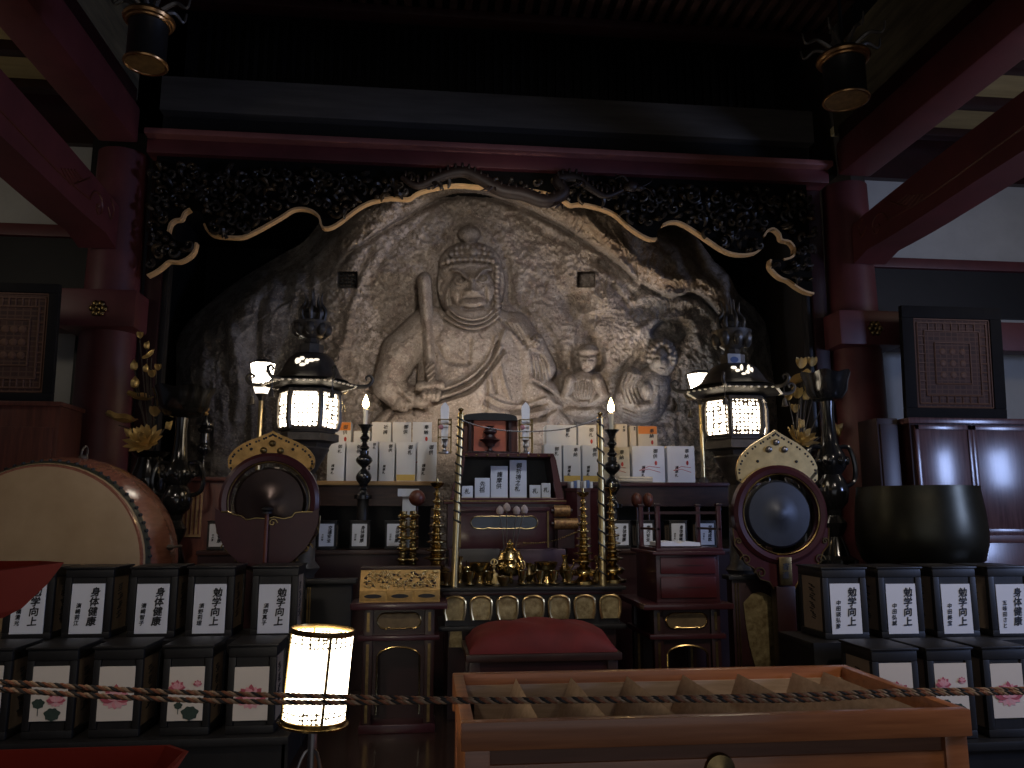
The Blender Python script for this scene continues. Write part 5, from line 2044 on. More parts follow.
obj('tassel', MB().lathe([(.0001, -.05), (.012, -.045), (.008, -.01), (.006, .008), (.0001, .01)], 10, c=(q[-1].x - q[0].x, 0, q[-1].z - q[0].z)), DKRED, cd_)

# ================================================================== TURNED STANDS
def bead_tower(px, py0, py1, Y, wpx, label, m, z=None, group=None, name='brass_stand', rings=9):
    b0, b1 = P(px, py1, Y), P(px, py0, Y)
    zb2 = b0.z if z is None else z
    Hh = b1.z - zb2
    R = wpx / 2 * (P(px + 1, py1, Y).x - b0.x)
    t = thing(name, label, 'altar stand', (b0.x, Y, zb2), group=group)
    spec = [(R * 1.15, .03, 'c'), (R * 1.0, .05, 'i'), (R * 1.05, .085, 'b'), (R * .6, .045, 'v')]
    k = 0
    z_ = sum(s[1] for s in spec)
    fr_ = 1.0
    tot = 1.0
    ft = MB().lathe([(r_, zz * Hh) for r_, zz in turned(spec)], 24)
    for q_ in range(8):
        a = q_ * PI / 4
        ft.ell((R * .72 * math.cos(a), R * .72 * math.sin(a), Hh * .11), R * .22, R * .22, Hh * .03, 8, 6)
    obj('foot', ft, m, t)
    zz = z_
    bead = MB()
    prof = [(.0001, zz * Hh)]
    for k in range(rings):
        u = k / (rings - 1)
        rr2 = R * (.95 - .66 * u ** .8)
        dz = (0.9 - z_) / rings
        for (f, q_) in ((.45, 0), (.5, .12), (1.0, .3), (1.0, .42), (.55, .55), (.42, .75), (.6, .9)):
            prof.append((rr2 * f, (zz + dz * q_) * Hh))
        zz += dz
    prof.append((.0001, zz * Hh))
    obj('tiered_shaft', MB().lathe(prof, 24), m, t)
    obj('dish', MB().lathe([(.0001, .9 * Hh), (R * .2, .9 * Hh), (R * .42, .925 * Hh), (R * .55, .95 * Hh), (R * .5, .955 * Hh), (R * .12, .94 * Hh), (R * .1, 1.0 * Hh), (.0001, 1.0 * Hh)], 24), m, t)
    return t


bead_tower(436, 478, 568, YA + .33, 27, 'tiered brass stand at the left end of the altar', BRASS, zat)
bead_tower(584, 488, 576, YA + .2, 24, 'tiered brass stand left of the right brass pole', BRASS, zat)
bead_tower(612.5, 483, 577, YA + .3, 24, 'thicker tiered brass stand right of the right brass pole', BRASS, zat)
# pair of knotted brass columns on the left
for px, nm in ((402, 'left'), (412.5, 'right')):
    b0, b1 = P(px, 566, YST - .2), P(px, 511, YST - .2)
    t = thing('brass_column', 'short jointed brass column, %s one of the pair beside the altar' % nm, 'altar stand', (b0.x, YST - .14, DZ))
    Hh = b1.z - b0.z
    zz0 = b0.z - DZ
    spec = []
    for k in range(5):
        spec += [(.032, Hh / 5 * .3, 'b'), (.044, Hh / 5 * .45, 'b'), (.028, Hh / 5 * .25, 'c')]
    obj('column', MB().lathe([(r_, z_ + zz0) for r_, z_ in turned(spec)], 16), BRASS, t)
    obj('stem', MB().lathe([(.03, 0), (.02, .04), (.02, zz0 + .01)], 14), DKRED, t)


def candlestick(px, flame_py, cup_py, base_py, Y, zbase, label):
    b0, c1, f1 = P(px, base_py, Y), P(px, cup_py, Y), P(px, flame_py, Y)
    k_ = P(px + 1, cup_py, Y).x - c1.x
    t = thing('candlestick', label, 'candlestick', (b0.x, Y, zbase))
    Hh = c1.z - zbase
    hb_ = b0.z - zbase
    S = Hh - hb_
    if hb_ > .03:
        obj('plinth', MB().lathe([(.05, 0), (.05, .02), (.045, .04), (.045, hb_)], 20), BLACK, t)
    spec = [(k_ * 9, S * .05, 'c'), (k_ * 8, S * .08, 'i'), (k_ * 5, S * .06, 'v'), (k_ * 8, S * .2, 'b'), (k_ * 4, S * .05, 'v'), (k_ * 8.5, S * .16, 'b'), (k_ * 4.5, S * .05, 'c'),
            (k_ * 5, S * .08, 'b'), (k_ * 4, S * .05, 'v'), (k_ * 5, S * .08, 'b'), (k_ * 4, S * .04, 'v')]
    z_ = hb_
    obj('baluster', MB().lathe([(r_, z2 + hb_) for r_, z2 in turned(spec)], 24), GLOSSB, t)
    zc_ = hb_ + sum(s[1] for s in spec)
    obj('cup', MB().lathe([(.0001, zc_), (k_ * 3, zc_), (k_ * 4.5, zc_ + (Hh - zc_) * .5), (k_ * 8, Hh), (k_ * 7, Hh), (k_ * 3, zc_ + (Hh - zc_) * .7), (.0001, zc_ + (Hh - zc_) * .65)], 24), GLOSSB, t)
    ct = f1.z - zbase
    hC = ct - Hh
    ca = thing('candle', 'lit white candle standing in the %s' % ('left black candlestick' if px < 500 else 'right black candlestick'), 'candle', (b0.x, Y, zbase + Hh - .01))
    obj('wax', MB().lathe([(k_ * 2.0, 0), (k_ * 2.6, hC * .72), (k_ * 1.8, hC * .74), (.0001, hC * .73)], 16), WAX, ca)
    obj('wick', MB().tube([(0, 0, hC * .72), (0, 0, hC * .8)], .002, 5), INK, ca)
    obj('flame', MB().lathe([(.0001, hC * .74), (k_ * 3.0, hC * .84), (k_ * 3.4, hC * .95), (k_ * 2.0, hC * 1.14), (.0001, hC * 1.34)], 14), FLAME, ca)
    return Vector((b0.x, Y, zbase + Hh + hC))


fl1 = candlestick(363, 401, 425, 499, 6.475, zst, 'tall black turned candlestick left of the altar with a lit candle')
fl2 = candlestick(613, 405, 430, 508, 6.475, zst, 'tall black turned candlestick right of the altar with a lit candle')

# ================================================================== SIDE TABLES
def side_table(fx0, fx1, py_top, py_slab, Y, depth, label, feet_py):
    """carved lacquer table seen from the front; fx0, fx1 body edges in the photo"""
    cx, z0, w_, h_ = rect(fx0, py_slab, fx1, feet_py, Y)
    zt_ = P((fx0 + fx1) / 2, py_top, Y).z
    t = thing('side_table', label, 'table', (cx, Y, DZ))
    w = w_ / 2
    zs1, zs0 = zt_ - DZ, P((fx0 + fx1) / 2, py_slab, Y).z - DZ
    obj('table_top', MB().box(-w - .075, w + .075, -.05, depth + .05, zs0, zs1, .008), MAROON, t)
    k = zs0 / 1.0
    rail1 = zs0 - .15
    obj('upper_apron', MB().box(-w + .03, w - .03, .02, .045, rail1, zs0), DKRED, t)
    obj('side_apron', MB().box(-w + .02, -w + .045, .03, depth - .03, rail1, zs0), DKRED, t)
    obj('side_apron', MB().box(w - .045, w - .02, .03, depth - .03, rail1, zs0), DKRED, t)
    obj('middle_rail', MB().box(-w - .03, w + .03, -.015, depth + .015, rail1 - .03, rail1, .006), MAROON, t)
    for sx in (-1, 1):
        for y in (0.0, depth - .06):
            lg = obj('leg', MB().box(sx * (w - .03) - .03, sx * (w - .03) + .03, y, y + .06, 0, zs0, .006), DKRED, t)
            obj('gilt_line', MB().box(sx * (w - .03) - .008, sx * (w - .03) + .008, y - .003, y + .001, rail1 + .02, zs0 - .02), BRASSD, lg)
            obj('gilt_line', MB().box(sx * (w - .03) - .008, sx * (w - .03) + .008, y - .003, y + .001, .06, rail1 - .05), BRASSD, lg)
    wc = (w - .06) * .86
    cp = [(x, z + rail1 + .035) for x, z in cartouche_outline(wc, .092)]
    obj('cartouche_panel', MB().prism(cp, .012, .022), mat('olive_gilt_%d' % fx0, (.2, .14, .07), .5, .4, var=.4, scale=20), t)
    g = MB()
    outline(g, cp, .005, .012)
    obj('cartouche_rim', g, BRASS, t)
    # arched opening under the middle rail
    ow = w - .085
    top = rail1 - .05
    arch = [(-ow, .1), (-ow, top - .07)] + [(-ow + (ow * 2) * i / 14, top - .07 + .05 * math.sin(PI * i / 14) ** .5) for i in range(1, 14)] + [(ow, top - .07), (ow, .1)]
    ap = arch + [(w - .06, .1), (w - .06, rail1 - .03), (-w + .06, rail1 - .03), (-w + .06, .1)]
    vs = [(x, .02, z) for x, z in ap] + [(x, .04, z) for x, z in ap]
    # apron above the arch built as strips
    am = MB()
    n = len(arch)
    topz = rail1 - .03
    for i in range(n - 1):
        (x0, z0_), (x1, z1_) = arch[i], arch[i + 1]
        if abs(x1 - x0) < 1e-6:
            xo = math.copysign(w - .06, x0)
            am.prism([(x0, min(z0_, z1_)), (xo, min(z0_, z1_)), (xo, max(z0_, z1_)), (x0, max(z0_, z1_))], .02, .04)
        else:
            am.prism([(x0, z0_), (x1, z1_), (x1, topz), (x0, topz)], .02, .04)
    for s in (-1, 1):
        am.prism([(s * ow, top - .07), (s * (w - .06), top - .07), (s * (w - .06), topz), (s * ow, topz)], .02, .04)
    obj('arched_apron', am, DKRED, t)
    g = MB()
    g.tube([(x, .016, z) for x, z in arch], .006, 6)
    obj('arch_rim', g, BRASS, t)
    obj('back_panel', MB().box(-w + .05, w - .05, depth - .05, depth - .03, .05, zs0), DKRED, t)
    obj('foot_rail', MB().box(-w - .01, w + .01, -.01, depth + .01, 0, .05, .006), MAROON, t)
    return t, cx, zt_, w


YT1 = 4.95
tL, cxL, ztL, wL = side_table(362, 434, 602, 609, YT1, .19, 'dark lacquer side table left of the altar, carrying the gilt box', 715)
tR, cxR, ztR, wR = side_table(655, 722, 603, 609, YT1 + .05, .55, 'dark lacquer side table right of the altar, carrying the drawer box', 715)
# gilt drawer box on the left table
cx, z0, w_, h_ = rect(360, 569, 440, 601, YT1 + .02)
t = thing('gilt_box', 'low gilt lacquer box with sloping front and three slots', 'box', (cx, YT1 + .0, ztL))
w = w_ / 2
sp_h = h_ * .36
body = [(0.0, 0.0), (0.0, sp_h), (.07, h_), (.22, h_), (.22, 0)]
vs = [(-w, y, z) for y, z in body] + [(w, y, z) for y, z in body]
m_ = len(body)
obj('body', MB().raw(vs, [list(range(m_)), list(range(2 * m_ - 1, m_ - 1, -1))] + [(i, i + m_, (i + 1) % m_ + m_, (i + 1) % m_) for i in range(m_)]), GILTW, t, smooth=20)
fo = MB()
for i in range(150):
    x = rnd.uniform(-w * .93, w * .93)
    u = rnd.uniform(.08, .9)
    y, z = .07 * u, sp_h + (h_ - sp_h) * u
    a = rnd.uniform(0, PI)
    L = rnd.uniform(.008, .02)
    fo.tube([(x - L * math.cos(a), y - .003, z - L * math.sin(a) * .8), (x, y - .008, z + .002), (x + L * math.cos(a), y - .003, z + L * math.sin(a) * .8)], [.002, .005, .002], 5)
obj('scroll_carving', fo, GOLD, t)
dk = MB()
for i in range(60):
    x = rnd.gauss(0, .1) + (-.12 if i % 2 else .14)
    if abs(x) < w * .9:
        u = rnd.uniform(.2, .85)
        dk.ell((x, .07 * u - .002, sp_h + (h_ - sp_h) * u), .009, .006, .007, 6, 4)
obj('dark_flower_carving', dk, DKRED, t)
for i in range(3):
    x = -w + w * (2 * i + 1) / 3
    d_ = obj('drawer', MB().box(x - w / 3 + .006, x + w / 3 - .006, -.006, .0, .008, sp_h - .006, .002), GILTW, t)
    pts = [(x + w * .22 * math.cos(a), sp_h * .5 + sp_h * .2 * math.sin(a) * (1 if math.sin(a) > 0 else .8)) for a in [2 * PI * k / 16 for k in range(16)]]
    obj('slot', MB().prism(pts, -.009, -.005), INK, d_)
obj('lid_edge', MB().box(-w - .005, w + .005, .065, .225, h_ - .004, h_ + .01, .003), DKRED, t)

# drawer box and rack on the right table
cx, z0, w_, h_ = rect(657, 555, 720, 603, YT1 + .06)
ext = .075
t = thing('drawer_box', 'maroon lacquer drawer box on the right side table', 'box', (cx, YT1 + .06, ztR))
w = w_ / 2
obj('body', MB().box(-w, w, .01, .5, 0, h_, .006), MAROON, t)
for k, (a, b) in enumerate(((.1, .54), (.6, .96))):
    dr = obj('drawer', MB().box(-w + .025, w - .025, -.002, .012, h_ * a, h_ * b, .006), REDL, t)
    obj('pull_ridge', MB().box(-w * .35, w * .5, -.006, -.002, h_ * (a + b) / 2 - .002, h_ * (a + b) / 2 + .002), DKRED, dr)
obj('top_board', MB().box(-w - .03, w + .03, -.03, .53, h_, h_ + .022, .005), MAROON, t)
zdb = ztR + h_ + .022
# four post rack
cx2, z2, w2_, h2 = rect(657, 506, 722, 555, YT1 + .06)
t = thing('lacquer_rack', 'open four post lacquer rack standing on the drawer box', 'rack', (cx2, YT1 + .07, zdb))
w = w2_ / 2
H2 = P(690, 505, YT1 + .06).z - zdb
for sx in (-1, 1):
    for y in (0, .4):
        pst = obj('post', MB().box(sx * (w - .012) - .014, sx * (w - .012) + .014, y, y + .028, 0, H2, .003), MAROON, t)
        obj('post_cap', MB().box(sx * (w - .012) - .019, sx * (w - .012) + .019, y - .005, y + .033, H2 - .005, H2 + .01, .003), DKRED, pst)
obj('base_frame', MB().box(-w - .005, w + .005, -.005, .433, 0, .02, .003), MAROON, t)
for y in (.0, .4):
    obj('top_rail', MB().box(-w, w, y + .006, y + .022, H2 * .8, H2 * .86), DKRED, t)
for sx in (-1, 1):
    obj('side_rail', MB().box(sx * (w - .012) - .008, sx * (w - .012) + .008, 0, .43, H2 * .45, H2 * .5), DKRED, t)
b = thing('open_book', 'white folded sutra book lying in the lacquer rack', 'book', (cx2 - .03, YT1 + .12, zdb + .024))
obj('pages', MB().prism([(-w * .75, 0), (w * .55, 0), (w * .55, .028), (w * .1, .036), (-.02, .022), (-w * .3, .036), (-w * .75, .03)], 0, .2), PAPER, b)
obj('cover', MB().box(-w * .78, w * .58, -.004, .204, -.001, .006), DKRED, b)
for k, (px, lb) in enumerate(((636.5, 'left round brown wooden mallet head on the right shelf edge'), (648, 'right round brown wooden mallet head on the right shelf edge'))):
    p = P(px, 500, YSF - .15)
    t = thing('wooden_mallet', lb, 'mallet', (p.x, YSF - .15, p.z))
    obj('head', MB().ell((0, 0, 0), .043, .05, .06, 16, 10), REDWOOD, t)
    obj('handle', MB().tube([(0, 0, -.04), (.01, .01, -(p.z - zst) + .0)], .01, 8), DKWOOD, t)
p = P(417, 498, YSF - .4)
t = thing('wooden_mallet', 'round brown wooden mallet head left of the altar', 'mallet', (p.x, YSF - .4, p.z))
obj('head', MB().ell((0, 0, 0), .062, .06, .062, 16, 10), REDWOOD, t)
obj('handle', MB().tube([(0, 0, -.04), (.01, .01, -(p.z - zst))], .01, 8), DKWOOD, t)
# pale blue white plaques that reflect the daylight
for px0, py0, px1, py1, lb in ((398, 489, 419, 506, 'small bluish white tray leaning behind the brass columns'), (598, 0, 0, 0, '')):
    if not lb:
        continue
    cx, z0, w_, h_ = rect(px0, py0, px1, py1, YST + .3)
    t = thing('white_offering_stand', lb, 'offering stand', (cx, YST + .3, zst))
    w = w_ / 2
    zz = z0 - zst
    obj('tray', MB().box(-w, w, -.06, .06, zz + h_ * .55, zz + h_ * .7, .003).box(-w, w, -.066, -.06, zz + h_ * .55, zz + h_).box(-w, w, .06, .066, zz + h_ * .55, zz + h_), GLASSW, t)
    obj('pedestal', MB().box(-w * .55, w * .75, -.04, .04, 0, zz + h_ * .55, .003), GLASSW, t)

# tall lacquer stands with gilt leaf panels at both sides of the side tables
YG = 5.55
for px0, px1, pyt, side in ((728, 782, 574, 'right'), (306, 352, 578, 'left')):
    cx, z0, w_, h_ = rect(px0, pyt, px1, 668, YG)
    t = thing('sutra_desk', 'dark lacquer desk with a gilt leaf shaped panel, %s' % ('under the right gong' if side == 'right' else 'behind the glowing lamp'), 'desk', (cx, YG - .1, DZ))
    w = w_ / 2
    ht = z0 + h_ - DZ
    obj('body', MB().box(-w, w, 0, .1, 0, ht - .03, .006), DKRED if side == 'right' else BLKTIM, t)
    obj('top', MB().box(-w - .03, w + .03, -.03, .11, ht - .03, ht, .006), BLACK, t)
    s = 1
    lf = [(-w * .62, ht * .78), (-w * .2, ht * .86), (w * .3, ht * .84), (w * .8, ht * .72), (w * .75, ht * .5), (w * .5, ht * .3), (w * .1, ht * .2), (-w * .25, ht * .26), (-w * .5, ht * .5)]
    if side == 'right':
        obj('gilt_panel', MB().prism([(p_.x, p_.y) for p_ in smoothpts([(x, z, 0) for x, z in lf + [lf[0]]], 4)][:-1], -.008, .002), GILTP, t)
    for xx in (-.88, -.78):
        obj('gilt_strip', MB().box(w * xx - .004, w * xx + .004, -.005, .001, .08, ht - .05), BRASSD, t)

# ================================================================== GONGS IN CREST TOPPED FRAMES
def gong(cxp, cyp, rpx, Y, label, shield, glabel):
    c = P(cxp, cyp, Y)
    k = P(cxp + 1, cyp, Y).x - c.x
    R = rpx * k
    t = thing('gong_stand', label, 'gong stand', (c.x, Y, DZ))
    zc = c.z - DZ
    ring = MB()
    N_ = 56
    prof = [(R * .80, -.02), (R * .84, -.045), (R * .93, -.05), (R * 1.0, -.03), (R * 1.0, .03), (R * .93, .05), (R * .84, .045), (R * .80, .02)]
    vs, fs = [], []
    m_ = len(prof)
    for i in range(N_):
        a = 2 * PI * i / N_
        for r_, y in prof:
            vs.append((r_ * math.cos(a), y, zc + r_ * math.sin(a)))
    for i in range(N_):
        j = (i + 1) % N_
        for q in range(m_):
            fs.append((i * m_ + q, j * m_ + q, j * m_ + (q + 1) % m_, i * m_ + (q + 1) % m_))
    obj('ring', ring.raw(vs, fs), MAROON, t)
    g = MB()
    g.tube([(R * .81 * math.cos(a), -.04, zc + R * .81 * math.sin(a)) for a in [2 * PI * i / 48 for i in range(48)]], .006, 6, closed=True)
    obj('inner_gilt_line', g, BRASS if not shield else BRASSD, t)
    # crest: pointed openwork gilt hood
    out_, inn = [], []
    a0, a1 = math.radians(22), math.radians(158)
    ap_ = 1.46 if shield else 1.74
    hs = (ap_ - .7) / 1.04
    half = [(.86, .7), (.87, .7 + .26 * hs), (.76, .7 + .5 * hs), (.54, .7 + .71 * hs), (.29, .7 + .86 * hs), (.1, .7 + .97 * hs), (0, ap_)]
    hsm = [(p_.x, p_.y) for p_ in smoothpts([(x, z, 0) for x, z in half], 4)]
    full = hsm + [(-x, z) for x, z in hsm[-2::-1]]
    nc = len(full) - 1
    for x, z in full:
        a = math.atan2(z, x)
        inn.append((R * math.cos(a), zc + R * math.sin(a)))
        out_.append((R * x, zc + R * z))
    cr = MB()
    for i in range(nc):
        q4 = [inn[i], inn[i + 1], out_[i + 1], out_[i]]
        cr.prism(q4, -.014, .014)
    bmesh.ops.remove_doubles(cr.b, verts=cr.b.verts[:], dist=1e-5)
    crest = obj('crest', cr, GILTW if shield else GOLDD, t)
    dt = MB()
    for i in range(31):
        x_, z_ = out_[1 + int(round(i * (nc - 2) / 30))]
        xi_, zi_ = inn[1 + int(round(i * (nc - 2) / 30))]
        L_ = math.hypot(x_ - xi_, z_ - zi_)
        f_ = max(0, 1 - R * .075 / max(L_, 1e-6))
        dt.ell((xi_ + (x_ - xi_) * f_, -.014, zi_ + (z_ - zi_) * f_), R * .025, .006, R * .025, 6, 4)
    tag(obj('pierced_dots', dt, INK, crest), kind='stuff')
    ms = MB()
    for (dx_, dz_) in ((0, ap_ - .26), (-.17, ap_ - .41), (.17, ap_ - .41)):
        ms.ell((R * dx_, -.02, zc + R * dz_), R * .075, .018, R * .068, 14, 8)
    obj('triple_crest_studs', ms, BRASSD if shield else GREYP, crest)
    for s in (-1, 1):
        ms = MB()
        ms.ell((s * R * .42, -.015, zc + R * 1.08), R * .035, .008, R * .03, 8, 6)
        obj('crest_stud', ms, INK, crest)
    # lower cradle carved with cloud scrolls
    lo = []
    zlow = -1.5 if not shield else -1.45
    prof2 = [(-1.03, -.28), (-1.0, -.62), (-.86, -.78), (-.8, -.98), (-.62, -1.08), (-.5, -1.3), (-.3, -1.36), (-.22, zlow), (.22, zlow), (.3, -1.36), (.5, -1.3), (.62, -1.08), (.8, -.98), (.86, -.78), (1.0, -.62), (1.03, -.28)]
    inner = [(1.0 * math.cos(a), 1.0 * math.sin(a)) for a in [math.radians(x) for x in range(-16, -165, -8)]]
    outer = [(p_.x, p_.y) for p_ in smoothpts([(x, z, 0) for x, z in prof2[::-1]], 2)]
    n1, n2 = len(inner), len(outer)
    sc = MB()
    M1 = min(n1, n2) - 1
    for i in range(M1):
        f0, f1 = i / M1, (i + 1) / M1
        pick = lambda L, f: L[min(len(L) - 1, int(round(f * (len(L) - 1))))]
        q4 = [pick(inner, f0), pick(inner, f1), pick(outer, f1), pick(outer, f0)]
        sc.prism([(R * x, zc + R * z) for x, z in q4], -.02, .03)
    bmesh.ops.remove_doubles(sc.b, verts=sc.b.verts[:], dist=1e-5)
    obj('cradle', sc, MAROON, t)
    sw = MB()
    for s in (-1, 1):
        for (x, z, r0_) in ((.78, -.92, .13), (.48, -1.18, .14), (.92, -.55, .08)):
            pts = [(s * R * (x + r0_ * math.exp(-.1 * q) * math.cos(q * .55)), -.026, zc + R * (z + r0_ * math.exp(-.1 * q) * math.sin(q * .55))) for q in range(16)]
            sw.tube(pts, .0055, 5)
        sw.tube([(s * R * x, -.022, zc + R * z) for x, z in prof2[8:]], .005, 5)
    obj('cloud_scrolls', sw, BRASSD, t)
    if shield:
        sh = [(p_.x, p_.y) for p_ in smoothpts([(x, z, 0) for x, z in [(-1.02, -.12), (-1.0, -.45), (-.86, -.8), (-.66, -1.06), (-.4, -1.24), (0, -1.28), (.4, -1.24), (.66, -1.06), (.86, -.8), (1.0, -.45), (1.02, -.12)]], 3)]
        topl = [(.9, -.2), (.7, -.2), (.55, -.22), (.5, -.3), (.34, -.34), (.14, -.3), (0, -.34), (-.2, -.32), (-.4, -.36), (-.5, -.28), (-.66, -.25), (-.76, -.2), (-.9, -.2)]
        obj('shield_plate', MB().prism([(R * x, zc + R * z) for x, z in sh + topl], -.078, -.064), SHIELDM, t)
        g = MB()
        g.tube([(R * x, -.082, zc + R * z) for x, z in topl], .005, 5)
        g.tube([(R * (.12 + .1 * math.exp(-.12 * q) * math.cos(q * .6)), -.082, zc + R * (-.42 + .1 * math.exp(-.12 * q) * math.sin(q * .6))) for q in range(14)], .005, 5)
        obj('shield_gilt_line', g, BRASS, t)
    hgt = zc + R * zlow
    if hgt > .05:
        obj('stand_post', MB().box(-R * .2, R * .2, -.045, .045, .06, hgt + .02, .006), DKRED, t)
        obj('stand_foot', MB().box(-R * .7, R * .7, -.085, .085, 0, .06, .01), DKRED, t)
    if not shield:
        br = obj('gilt_name_bar', MB().box(-R * .13, R * .13, -.062, -.045, zc - R * 1.42, zc - R * .86, .004), BRASSD, t)
        o = obj('engraved_writing', text_mesh('寄進', .05, 'engraved_writing', INK, .001, 1.1), INK, br)
        o.location = (0, -.0645, zc - R * 1.13)
    # the gong itself hangs in the ring
    gg = thing('gong', glabel, 'gong', (c.x + (.0 if shield else .0), Y, c.z))
    rg = R * (.70 if not shield else .72)
    Mg = Matrix.Rotation(PI / 2, 4, 'X')
    gm_ = GONGM if not shield else GONGB
    obj('disc', MB().lathe([(.0001, .052), (rg * .2, .049), (rg * .26, .04), (rg * .6, .036), (rg * .93, .03), (rg * 1.0, .01), (rg * 1.0, -.02), (rg * .95, -.02), (rg * .9, .004), (.0001, .02)], 56, M=Matrix.Translation((0, .02, 0)) @ Mg), gm_, gg)
    cdm = MB()
    for s in (-1, 1):
        cdm.tube(smoothpts([(s * rg * .3, 0, rg * .92), (s * rg * .24, -.005, rg * 1.0), (s * rg * .26, 0, R * .75)], 4), .006, 6)
    obj('hanging_cord', cdm, GREYP, gg)
    return t


SHIELDM = mat('dark_maroon_shield', (.045, .01, .012), .4, var=.3, coat=.15)
GOLDD = mat('pale_gilt_metal', (.62, .47, .22), .42, .85, var=.3, scale=14, bump=.05)
gong(270, 502, 50, 5.35, 'dark red gong frame with gilt crest and carved shield, left of the altar', True, 'brown bronze gong hung in the left frame')
gong(779, 514, 46.5, 5.35, 'dark red gong frame with pale gilt crest, right of the altar', False, 'blue grey metal gong hung in the right frame')
# striker resting against the left gong
a, b = P(266, 508, 5.2), P(263, 570, 5.2)
t = thing('gong_mallet', 'slim red handled gong mallet standing before the left gong', 'mallet', (b.x, 5.245, DZ))
obj('handle', MB().tube([(0, 0, 0), (a.x - b.x, 0, a.z - DZ - .01)], .013, 10), REDWOOD, t)
obj('head', MB().lathe(turned([(.03, .012, 'c'), (.038, .03, 'b')]), 16, c=(a.x - b.x, 0, a.z - DZ - .035)), INK, t)

# ================================================================== LARGE BRONZE LANTERNS
def bronze_lantern(px, Y, py, label, chips):
    """py: dict of the photo heights"""
    kx = P(px + 1, py['b0'], Y).x - P(px, py['b0'], Y).x
    zf = lambda y: P(px, y, Y).z
    base = P(px, py['stem'], Y)
    t = thing('bronze_lantern', label, 'lantern', (base.x, Y, DZ))
    z = lambda y: zf(y) - DZ
    Rb = 30 * kx
    hexa = PI / 6
    # lit body: six panels
    body = obj('fire_box', MB().lathe([(Rb * .93, z(py['b1'])), (Rb * 1.0, z(py['b1']) + (z(py['b0']) - z(py['b1'])) * .2), (Rb * 1.0, z(py['b1']) + (z(py['b0']) - z(py['b1'])) * .8), (Rb * .93, z(py['b0']))], 6, a0=0, close=False), PIERL, t, smooth=0)
    for k in range(6):
        rb = MB()
        a = k * PI / 3
        c, s = math.cos(a), math.sin(a)
        z0_, z1_ = z(py['b1']), z(py['b0'])
        rb.tube([(Rb * .95 * c, Rb * .95 * s, z0_), (Rb * 1.02 * c, Rb * 1.02 * s, z0_ + (z1_ - z0_) * .2), (Rb * 1.02 * c, Rb * 1.02 * s, z0_ + (z1_ - z0_) * .8), (Rb * .95 * c, Rb * .95 * s, z1_)], .021, 6)
        obj('corner_rib', rb, BRONZE, t)
    obj('body_ring', MB().lathe([(Rb * .7, z(py['b1']) - .01), (Rb * 1.0, z(py['b1']) - .01), (Rb * 1.02, z(py['b1']) + .008), (Rb * .7, z(py['b1']) + .008)], 6, close=False), BRONZE, t, smooth=20)
    obj('body_ring', MB().lathe([(Rb * .7, z(py['b0']) - .008), (Rb * 1.1, z(py['b0']) - .008), (Rb * 1.06, z(py['b0']) + .02), (Rb * .7, z(py['b0']) + .02)], 6, close=False), BRONZE, t, smooth=20)
    # brim: hexagonal with turned up corners
    bz0, bz1 = z(py['b0']) + .02, z(py['dome0'])
    Rr = 48 * kx
    obj('brim', MB().lathe([(Rb * .8, bz0), (Rr * .9, bz0 + (bz1 - bz0) * .35), (Rr, bz0 + (bz1 - bz0) * .55), (Rr * .96, bz0 + (bz1 - bz0) * .75), (30 * kx, bz1)], 6, close=True), BRIM, t, smooth=20)
    ch = MB()
    for k in range(6):
        for q in range(7):
            u = (q + .5) / 7
            a0_, a1_ = k * PI / 3, (k + 1) * PI / 3
            x = Rr * ((1 - u) * math.cos(a0_) + u * math.cos(a1_)) * 1.0
            y = Rr * ((1 - u) * math.sin(a0_) + u * math.sin(a1_)) * 1.0
            ch.ell((x, y, bz0 + (bz1 - bz0) * .5), .014, .014, .007, 6, 4)
    tag(obj('lit_piercings', ch, GLOWD, t), kind='stuff')
    cu = MB()
    for k in range(6):
        a = k * PI / 3
        c, s = math.cos(a), math.sin(a)
        b0_ = Rr * .98
        pts = []
        for (dr_, dz_) in ((0, .0), (.06, .0), (.1, .02), (.115, .055), (.09, .08), (.065, .065), (.075, .045)):
            pts.append(((b0_ + dr_) * c, (b0_ + dr_) * s, bz0 + (bz1 - bz0) * .55 + dz_))
        o_ = obj('corner_curl', MB().tube(smoothpts(pts, 4), [.016 - .0004 * i for i in range(25)], 7), BRONZE, t)
        if k == 0:
            continue
        bl = MB()
        bx_, by_ = (b0_ + .07) * c, (b0_ + .07) * s
        bl.tube([(bx_, by_, bz0 + .04), (bx_, by_, bz0 - .04)], .003, 5)
        bl.lathe([(.0001, -.04), (.012, -.045), (.02, -.09), (.026, -.1), (.0001, -.1)], 10, c=(bx_, by_, bz0))
        obj('wind_bell', bl, BRONZE, o_)
    # domed roof with lit cut out
    d0, d1 = bz1 - .004, z(py['dome1'])
    obj('dome', MB().lathe([(40 * kx, d0 - .004), (34 * kx, d0 + (d1 - d0) * .1), (30 * kx, d0 + (d1 - d0) * .28), (27.5 * kx, d0 + (d1 - d0) * .5), (22 * kx, d0 + (d1 - d0) * .85), (17 * kx, d1), (.0001, d1 + .005)], 32), BRONZE, t)
    lw = MB()
    zc = d0 + (d1 - d0) * .56
    for (x, zz, rx_, rz_) in chips:
        rr2 = (27.6 - .32 * zz) * kx
        xx = x * kx
        lw.ell((xx, -math.sqrt(max(.0001, rr2 ** 2 - xx ** 2)) * .985, zc + zz * kx), rx_ * kx, .006, rz_ * kx, 8, 6)
    obj('lit_cutout', lw, GLOWG, t)
    n0, n1 = d1, z(py['cup0'])
    obj('neck', MB().lathe([(12.5 * kx, n0), (12.5 * kx, n0 + (n1 - n0) * .6), (8 * kx, n0 + (n1 - n0) * .7), (7 * kx, n1)], 8), BRONZE, t, smooth=20)
    c0, c1 = n1 - .004, z(py['cup1'])
    hc_ = c1 - c0
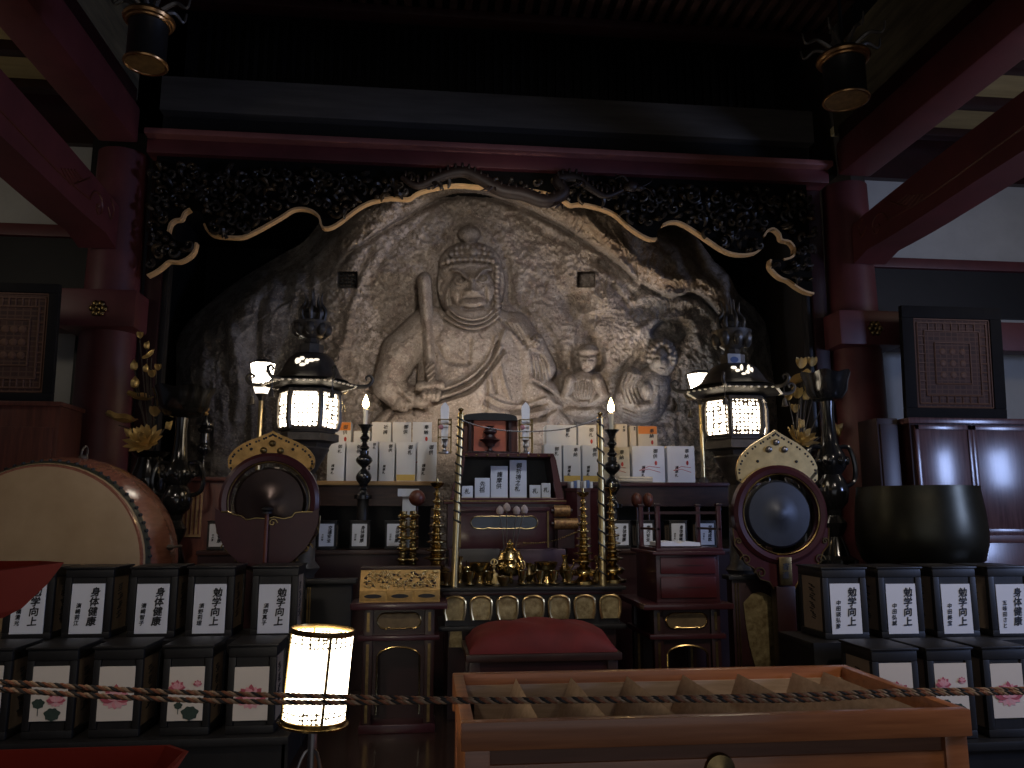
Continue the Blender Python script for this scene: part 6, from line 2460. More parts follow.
    cup = MB().lathe([(6 * kx, c0), (12 * kx, c0 + hc_ * .2), (17 * kx, c0 + hc_ * .6), (19.5 * kx, c0 + hc_ * .95), (17 * kx, c0 + hc_), (.0001, c0 + hc_ * .9)], 24)
    cp = obj('lotus_cup', cup, BRONZE, t)
    pt = MB()
    for k in range(8):
        a = k * PI / 4
        pt.ell((15 * kx * math.cos(a), 15 * kx * math.sin(a), c0 + hc_ * .55), 5.5 * kx, 5.5 * kx, hc_ * .42, 8, 6)
    obj('petals', pt, BRONZE, cp)
    f0, f1 = c1, z(py['tip'])
    H_ = f1 - f0
    obj('jewel', MB().lathe([(.0001, f0 - .01), (8 * kx, f0 + H_ * .08), (10 * kx, f0 + H_ * .22), (7 * kx, f0 + H_ * .36), (2.5 * kx, f0 + H_ * .45), (.0001, f0 + H_ * .5)], 20), BRONZE, t)
    fm_ = MB()
    for k in range(8):
        a = k * PI / 4
        c, s = math.cos(a), math.sin(a)
        hh_ = H_ * (.72 if k % 2 else .85)
        fm_.tube(smoothpts([(11 * kx * c, 11 * kx * s, f0), (13 * kx * c, 13 * kx * s, f0 + hh_ * .35), (8 * kx * c, 8 * kx * s, f0 + hh_ * .65), (9.5 * kx * c, 9.5 * kx * s, f0 + hh_)], 4), [.012, .014, .015, .015, .016, .016, .015, .013, .012, .01, .008, .005, .002], 6)
    fm_.tube([(0, 0, f0 + H_ * .4), (0, 0, f0 + H_ * .8), (0, 0, f1)], [.012, .01, .002], 6)
    obj('flame_finial', fm_, BRONZE, t)
    # base and stand
    s0 = z(py['b1'])
    obj('base', MB().lathe([(21 * kx, s0 - 19 * kx), (24 * kx, s0 - 14 * kx), (31 * kx, s0 - 12 * kx), (31 * kx, s0 - 5 * kx), (27 * kx, s0 - 3 * kx), (27 * kx, s0)], 6), BRONZE, t, smooth=20)
    obj('lower_bowl', MB().lathe([(7 * kx, s0 - 46 * kx), (12 * kx, s0 - 38 * kx), (16 * kx, s0 - 30 * kx), (22 * kx, s0 - 20 * kx), (21 * kx, s0 - 18 * kx)], 24), BRONZE, t)
    zz = s0 - 46 * kx
    obj('column', MB().lathe([(.24, 0), (.24, .05), (.2, .08), (.12, .16), (.085, .22), (.085, zz * .55), (.12, zz * .58), (.085, zz * .61), (.075, zz + .004)], 24), BRONZE, t)
    return Vector((base.x, Y, zf((py['b0'] + py['b1']) / 2)))


PIERL = pierced('pierced_lit_panels', (1.0, .84, .62), 10.0, 32, .455, (.16, .1, .06))
BL1 = bronze_lantern(306, 5.85, dict(tip=287, cup1=322, cup0=339, dome1=355, dome0=381, b0=394, b1=430, stem=480), 'large bronze lantern with flame finial, left of the altar, shining through pierced panels',
                     [(-9, 1, 3, 3.5), (-5, 4, 2.5, 2), (-4, -3, 3.2, 2), (0, 0, 2, 3.5), (4, 2, 3.5, 1.8), (9, 3, 3, 1.2)])
BL2 = bronze_lantern(738, 5.85, dict(tip=297, cup1=331, cup0=350, dome1=366, dome0=387, b0=402, b1=437, stem=480), 'large bronze lantern with a small blue label, right of the altar, shining through pierced panels',
                     [(-9, 3, 3, 1.6), (-6, 0, 2.5, 1.6), (-1, -4, 2.5, 2), (-2, 3, 1.6, 3), (3, -2, 2.2, 2.6), (5, 3, 1.6, 3), (8, 1, 1.6, 2.5)])
cx, z0, w_, h_ = rect(731, 352, 744, 364, 5.68)
t = tag(obj('paper_label', MB().box(-w_ / 2, w_ / 2, 0, .006, 0, h_, .002), GLASSW, None, (cx, 5.85 - .107, z0)), 'small pale blue label fixed on the neck of the right bronze lantern', 'label')
obj('printed_oval', MB().prism([(w_ * .32 * math.cos(a), h_ / 2 + h_ * .25 * math.sin(a)) for a in [2 * PI * k / 20 for k in range(20)]], -.002, .0), BLUEC, t)

# ================================================================== SMALL POLE LAMPS
def pole_lamp(px, pyt, pyb, py_low, Y, zfoot, label):
    a, b = P(px, pyb, Y), P(px, pyt, Y)
    kx = P(px + 1, pyb, Y).x - a.x
    t = thing('pole_lamp', label, 'lamp', (a.x, Y, zfoot))
    z0_, z1_ = a.z - zfoot, b.z - zfoot
    zl = P(px, py_low, Y).z - zfoot
    obj('glass', MB().lathe([(.0001, z0_), (9.5 * kx, z0_), (12.5 * kx, z1_), (.0001, z1_)], 6), LAMPW, t, smooth=0)
    fr = MB()
    for k in range(6):
        an = k * PI / 3
        fr.tube([(9.7 * kx * math.cos(an), 9.7 * kx * math.sin(an), z0_), (12.7 * kx * math.cos(an), 12.7 * kx * math.sin(an), z1_)], .005, 5)
    obj('frame', fr, BRONZE, t)
    obj('top_cap', MB().lathe([(13 * kx, z1_), (13 * kx, z1_ + .012), (6 * kx, z1_ + .035), (.0001, z1_ + .04)], 6), BRONZE, t, smooth=0)
    obj('lower_glass', MB().lathe([(.0001, zl), (6 * kx, zl), (9 * kx, z0_ - .015), (.0001, z0_ - .015)], 6), LAMPW2, t, smooth=0)
    obj('holder', MB().lathe([(2 * kx, zl - 8 * kx), (4 * kx, zl - 3 * kx), (6.5 * kx, zl - .0), (5 * kx, zl + .002)], 12), BRONZE, t)
    obj('pole', MB().tube([(0, 0, .02), (0, 0, zl - 7 * kx)], .019, 12), POLE, t)
    obj('foot', MB().lathe([(.05, 0), (.045, .02), (.03, .04), (.02, .05)], 20), BRONZE, t)
    h_ = MB()
    h_.tube(smoothpts([(9 * kx, -.02, z0_ + .03), (16 * kx, -.03, z0_ + .05), (19 * kx, -.03, z0_ - .0), (13 * kx, -.02, z0_ - .05)], 5), .007, 6)
    obj('hook', h_, BRONZE, t)
    return Vector((a.x, Y, (a.z + b.z) / 2))


LAMPW2 = glow('small_lamp_lower_glow', (1.0, .9, .74), 2.2)
PL1 = pole_lamp(262, 364, 384, 394, 6.66, zsh, 'small lit white lamp on a brass pole, left of the left bronze lantern')
PL2 = pole_lamp(700, 375, 388, 397, 6.75, zsh, 'small lit white lamp on a brass pole, beside the right bronze lantern')

# ================================================================== BLACK BRONZE CANDLESTANDS / VASES WITH GILT LOTUS
def black_vase(px, Y, pys, label, k_=1.0, dk=1.0):
    """tall black vase: wide wavy dish, slim neck, body with two handles"""
    zf = lambda y: P(px, y, Y).z - DZ
    kx = (P(px + 1, 480, Y).x - P(px, 480, Y).x)
    t = thing('black_vase', label, 'vase', (P(px, 480, Y).x, Y, DZ))
    r = lambda q: q * kx * k_
    d0, d1 = zf(pys['dish0']), zf(pys['dish1'])
    N_ = 48
    vs, fs = [], []
    prof = [(5, d0 - .01), (14, d0 + (d1 - d0) * .05), (19, d0 + (d1 - d0) * .35), (20.5, d0 + (d1 - d0) * .7), (23.5, d1), (21.5, d1), (18, d0 + (d1 - d0) * .6), (4, d0 + (d1 - d0) * .35)]
    m_ = len(prof)
    for i in range(N_):
        a = 2 * PI * i / N_
        for j, (q, z) in enumerate(prof):
            wv = (1 + .035 * math.cos(6 * a)) if j in (4, 5) else 1
            dkk = 1 + (dk - 1) * min(1, max(0, (q - 5) / 10))
            vs.append((r(q) * dkk * wv * math.cos(a), r(q) * dkk * wv * math.sin(a), z + (.012 * math.cos(6 * a) if j in (4, 5) else 0)))
    for i in range(N_):
        j = (i + 1) % N_
        for q in range(m_ - 1):
            fs.append((i * m_ + q, j * m_ + q, j * m_ + q + 1, i * m_ + q + 1))
    fs.append([i * m_ for i in range(N_)][::-1])
    fs.append([i * m_ + m_ - 1 for i in range(N_)])
    obj('dish', MB().raw(vs, fs), GLOSSB, t)
    n0 = zf(pys['neck'])
    obj('neck', MB().lathe([(r(9), n0), (r(8), n0 + .02), (r(6.5), n0 + (d0 - n0) * .3), (r(5.5), n0 + (d0 - n0) * .7), (r(6.5), d0)], 24), GLOSSB, t)
    b1, b0 = n0, zf(pys['body'])
    hb_ = b1 - b0
    bodym = (MB().lathe([(r(7), b0 - .0), (r(13), b0 + hb_ * .12), (r(15), b0 + hb_ * .3), (r(12), b0 + hb_ * .46), (r(9), b0 + hb_ * .55), (r(13.5), b0 + hb_ * .66), (r(15), b0 + hb_ * .78), (r(12), b0 + hb_ * .9), (r(9), b1)], 28))
    for s in (-1, 1):
        hd = MB()
        hd.tube(smoothpts([(s * r(9), 0, b1 - .01), (s * r(19), 0, b1 - hb_ * .03), (s * r(24), 0, b0 + hb_ * .7), (s * r(22), 0, b0 + hb_ * .45), (s * r(13), 0, b0 + hb_ * .36)], 6), r(2.2), 8)
        obj('handle', hd, GLOSSB, t)
    orn = bodym
    for q in range(9):
        a = 2 * PI * q / 9
        orn.ell((r(14.5) * math.cos(a), r(14.5) * math.sin(a), b0 + hb_ * .76), r(3), r(3), hb_ * .07, 8, 6)
    obj('body', orn, GLOSSB, t)
    zb2 = zf(pys['base'])
    S = b0 - zb2
    obj('stem', MB().lathe([(r(19), zb2), (r(19), zb2 + S * .08), (r(12), zb2 + S * .16), (r(9), zb2 + S * .35), (r(6), zb2 + S * .5), (r(10), zb2 + S * .66), (r(11), zb2 + S * .76), (r(6), zb2 + S * .9), (r(7), b0)], 28), GLOSSB, t)
    obj('plinth', MB().lathe([(r(16), 0), (r(16), max(.05, zb2 - .04)), (r(17), zb2)], 8), BLACK, t, smooth=20)
    return t


YV = 6.38
black_vase(178, YV, dict(dish1=389, dish0=417, neck=462, body=515, base=572), 'tall black bronze vase with wide dish, behind the big drum', 1.05, 1.28)
black_vase(832, YV - .1, dict(dish1=374, dish0=401, neck=446, body=510, base=564), 'tall black bronze vase with wide dish, between the right gong and the bowl')

# ------------------------------------------------------------------ gilt lotus arrangements
def petal_mesh(mb, o, d, up_, L, wd, curl=.35, th=.004):
    """cupped pointed petal from o along d"""
    d = Vector(d).normalized()
    up_ = Vector(up_)
    sd = d.cross(up_).normalized()
    nn = sd.cross(d).normalized()
    rows = 7
    vs, fs = [], []
    for k in range(rows):
        u = k / (rows - 1)
        hw_ = wd * math.sin(PI * (.1 + .88 * u)) ** .8 * (1 if k < rows - 1 else .15)
        c = Vector(o) + d * (L * u) + nn * (curl * L * u * u)
        for s in (-1, -.4, .4, 1):
            vs.append(c + sd * (hw_ * s) + nn * (.35 * hw_ * abs(s)))
    n0 = len(vs)
    for v in list(vs):
        vs.append(v - nn * th)
    for k in range(rows - 1):
        for q in range(3):
            a = k * 4 + q
            fs.append((a, a + 1, a + 5, a + 4))
            fs.append((n0 + a, n0 + a + 4, n0 + a + 5, n0 + a + 1))
        a = k * 4
        fs.append((a, a + 4, n0 + a + 4, n0 + a))
        fs.append((a + 3, n0 + a + 3, n0 + a + 7, a + 7))
    mb.raw(vs, fs)


def open_flower(c, R, tilt=(0, -.4, 1), n=12):
    mb = MB()
    t_ = Vector(tilt).normalized()
    q = Vector((0, 0, 1)).rotation_difference(t_).to_matrix()
    for ring, (el, Lf) in enumerate(((.25, 1.0), (.75, .95), (1.15, .75))):
        for k in range(n - 3 * ring):
            a = 2 * PI * k / (n - 3 * ring) + ring * .3
            d = Vector((math.cos(a) * math.cos(el), math.sin(a) * math.cos(el), math.sin(el)))
            petal_mesh(mb, Vector(c), q @ d, q @ Vector((0, 0, 1)), R * Lf, R * .2, .25)
    mb.ell(c, R * .2, R * .2, R * .16, 10, 6)
    return mb


def bud(c, L, tilt=(0, 0, 1)):
    mb = MB()
    q = Vector((0, 0, 1)).rotation_difference(Vector(tilt).normalized()).to_matrix().to_4x4()
    M_ = Matrix.Translation(c) @ q
    mb.lathe([(.0001, -L * .5), (L * .2, -L * .4), (L * .3, -L * .1), (L * .24, L * .2), (L * .1, L * .42), (.0001, L * .55)], 12, M=M_)
    for k in range(5):
        a = 2 * PI * k / 5
        mb.ell(M_ @ Vector((L * .2 * math.cos(a), L * .2 * math.sin(a), -L * .1)), L * .14, L * .14, L * .36, 8, 6)
    return mb


def leaf(c, R, tilt):
    """wide dished leaf with wavy edge"""
    mb = MB()
    q = Vector((0, 0, 1)).rotation_difference(Vector(tilt).normalized()).to_matrix().to_4x4()
    M_ = Matrix.Translation(c) @ q
    N_ = 32
    vs, fs = [], []
    rings = [(0, 0), (.5, .06), (.85, .2), (1.0, .36), (.97, .34), (.5, .03), (0, -.03)]
    vs = []
    for r_, z in rings:
        for i in range(N_):
            a = 2 * PI * i / N_
            wv = 1 + .06 * math.sin(7 * a) * (r_ > .8)
            vs.append((R * max(r_, .001) * wv * math.cos(a), R * max(r_, .001) * wv * math.sin(a), R * (z + .07 * math.sin(5 * a) * (r_ > .8))))
    for k in range(len(rings) - 1):
        for i in range(N_):
            j = (i + 1) % N_
            fs.append((k * N_ + i, k * N_ + j, (k + 1) * N_ + j, (k + 1) * N_ + i))
    return mb.raw(vs, fs, M_)


def lotus_vase(px, pyv0, pyv1, Y, label, items, rpx):
    """black urn with gilt lotus stems; items in photo pixels"""
    kx = P(px + 1, pyv0, Y).x - P(px, pyv0, Y).x
    b = P(px, pyv1, Y)
    t = thing('lotus_arrangement', label, 'flower arrangement', (b.x, Y, DZ))
    zt_, z0_ = P(px, pyv0, Y).z - DZ, b.z - DZ
    hv = zt_ - z0_
    R = rpx * kx
    obj('vase', MB().lathe([(R * .9, 0), (R * .8, .04), (R * .6, z0_ * .8 + .01), (R * .6, z0_), (R * .95, z0_ + hv * .35), (R * 1.05, z0_ + hv * .6), (R * .8, z0_ + hv * .82), (R * .75, z0_ + hv * .9), (R * 1.15, zt_), (R * 1.0, zt_), (R * .6, zt_ - hv * .08)], 28), GLOSSB, t)
    mouth = Vector((0, 0, zt_ - .02))
    for kind, x, y, s, dy, tl in items:
        q = P(x, y, Y + dy)
        c = Vector((q.x - b.x, dy, q.z - DZ))
        s_ = s * kx * 1.3
        mid = mouth.lerp(c, .5) + Vector((.3 * (c.x - mouth.x) * .2, 0, .05))
        st = obj('stem', MB().tube(smoothpts([mouth, mid, c - Vector(tl).normalized() * s_ * .3], 8), .0045, 6), BRONZE, t)
        if kind == 'f':
            obj('flower', open_flower(c, s_, tl), GOLD, t)
        elif kind == 'b':
            obj('bud', bud(c, s_ * 2, tl), GOLD, t)
        elif kind == 'l':
            obj('leaf', leaf(c, s_, tl), GOLD, t)
        elif kind == 's':
            mb = MB()
            for k in range(6):
                a = 2 * PI * k / 6
                petal_mesh(mb, c, (math.cos(a) * .5, math.sin(a) * .5, 1), (0, -1, .2), s_ * 1.1, s_ * .3, .2)
            obj('flower', mb, GOLD, t)
    return t


lotus_vase(146, 452, 512, YV + .2, 'gilt metal lotus flowers in a black urn behind the big drum', [
    ('f', 146, 445, 17, -.12, (-.1, -.75, .6)), ('s', 155, 416, 8, -.05, (0, -.2, 1)), ('l', 139, 399, 10, -.05, (.25, -.25, 1)), ('l', 120, 421, 12, 0, (.3, -.2, 1)),
    ('b', 134, 365, 4.5, 0, (-.1, 0, 1)), ('b', 135, 382, 5, 0, (0, 0, 1)), ('s', 140, 338, 5, 0, (0, 0, 1)), ('b', 147, 345, 3.5, 0, (.3, 0, 1)), ('l', 150, 356, 6, 0, (-.7, -.2, .8)),
    ('s', 152, 377, 6, 0, (.6, 0, 1)), ('b', 146, 368, 3.5, 0, (.1, 0, 1)), ('b', 169, 425, 4, 0, (.6, 0, .8)), ('s', 158, 370, 5, .02, (.8, 0, .6)), ('b', 128, 432, 4, -.02, (-.6, -.2, .6))], 17)
lotus_vase(803, 452, 512, YV + .22, 'gilt metal lotus flowers in a black urn behind the right gong', [
    ('s', 801, 368, 8, 0, (-.3, -.2, 1)), ('s', 812, 366, 7, 0, (.3, -.2, 1)), ('l', 802, 380, 9, 0, (-.6, -.2, .8)), ('b', 817, 383, 5, -.05, (.3, 0, 1)), ('s', 797, 398, 8, -.05, (-.7, -.2, .6)),
    ('b', 806, 395, 4, 0, (0, 0, 1)), ('b', 828, 394, 5.5, .3, (.2, 0, 1)), ('f', 799, 444, 15, .02, (.3, -.6, .7)), ('b', 838, 429, 5.5, .25, (.5, -.2, .6)), ('s', 788, 400, 6, 0, (-.5, 0, .8)), ('s', 795, 412, 6, 0, (-.6, 0, .6)), ('b', 801, 423, 4, 0, (-.4, 0, .8))], 14)
lotus_dark = None

# ================================================================== VESSELS ON THE ALTAR
def vessel(px, py, Y, wpx, hpx, kind, label, m=BRASS, z=None, group='brass vessels on the altar table'):
    p = P(px, py, Y)
    kx = P(px + 1, py, Y).x - p.x
    R, Hh = wpx / 2 * kx, hpx * kx
    t = thing({'cup': 'brass_cup', 'bowl': 'brass_bowl', 'plate': 'brass_plate', 'burner': 'incense_burner', 'bell': 'vajra_bell', 'ewer': 'brass_ewer'}[kind], label, {'cup': 'cup', 'bowl': 'bowl', 'plate': 'plate', 'burner': 'incense burner', 'bell': 'bell', 'ewer': 'ewer'}[kind], (p.x, Y, (zat if z is None else z) + .002), group=group)
    if kind == 'cup':
        obj('saucer', MB().lathe([(R * .7, 0), (R * 1.1, Hh * .08), (R * 1.15, Hh * .14), (R * .4, Hh * .12)], 20), m, t)
        obj('cup', MB().lathe([(R * .45, Hh * .12), (R * .4, Hh * .3), (R * .75, Hh * .55), (R * .85, Hh * .9), (R * .95, Hh), (R * .85, Hh), (R * .7, Hh * .6), (.0001, Hh * .5)], 20), m, t)
    elif kind == 'bowl':
        obj('bowl', MB().lathe([(R * .5, 0), (R * .55, Hh * .15), (R * .9, Hh * .55), (R, Hh), (R * .92, Hh), (R * .8, Hh * .6), (.0001, Hh * .3)], 24), m, t)
        obj('rim', MB().tube([(R * .97 * math.cos(a), R * .97 * math.sin(a), Hh) for a in [2 * PI * k / 24 for k in range(24)]], R * .06, 6, closed=True), m, t)
    elif kind == 'plate':
        obj('dish', MB().lathe([(R * .5, Hh * .55), (R * .8, Hh * .7), (R, Hh), (R * .93, Hh), (R * .5, Hh * .8), (.0001, Hh * .78)], 24), m, t)
        obj('foot', MB().lathe([(R * .5, 0), (R * .3, Hh * .3), (R * .45, Hh * .56)], 20), m, t)
    elif kind == 'bell':
        obj('bell', MB().lathe([(R, 0), (R * .95, Hh * .1), (R * .75, Hh * .3), (R * .6, Hh * .42), (R * .2, Hh * .47)], 20), m, t)
        hd = MB().lathe([(R * .2, Hh * .46)] + [(r_, z_ + Hh * .46) for r_, z_ in turned([(R * .3, Hh * .08, 'b'), (R * .2, Hh * .1, 'v'), (R * .35, Hh * .08, 'b'), (R * .2, Hh * .06, 'v')])[1:]], 14)
        obj('handle', hd, m, t)
        pr = MB()
        for k in range(4):
            a = k * PI / 2
            c, s = math.cos(a), math.sin(a)
            pr.tube(smoothpts([(0, 0, Hh * .76), (R * .5 * c, R * .5 * s, Hh * .82), (R * .45 * c, R * .45 * s, Hh * .93), (0, 0, Hh)], 4), R * .09, 6)
        obj('prongs', pr, m, t)
    elif kind == 'ewer':
        obj('body', MB().lathe([(R * .6, 0), (R * .4, Hh * .12), (R * .9, Hh * .3), (R, Hh * .45), (R * .5, Hh * .65), (R * .35, Hh * .8), (R * .6, Hh)], 20), m, t)
        obj('spout', MB().tube(smoothpts([(R * .8, 0, Hh * .45), (R * 1.4, 0, Hh * .6), (R * 1.5, 0, Hh * .85)], 5), R * .13, 8), m, t)
    else:   # lidded ornate burner
        obj('body', MB().lathe([(R * .5, Hh * .16), (R * .8, Hh * .24), (R * .92, Hh * .38), (R * .7, Hh * .5), (R * 1.0, Hh * .54), (R * .95, Hh * .57)], 28), m, t)
        for k in range(3):
            a = k * 2 * PI / 3 - PI / 2
            obj('foot', MB().tube(smoothpts([(R * .55 * math.cos(a), R * .55 * math.sin(a), Hh * .24), (R * .9 * math.cos(a), R * .9 * math.sin(a), Hh * .14), (R * .8 * math.cos(a), R * .8 * math.sin(a), 0.0)], 4), R * .12, 8), m, t)
        lid = MB().lathe([(R * .92, Hh * .57), (R * .75, Hh * .68), (R * .4, Hh * .78), (R * .2, Hh * .84)] + [(r_, z_ + Hh * .84) for r_, z_ in turned([(R * .28, Hh * .1, 'b'), (R * .12, Hh * .06, 'i')])[1:]], 28)
        sc = lid
        for k in range(14):
            a = 2 * PI * k / 14
            sc.tube([(R * (.98 + .1 * math.cos(q * .7)) * math.cos(a + .12 * math.sin(q * .7)), R * (.98 + .1 * math.cos(q * .7)) * math.sin(a + .12 * math.sin(q * .7)), Hh * (.4 + .1 * math.sin(q * .7))) for q in range(10)], R * .035, 5)
            sc.ell((R * .66 * math.cos(a), R * .66 * math.sin(a), Hh * .7), R * .1, R * .1, Hh * .04, 6, 4)
        obj('lid', sc, m, t)
    return t


vessel(510, 580, YA + .34, 28, 42, 'burner', 'ornate lidded brass incense burner in the middle of the altar')
vessel(470, 583, YA + .12, 11, 14, 'cup', 'brass cup on the altar front row, nearest to the left brass pole')
vessel(489, 583, YA + .12, 11, 14, 'cup', 'brass cup on the altar front row, left of the incense burner')
vessel(504, 585, YA + .07, 14, 9, 'bowl', 'low brass bowl in front of the incense burner', BRASSD)
vessel(523, 583, YA + .12, 11, 14, 'cup', 'brass cup on the altar front row, just right of the incense burner')
vessel(540, 583, YA + .12, 11, 14, 'cup', 'brass cup on the altar front row, midway between burner and right pole')
vessel(554, 583, YA + .12, 11, 14, 'cup', 'brass cup on the altar front row, second from the right end')
vessel(569, 583, YA + .12, 11, 14, 'cup', 'brass cup on the altar front row, at its right end')
vessel(468, 572, YA + .42, 20, 14, 'bowl', 'brass bowl at the rear left of the altar table')
vessel(486, 570, YA + .42, 15, 16, 'plate', 'footed brass dish left of the incense burner')
vessel(533, 572, YA + .42, 15, 16, 'plate', 'footed brass dish right of the incense burner')
vessel(550, 572, YA + .42, 18, 10, 'bowl', 'brass bowl at the rear right of the altar table')
vessel(494, 578, YA + .25, 12, 24, 'bell', 'brass handbell with pronged handle left of the burner', GOLD)
vessel(529, 578, YA + .24, 10, 20, 'ewer', 'small brass ewer right of the burner', BRASSD)
vessel(597, 580, YA + .42, 10, 24, 'bell', 'brass handbell between the two right brass stands', BRASS)
vessel(446, 584, YA + .07, 12, 14, 'cup', 'brass cup left of the left brass pole', BRASSD)
vessel(480, 576, YA + .3, 22, 20, 'plate', 'wide footed brass dish between the left pole and the burner')
vessel(546, 576, YA + .3, 24, 20, 'plate', 'wide footed brass dish midway between the burner and the right stand')
vessel(565, 572, YA + .36, 12, 26, 'ewer', 'brass ewer left of the tiered brass stand by the right pole', BRASS)
vessel(460, 578, YA + .34, 9, 26, 'ewer', 'slim brass ewer just behind the left brass pole', BRASS)
# cotton headed buds rising from the burner
for k, (hx0, hy0, bx_) in enumerate(((500, 511, 506), (507, 508, 507), (517, 511, 511), (525, 510, 512))):
    a, b = P(hx0, hy0, YA + .46), P(bx_, 562, YA + .46)
    t = thing('lotus_bud_stem', ['pale round bud on a thin stem, leftmost of four above the burner', 'pale round bud second from the left above the burner', 'pale round bud third from the left above the burner', 'pale round bud rightmost of four above the burner'][k], 'altar flower', (b.x, YA + .46 + .014 * k, zat))
    obj('stem', MB().tube(smoothpts([(0, 0, 0), ((a.x - b.x) * .4, 0, (a.z - zat) * .55), (a.x - b.x, 0, a.z - zat - .02)], 6), .0042, 6), BRONZE, t)
    obj('bud', MB().lathe([(.0001, -.03), (.02, -.022), (.028, 0), (.022, .02), (.008, .034), (.0001, .038)], 14, c=(a.x - b.x, 0, a.z - zat)), mat('dusty_pink_bud_%d' % k, (.42, .33, .3), .7), t)
# thin chain from the bench to the right stand
q = [P(x, y, YA + .62) for x, y in ((524, 543), (540, 543), (556, 540), (572, 534), (580, 531))]
t = thing('bead_chain', 'thin bead chain looped across the front of the maroon bench', 'chain', (q[0].x, YA + .62, q[0].z))
mb = MB()
for p_ in smoothpts([(p_.x - q[0].x, 0, p_.z - q[0].z) for p_ in q], 8):
    mb.ell(p_, .006, .006, .006, 6, 4)
mb.tube([(p_.x - q[0].x, 0, p_.z - q[0].z) for p_ in q], .0015, 4)
obj('beads', mb, BRASSD, t)
# grey plank on the bench steps
cx, z0, w_, h_ = rect(456, 549, 500, 562, YCB - .16)
t = thing('grey_plank', 'worn grey plank leaning on the step below the maroon bench', 'plank', (cx, YCB - .128, DZ))
obj('plank', MB().box(-w_ / 2, w_ / 2, 0, .02, z0 - DZ, z0 - DZ + h_, .003), GREYBEAM, t)
obj('support', MB().box(-w_ / 2, w_ / 2, .002, .018, 0, z0 - DZ), DKRED, t)

# ================================================================== CABINETS, FRAMED TEXTILES, SIDE FURNITURE
# right rosewood cabinet
YC = 6.2
cx, z0, w_, h_ = rect(916, 418, 1090, 565, YC)
zct = P(960, 418, YC).z
zrail = P(1000, 539, YC).z
t = thing('rosewood_cabinet', 'tall rosewood cabinet with sliding doors behind the bronze bowl', 'cabinet', (cx, YC, DZ))
w = w_ / 2
hh_ = zct - DZ
zr_ = zrail - DZ
obj('body', MB().box(-w, w, .02, .7, 0, hh_ - .03, .006), DKRED, t)
obj('top_board', MB().box(-w - .02, w + .02, -.01, .72, hh_ - .05, hh_, .006), CABW, t)
xm = P(976, 480, YC).x - cx
for k, (a, b) in enumerate(((-w + .03, xm - .004), (xm + .004, w - .03))):
    d_ = obj('sliding_door', MB().box(a, b, .0 + .008 * k, .02, zr_ + .03, hh_ - .06, .004), CABW, t)
    fr = MB()
    for (x0_, x1_, z0_, z1_) in ((a, a + .035, zr_ + .03, hh_ - .06), (b - .035, b, zr_ + .03, hh_ - .06), (a, b, zr_ + .03, zr_ + .08), (a, b, hh_ - .1, hh_ - .06)):
        fr.box(x0_, x1_, -.008 + .008 * k, .008 * k, z0_, z1_, .002)
    obj('door_frame', fr, CABW, d_)
obj('middle_rail', MB().box(-w, w, -.012, .02, zr_ - .03, zr_ + .03, .004), REDWOOD, t)
obj('lower_panel', MB().box(-w + .02, w - .02, .0, .02, .05, zr_ - .03, .003), CABW, t)
# dark side cabinet against the pillar
cx2, z2, w2, h2 = rect(884, 418, 905, 560, YC + .1)
t = thing('side_cupboard', 'dark red side cupboard between the right pillar and the rosewood cabinet', 'cupboard', (cx2 - .02, YC + .1, DZ))
obj('body', MB().box(-w2 / 2, w2 / 2, 0, .3, 0, P(900, 419, YC + .15).z - DZ, .006), DKRED, t)
obj('door', MB().box(-w2 / 2 + .02, w2 / 2 - .02, -.012, 0, .1, P(900, 425, YC + .15).z - DZ, .004), DKRED, t)

# framed brocade pictures
def pattern_mat(name):
    m = bpy.data.materials.new(name)
    m.use_nodes = True
    nt = m.node_tree
    b = nt.nodes['Principled BSDF']
    b.inputs['Roughness'].default_value = .75
    tc = nt.nodes.new('ShaderNodeTexCoord')
    br = nt.nodes.new('ShaderNodeTexBrick')
    br.inputs['Scale'].default_value = 9
    br.inputs['Mortar Size'].default_value = .045
    br.offset = 0.0
    br.inputs['Brick Width'].default_value = .5
    br.inputs['Row Height'].default_value = .35
    br.inputs['Color1'].default_value = (.07, .026, .016, 1)
    br.inputs['Color2'].default_value = (.04, .015, .01, 1)
    br.inputs['Mortar'].default_value = (.1, .047, .028, 1)
    mp = nt.nodes.new('ShaderNodeMapping')
    mp.inputs['Rotation'].default_value = (PI / 2, 0, 0)
    nt.links.new(tc.outputs['Object'], mp.inputs['Vector'])
    nt.links.new(mp.outputs['Vector'], br.inputs['Vector'])
    nt.links.new(br.outputs['Color'], b.inputs['Base Color'])
    return m


BROC = pattern_mat('woven_grid_brocade')


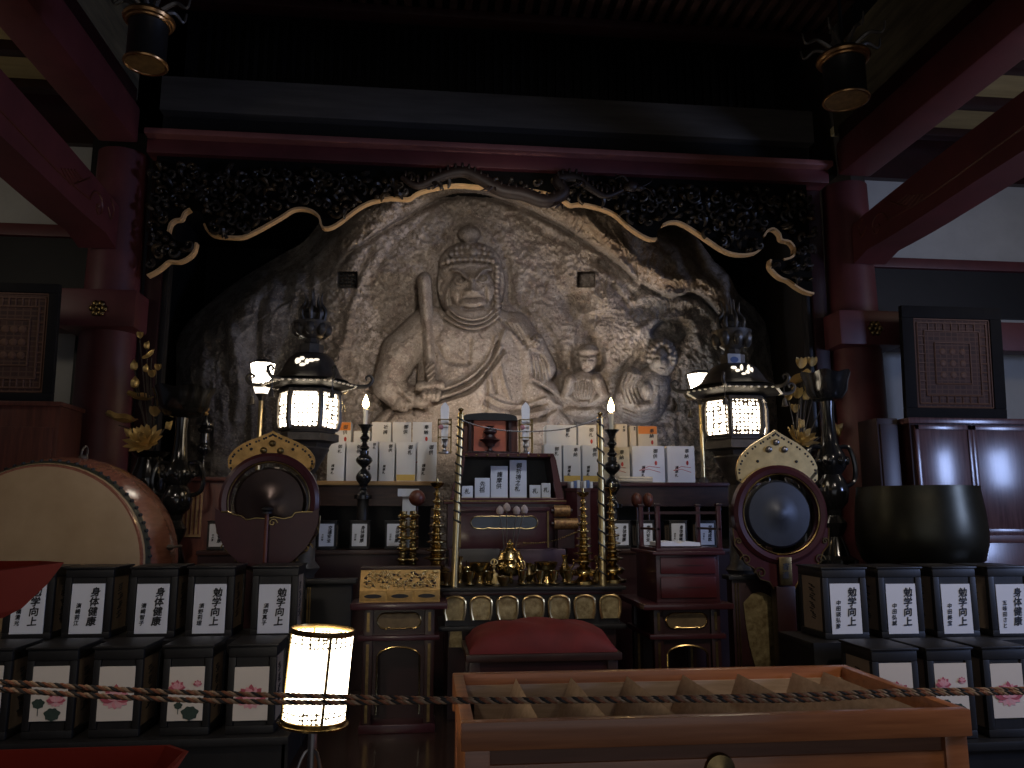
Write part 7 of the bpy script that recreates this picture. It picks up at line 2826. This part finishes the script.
def framed(cx, Y, zb2, w_, h_, label, lean=.06):
    t = thing('framed_brocade', label, 'picture', (cx, Y, zb2))
    t.rotation_euler = (-lean, 0, 0)
    w = w_ / 2
    f = w_ * .115
    fr = MB()
    for (a, b, c, d) in ((-w, w, 0, f), (-w, w, h_ - f, h_), (-w, -w + f, f, h_ - f), (w - f, w, f, h_ - f)):
        fr.box(a, b, 0, .05, c, d, .006)
    obj('frame', fr, BLACKM, t)
    cl = obj('brocade', MB().box(-w + f * .9, w - f * .9, .02, .035, f * .9, h_ - f * .9), BROC, t)
    lines = MB()
    iw, ih = w - f * 1.0, (h_ - 2 * f)
    zc = h_ / 2
    for k in (.98, .9, .72, .46):
        pts = [(-iw * k, .018, zc - ih / 2 * k), (iw * k, .018, zc - ih / 2 * k), (iw * k, .018, zc + ih / 2 * k), (-iw * k, .018, zc + ih / 2 * k)]
        for a, b in zip(pts, pts[1:] + pts[:1]):
            lines.tube([a, b], .008, 5)
    for i in range(-3, 4):
        for j in (-1, 1):
            lines.tube([(i * iw * .2, .018, zc + j * ih * .36), (i * iw * .2, .018, zc + j * ih * .45)], .007, 5)
            lines.tube([(j * iw * .72, .018, zc + i * ih * .1), (j * iw * .9, .018, zc + i * ih * .1)], .007, 5)
    for i in (-1, 0, 1):
        for j in (-1, 0, 1):
            lines.ell((i * iw * .26, .019, zc + j * ih * .13), .03, .006, .03, 10, 6)
    obj('woven_figures', lines, SCROLLB, cl)
    return t


cx, z0, w_, h_ = rect(905, 304, 1005, 417, YC + .2)
framed(cx, YC + .24, zct + .008, w_, h_, 'black framed brown brocade standing on the rosewood cabinet', -.05)
YC = 6.13
cx, z0, w_, h_ = rect(-42, 279, 48, 400, YC)
# left wooden cabinet that carries the left frame
cxl, zl_, wl_, hl_ = rect(-92, 401, 52, 560, YC)
t = thing('wooden_chest', 'red brown wooden chest beside the left pillar, behind the drum', 'chest', (cxl, YC, DZ))
hch = P(30, 401, YC).z - DZ
w = wl_ / 2
obj('body', MB().box(-w, w, .02, .42, 0, hch - .03, .006), REDWOOD, t)
obj('top_board', MB().box(-w - .015, w + .015, -.0, .43, hch - .035, hch, .006), REDWOOD, t)
for k in range(3):
    d_ = obj('drawer', MB().box(-w + .03, w - .03, .004, .02, .1 + k * hch * .29, .1 + (k + 1) * hch * .29 - .02, .004), REDWOOD, t)
    obj('pull', MB().tube(smoothpts([(-.06, -.0, .22 + k * hch * .29), (-.04, -.025, .2 + k * hch * .29), (.04, -.025, .2 + k * hch * .29), (.06, 0, .22 + k * hch * .29)], 4), .006, 6), BRONZE, d_)
framed(cx, YC + .14, DZ + hch + .008, w_, h_, 'black framed brown brocade standing on the chest at the left edge', -.045)

# wooden cabinet with vent panel behind the left vase
YX = 6.62
cx, z0, w_, h_ = rect(174, 477, 226, 566, YX)
t = thing('shrine_cabinet', 'small red brown cabinet with a pale louvred panel, behind the left black vase', 'cabinet', (cx, YX, DZ))
w = w_ / 2
ht = P(200, 477, YX).z - DZ
obj('body', MB().box(-w, w, .02, .1, 0, ht - .03, .006), REDWOOD, t)
obj('top_board', MB().box(-w - .03, w + .04, -.02, .12, ht - .03, ht, .005), REDWOOD, t)
a, b = P(177, 492, YX), P(200, 537, YX)
lv = MB().box(a.x - cx, b.x - cx, .0, .02, b.z - DZ, a.z - DZ, .003)
pn = obj('pale_panel', lv, SHELFW, t)
lv = MB()
for k in range(6):
    x = a.x - cx + (b.x - a.x) * (k + .5) / 6
    lv.box(x - .006, x + .006, -.006, .0, b.z - DZ + .02, a.z - DZ - .02)
obj('louvres', lv, REDWOOD, pn)

# turned stand on the small cabinet
p0, p1 = P(207, 398, YX + .05), P(207, 474, YX + .05)
t = thing('turned_spindle', 'slim black turned stand with gilt tip on the small red brown cabinet', 'stand', (p0.x, YX + .05, DZ + ht + .001))
H_ = p0.z - DZ - ht
prof = turned([(.045, .015, 'c'), (.03, H_ * .2, 'i'), (.018, H_ * .06, 'v'), (.05, H_ * .14, 'b'), (.035, H_ * .12, 'c'), (.055, H_ * .1, 'b'), (.07, H_ * .03, 'c'), (.03, H_ * .1, 'i')])
obj('shaft', MB().lathe(prof, 20), GLOSSB, t)
obj('gilt_tip', MB().lathe(turned([(.02, .03, 'b'), (.026, .05, 'b'), (.012, .06, 'i')]), 14, c=(0, 0, prof[-1][1])), GILTW, t)

# ================================================================== LIGHT
def light(name, kind, loc, col, power, size=0.1, rot=None, sy=None, spot=None, blend=0.5):
    l = bpy.data.lights.new(name, kind)
    l.energy = power
    l.color = col
    if kind == 'AREA':
        l.shape = 'RECTANGLE' if sy else 'SQUARE'
        l.size = size
        if sy:
            l.size_y = sy
    elif kind in ('POINT', 'SPOT'):
        l.shadow_soft_size = size
    if kind == 'SPOT':
        l.spot_size = spot
        l.spot_blend = blend
    ob = bpy.data.objects.new(name, l)
    COL.objects.link(ob)
    ob.location = loc
    if rot is not None:
        d = Vector(rot) - Vector(loc)
        ob.rotation_euler = d.to_track_quat('-Z', 'Y').to_euler()
    return ob


# daylight through the open front and the side window
light('front_daylight', 'AREA', (AX, YF - 0.3, 1.5), (0.9, 0.93, 1.0), 20, 5.6, (AX, 5, 1.0), sy=2.4)
light('window_daylight', 'AREA', (XW1 + 0.12, WYC, WZC), (0.42, 0.55, 1.0), 140, 1.1, (XW1 - 1, WYC + .6, WZC - .1), sy=1.15)
# unseen spots added to brighten the front of the hall
for k, x in enumerate((AX - 2.2, AX + 2.0)):
    light('hall_fill_spot', 'SPOT', (x, 1.6, 4.2), (1.0, 0.86, 0.72), (145, 205)[k], 0.15, (x, 4.2, 0.9), spot=1.15, blend=0.8)
light('altar_fill', 'SPOT', (AX + .2, 3.9, 4.3), (0.84, 0.9, 1.0), 120, 0.2, (AX, 6.1, 1.5), spot=1.0, blend=0.9)  # added fill aimed at the altar, stands for no known lamp
# soft spot added to even out the carving; unseen uplights behind the paper boxes
light('carving_fill', 'SPOT', (AX - 0.3, 4.6, 3.4), (1.0, 0.91, 0.82), 160, 0.2, P(485, 335, 8.5), spot=1.12, blend=0.8)
for k, px in enumerate((400, 500, 610)):
    p = P(px, 470, 7.2)
    light('unseen_uplight', 'SPOT', (p.x, 7.2, 1.75), (1.0, 0.87, 0.74) if k < 2 else (0.82, 0.87, 1.0), (46, 50, 72)[k], 0.12, P(px - 10, 215, 8.4), spot=2.3, blend=1.0)
p = P(640, 470, 7.25)
light('unseen_uplight', 'SPOT', (p.x, 7.25, 2.0), (1.0, 0.8, 0.58), 60, 0.12, P(630, 240, 8.4), spot=1.3, blend=1.0)  # added warm spot that brightens the upper right of the rock
for x in (XL - 1.5, XR + 1.5):
    light('aisle_fill', 'POINT', (x, 5.2, 3.6), (1.0, 0.86, 0.68), 11, 0.15)  # unseen point added each side to brighten the aisle ceiling boards
light('hall_fill', 'POINT', (AX, 0.6, 4.4), (1.0, 0.82, 0.66), 12, 0.4)  # unseen weak fill above the front of the hall

w = bpy.data.worlds.new('world')
SC.world = w
w.use_nodes = True
w.node_tree.nodes['Background'].inputs['Color'].default_value = (0.6, 0.58, 0.6, 1)
w.node_tree.nodes['Background'].inputs['Strength'].default_value = 0.02

SC.view_settings.view_transform = 'Standard'
SC.view_settings.look = 'None'
SC.view_settings.exposure = 0.0
SC.view_settings.gamma = 1.0
SC.view_settings.use_curve_mapping = False
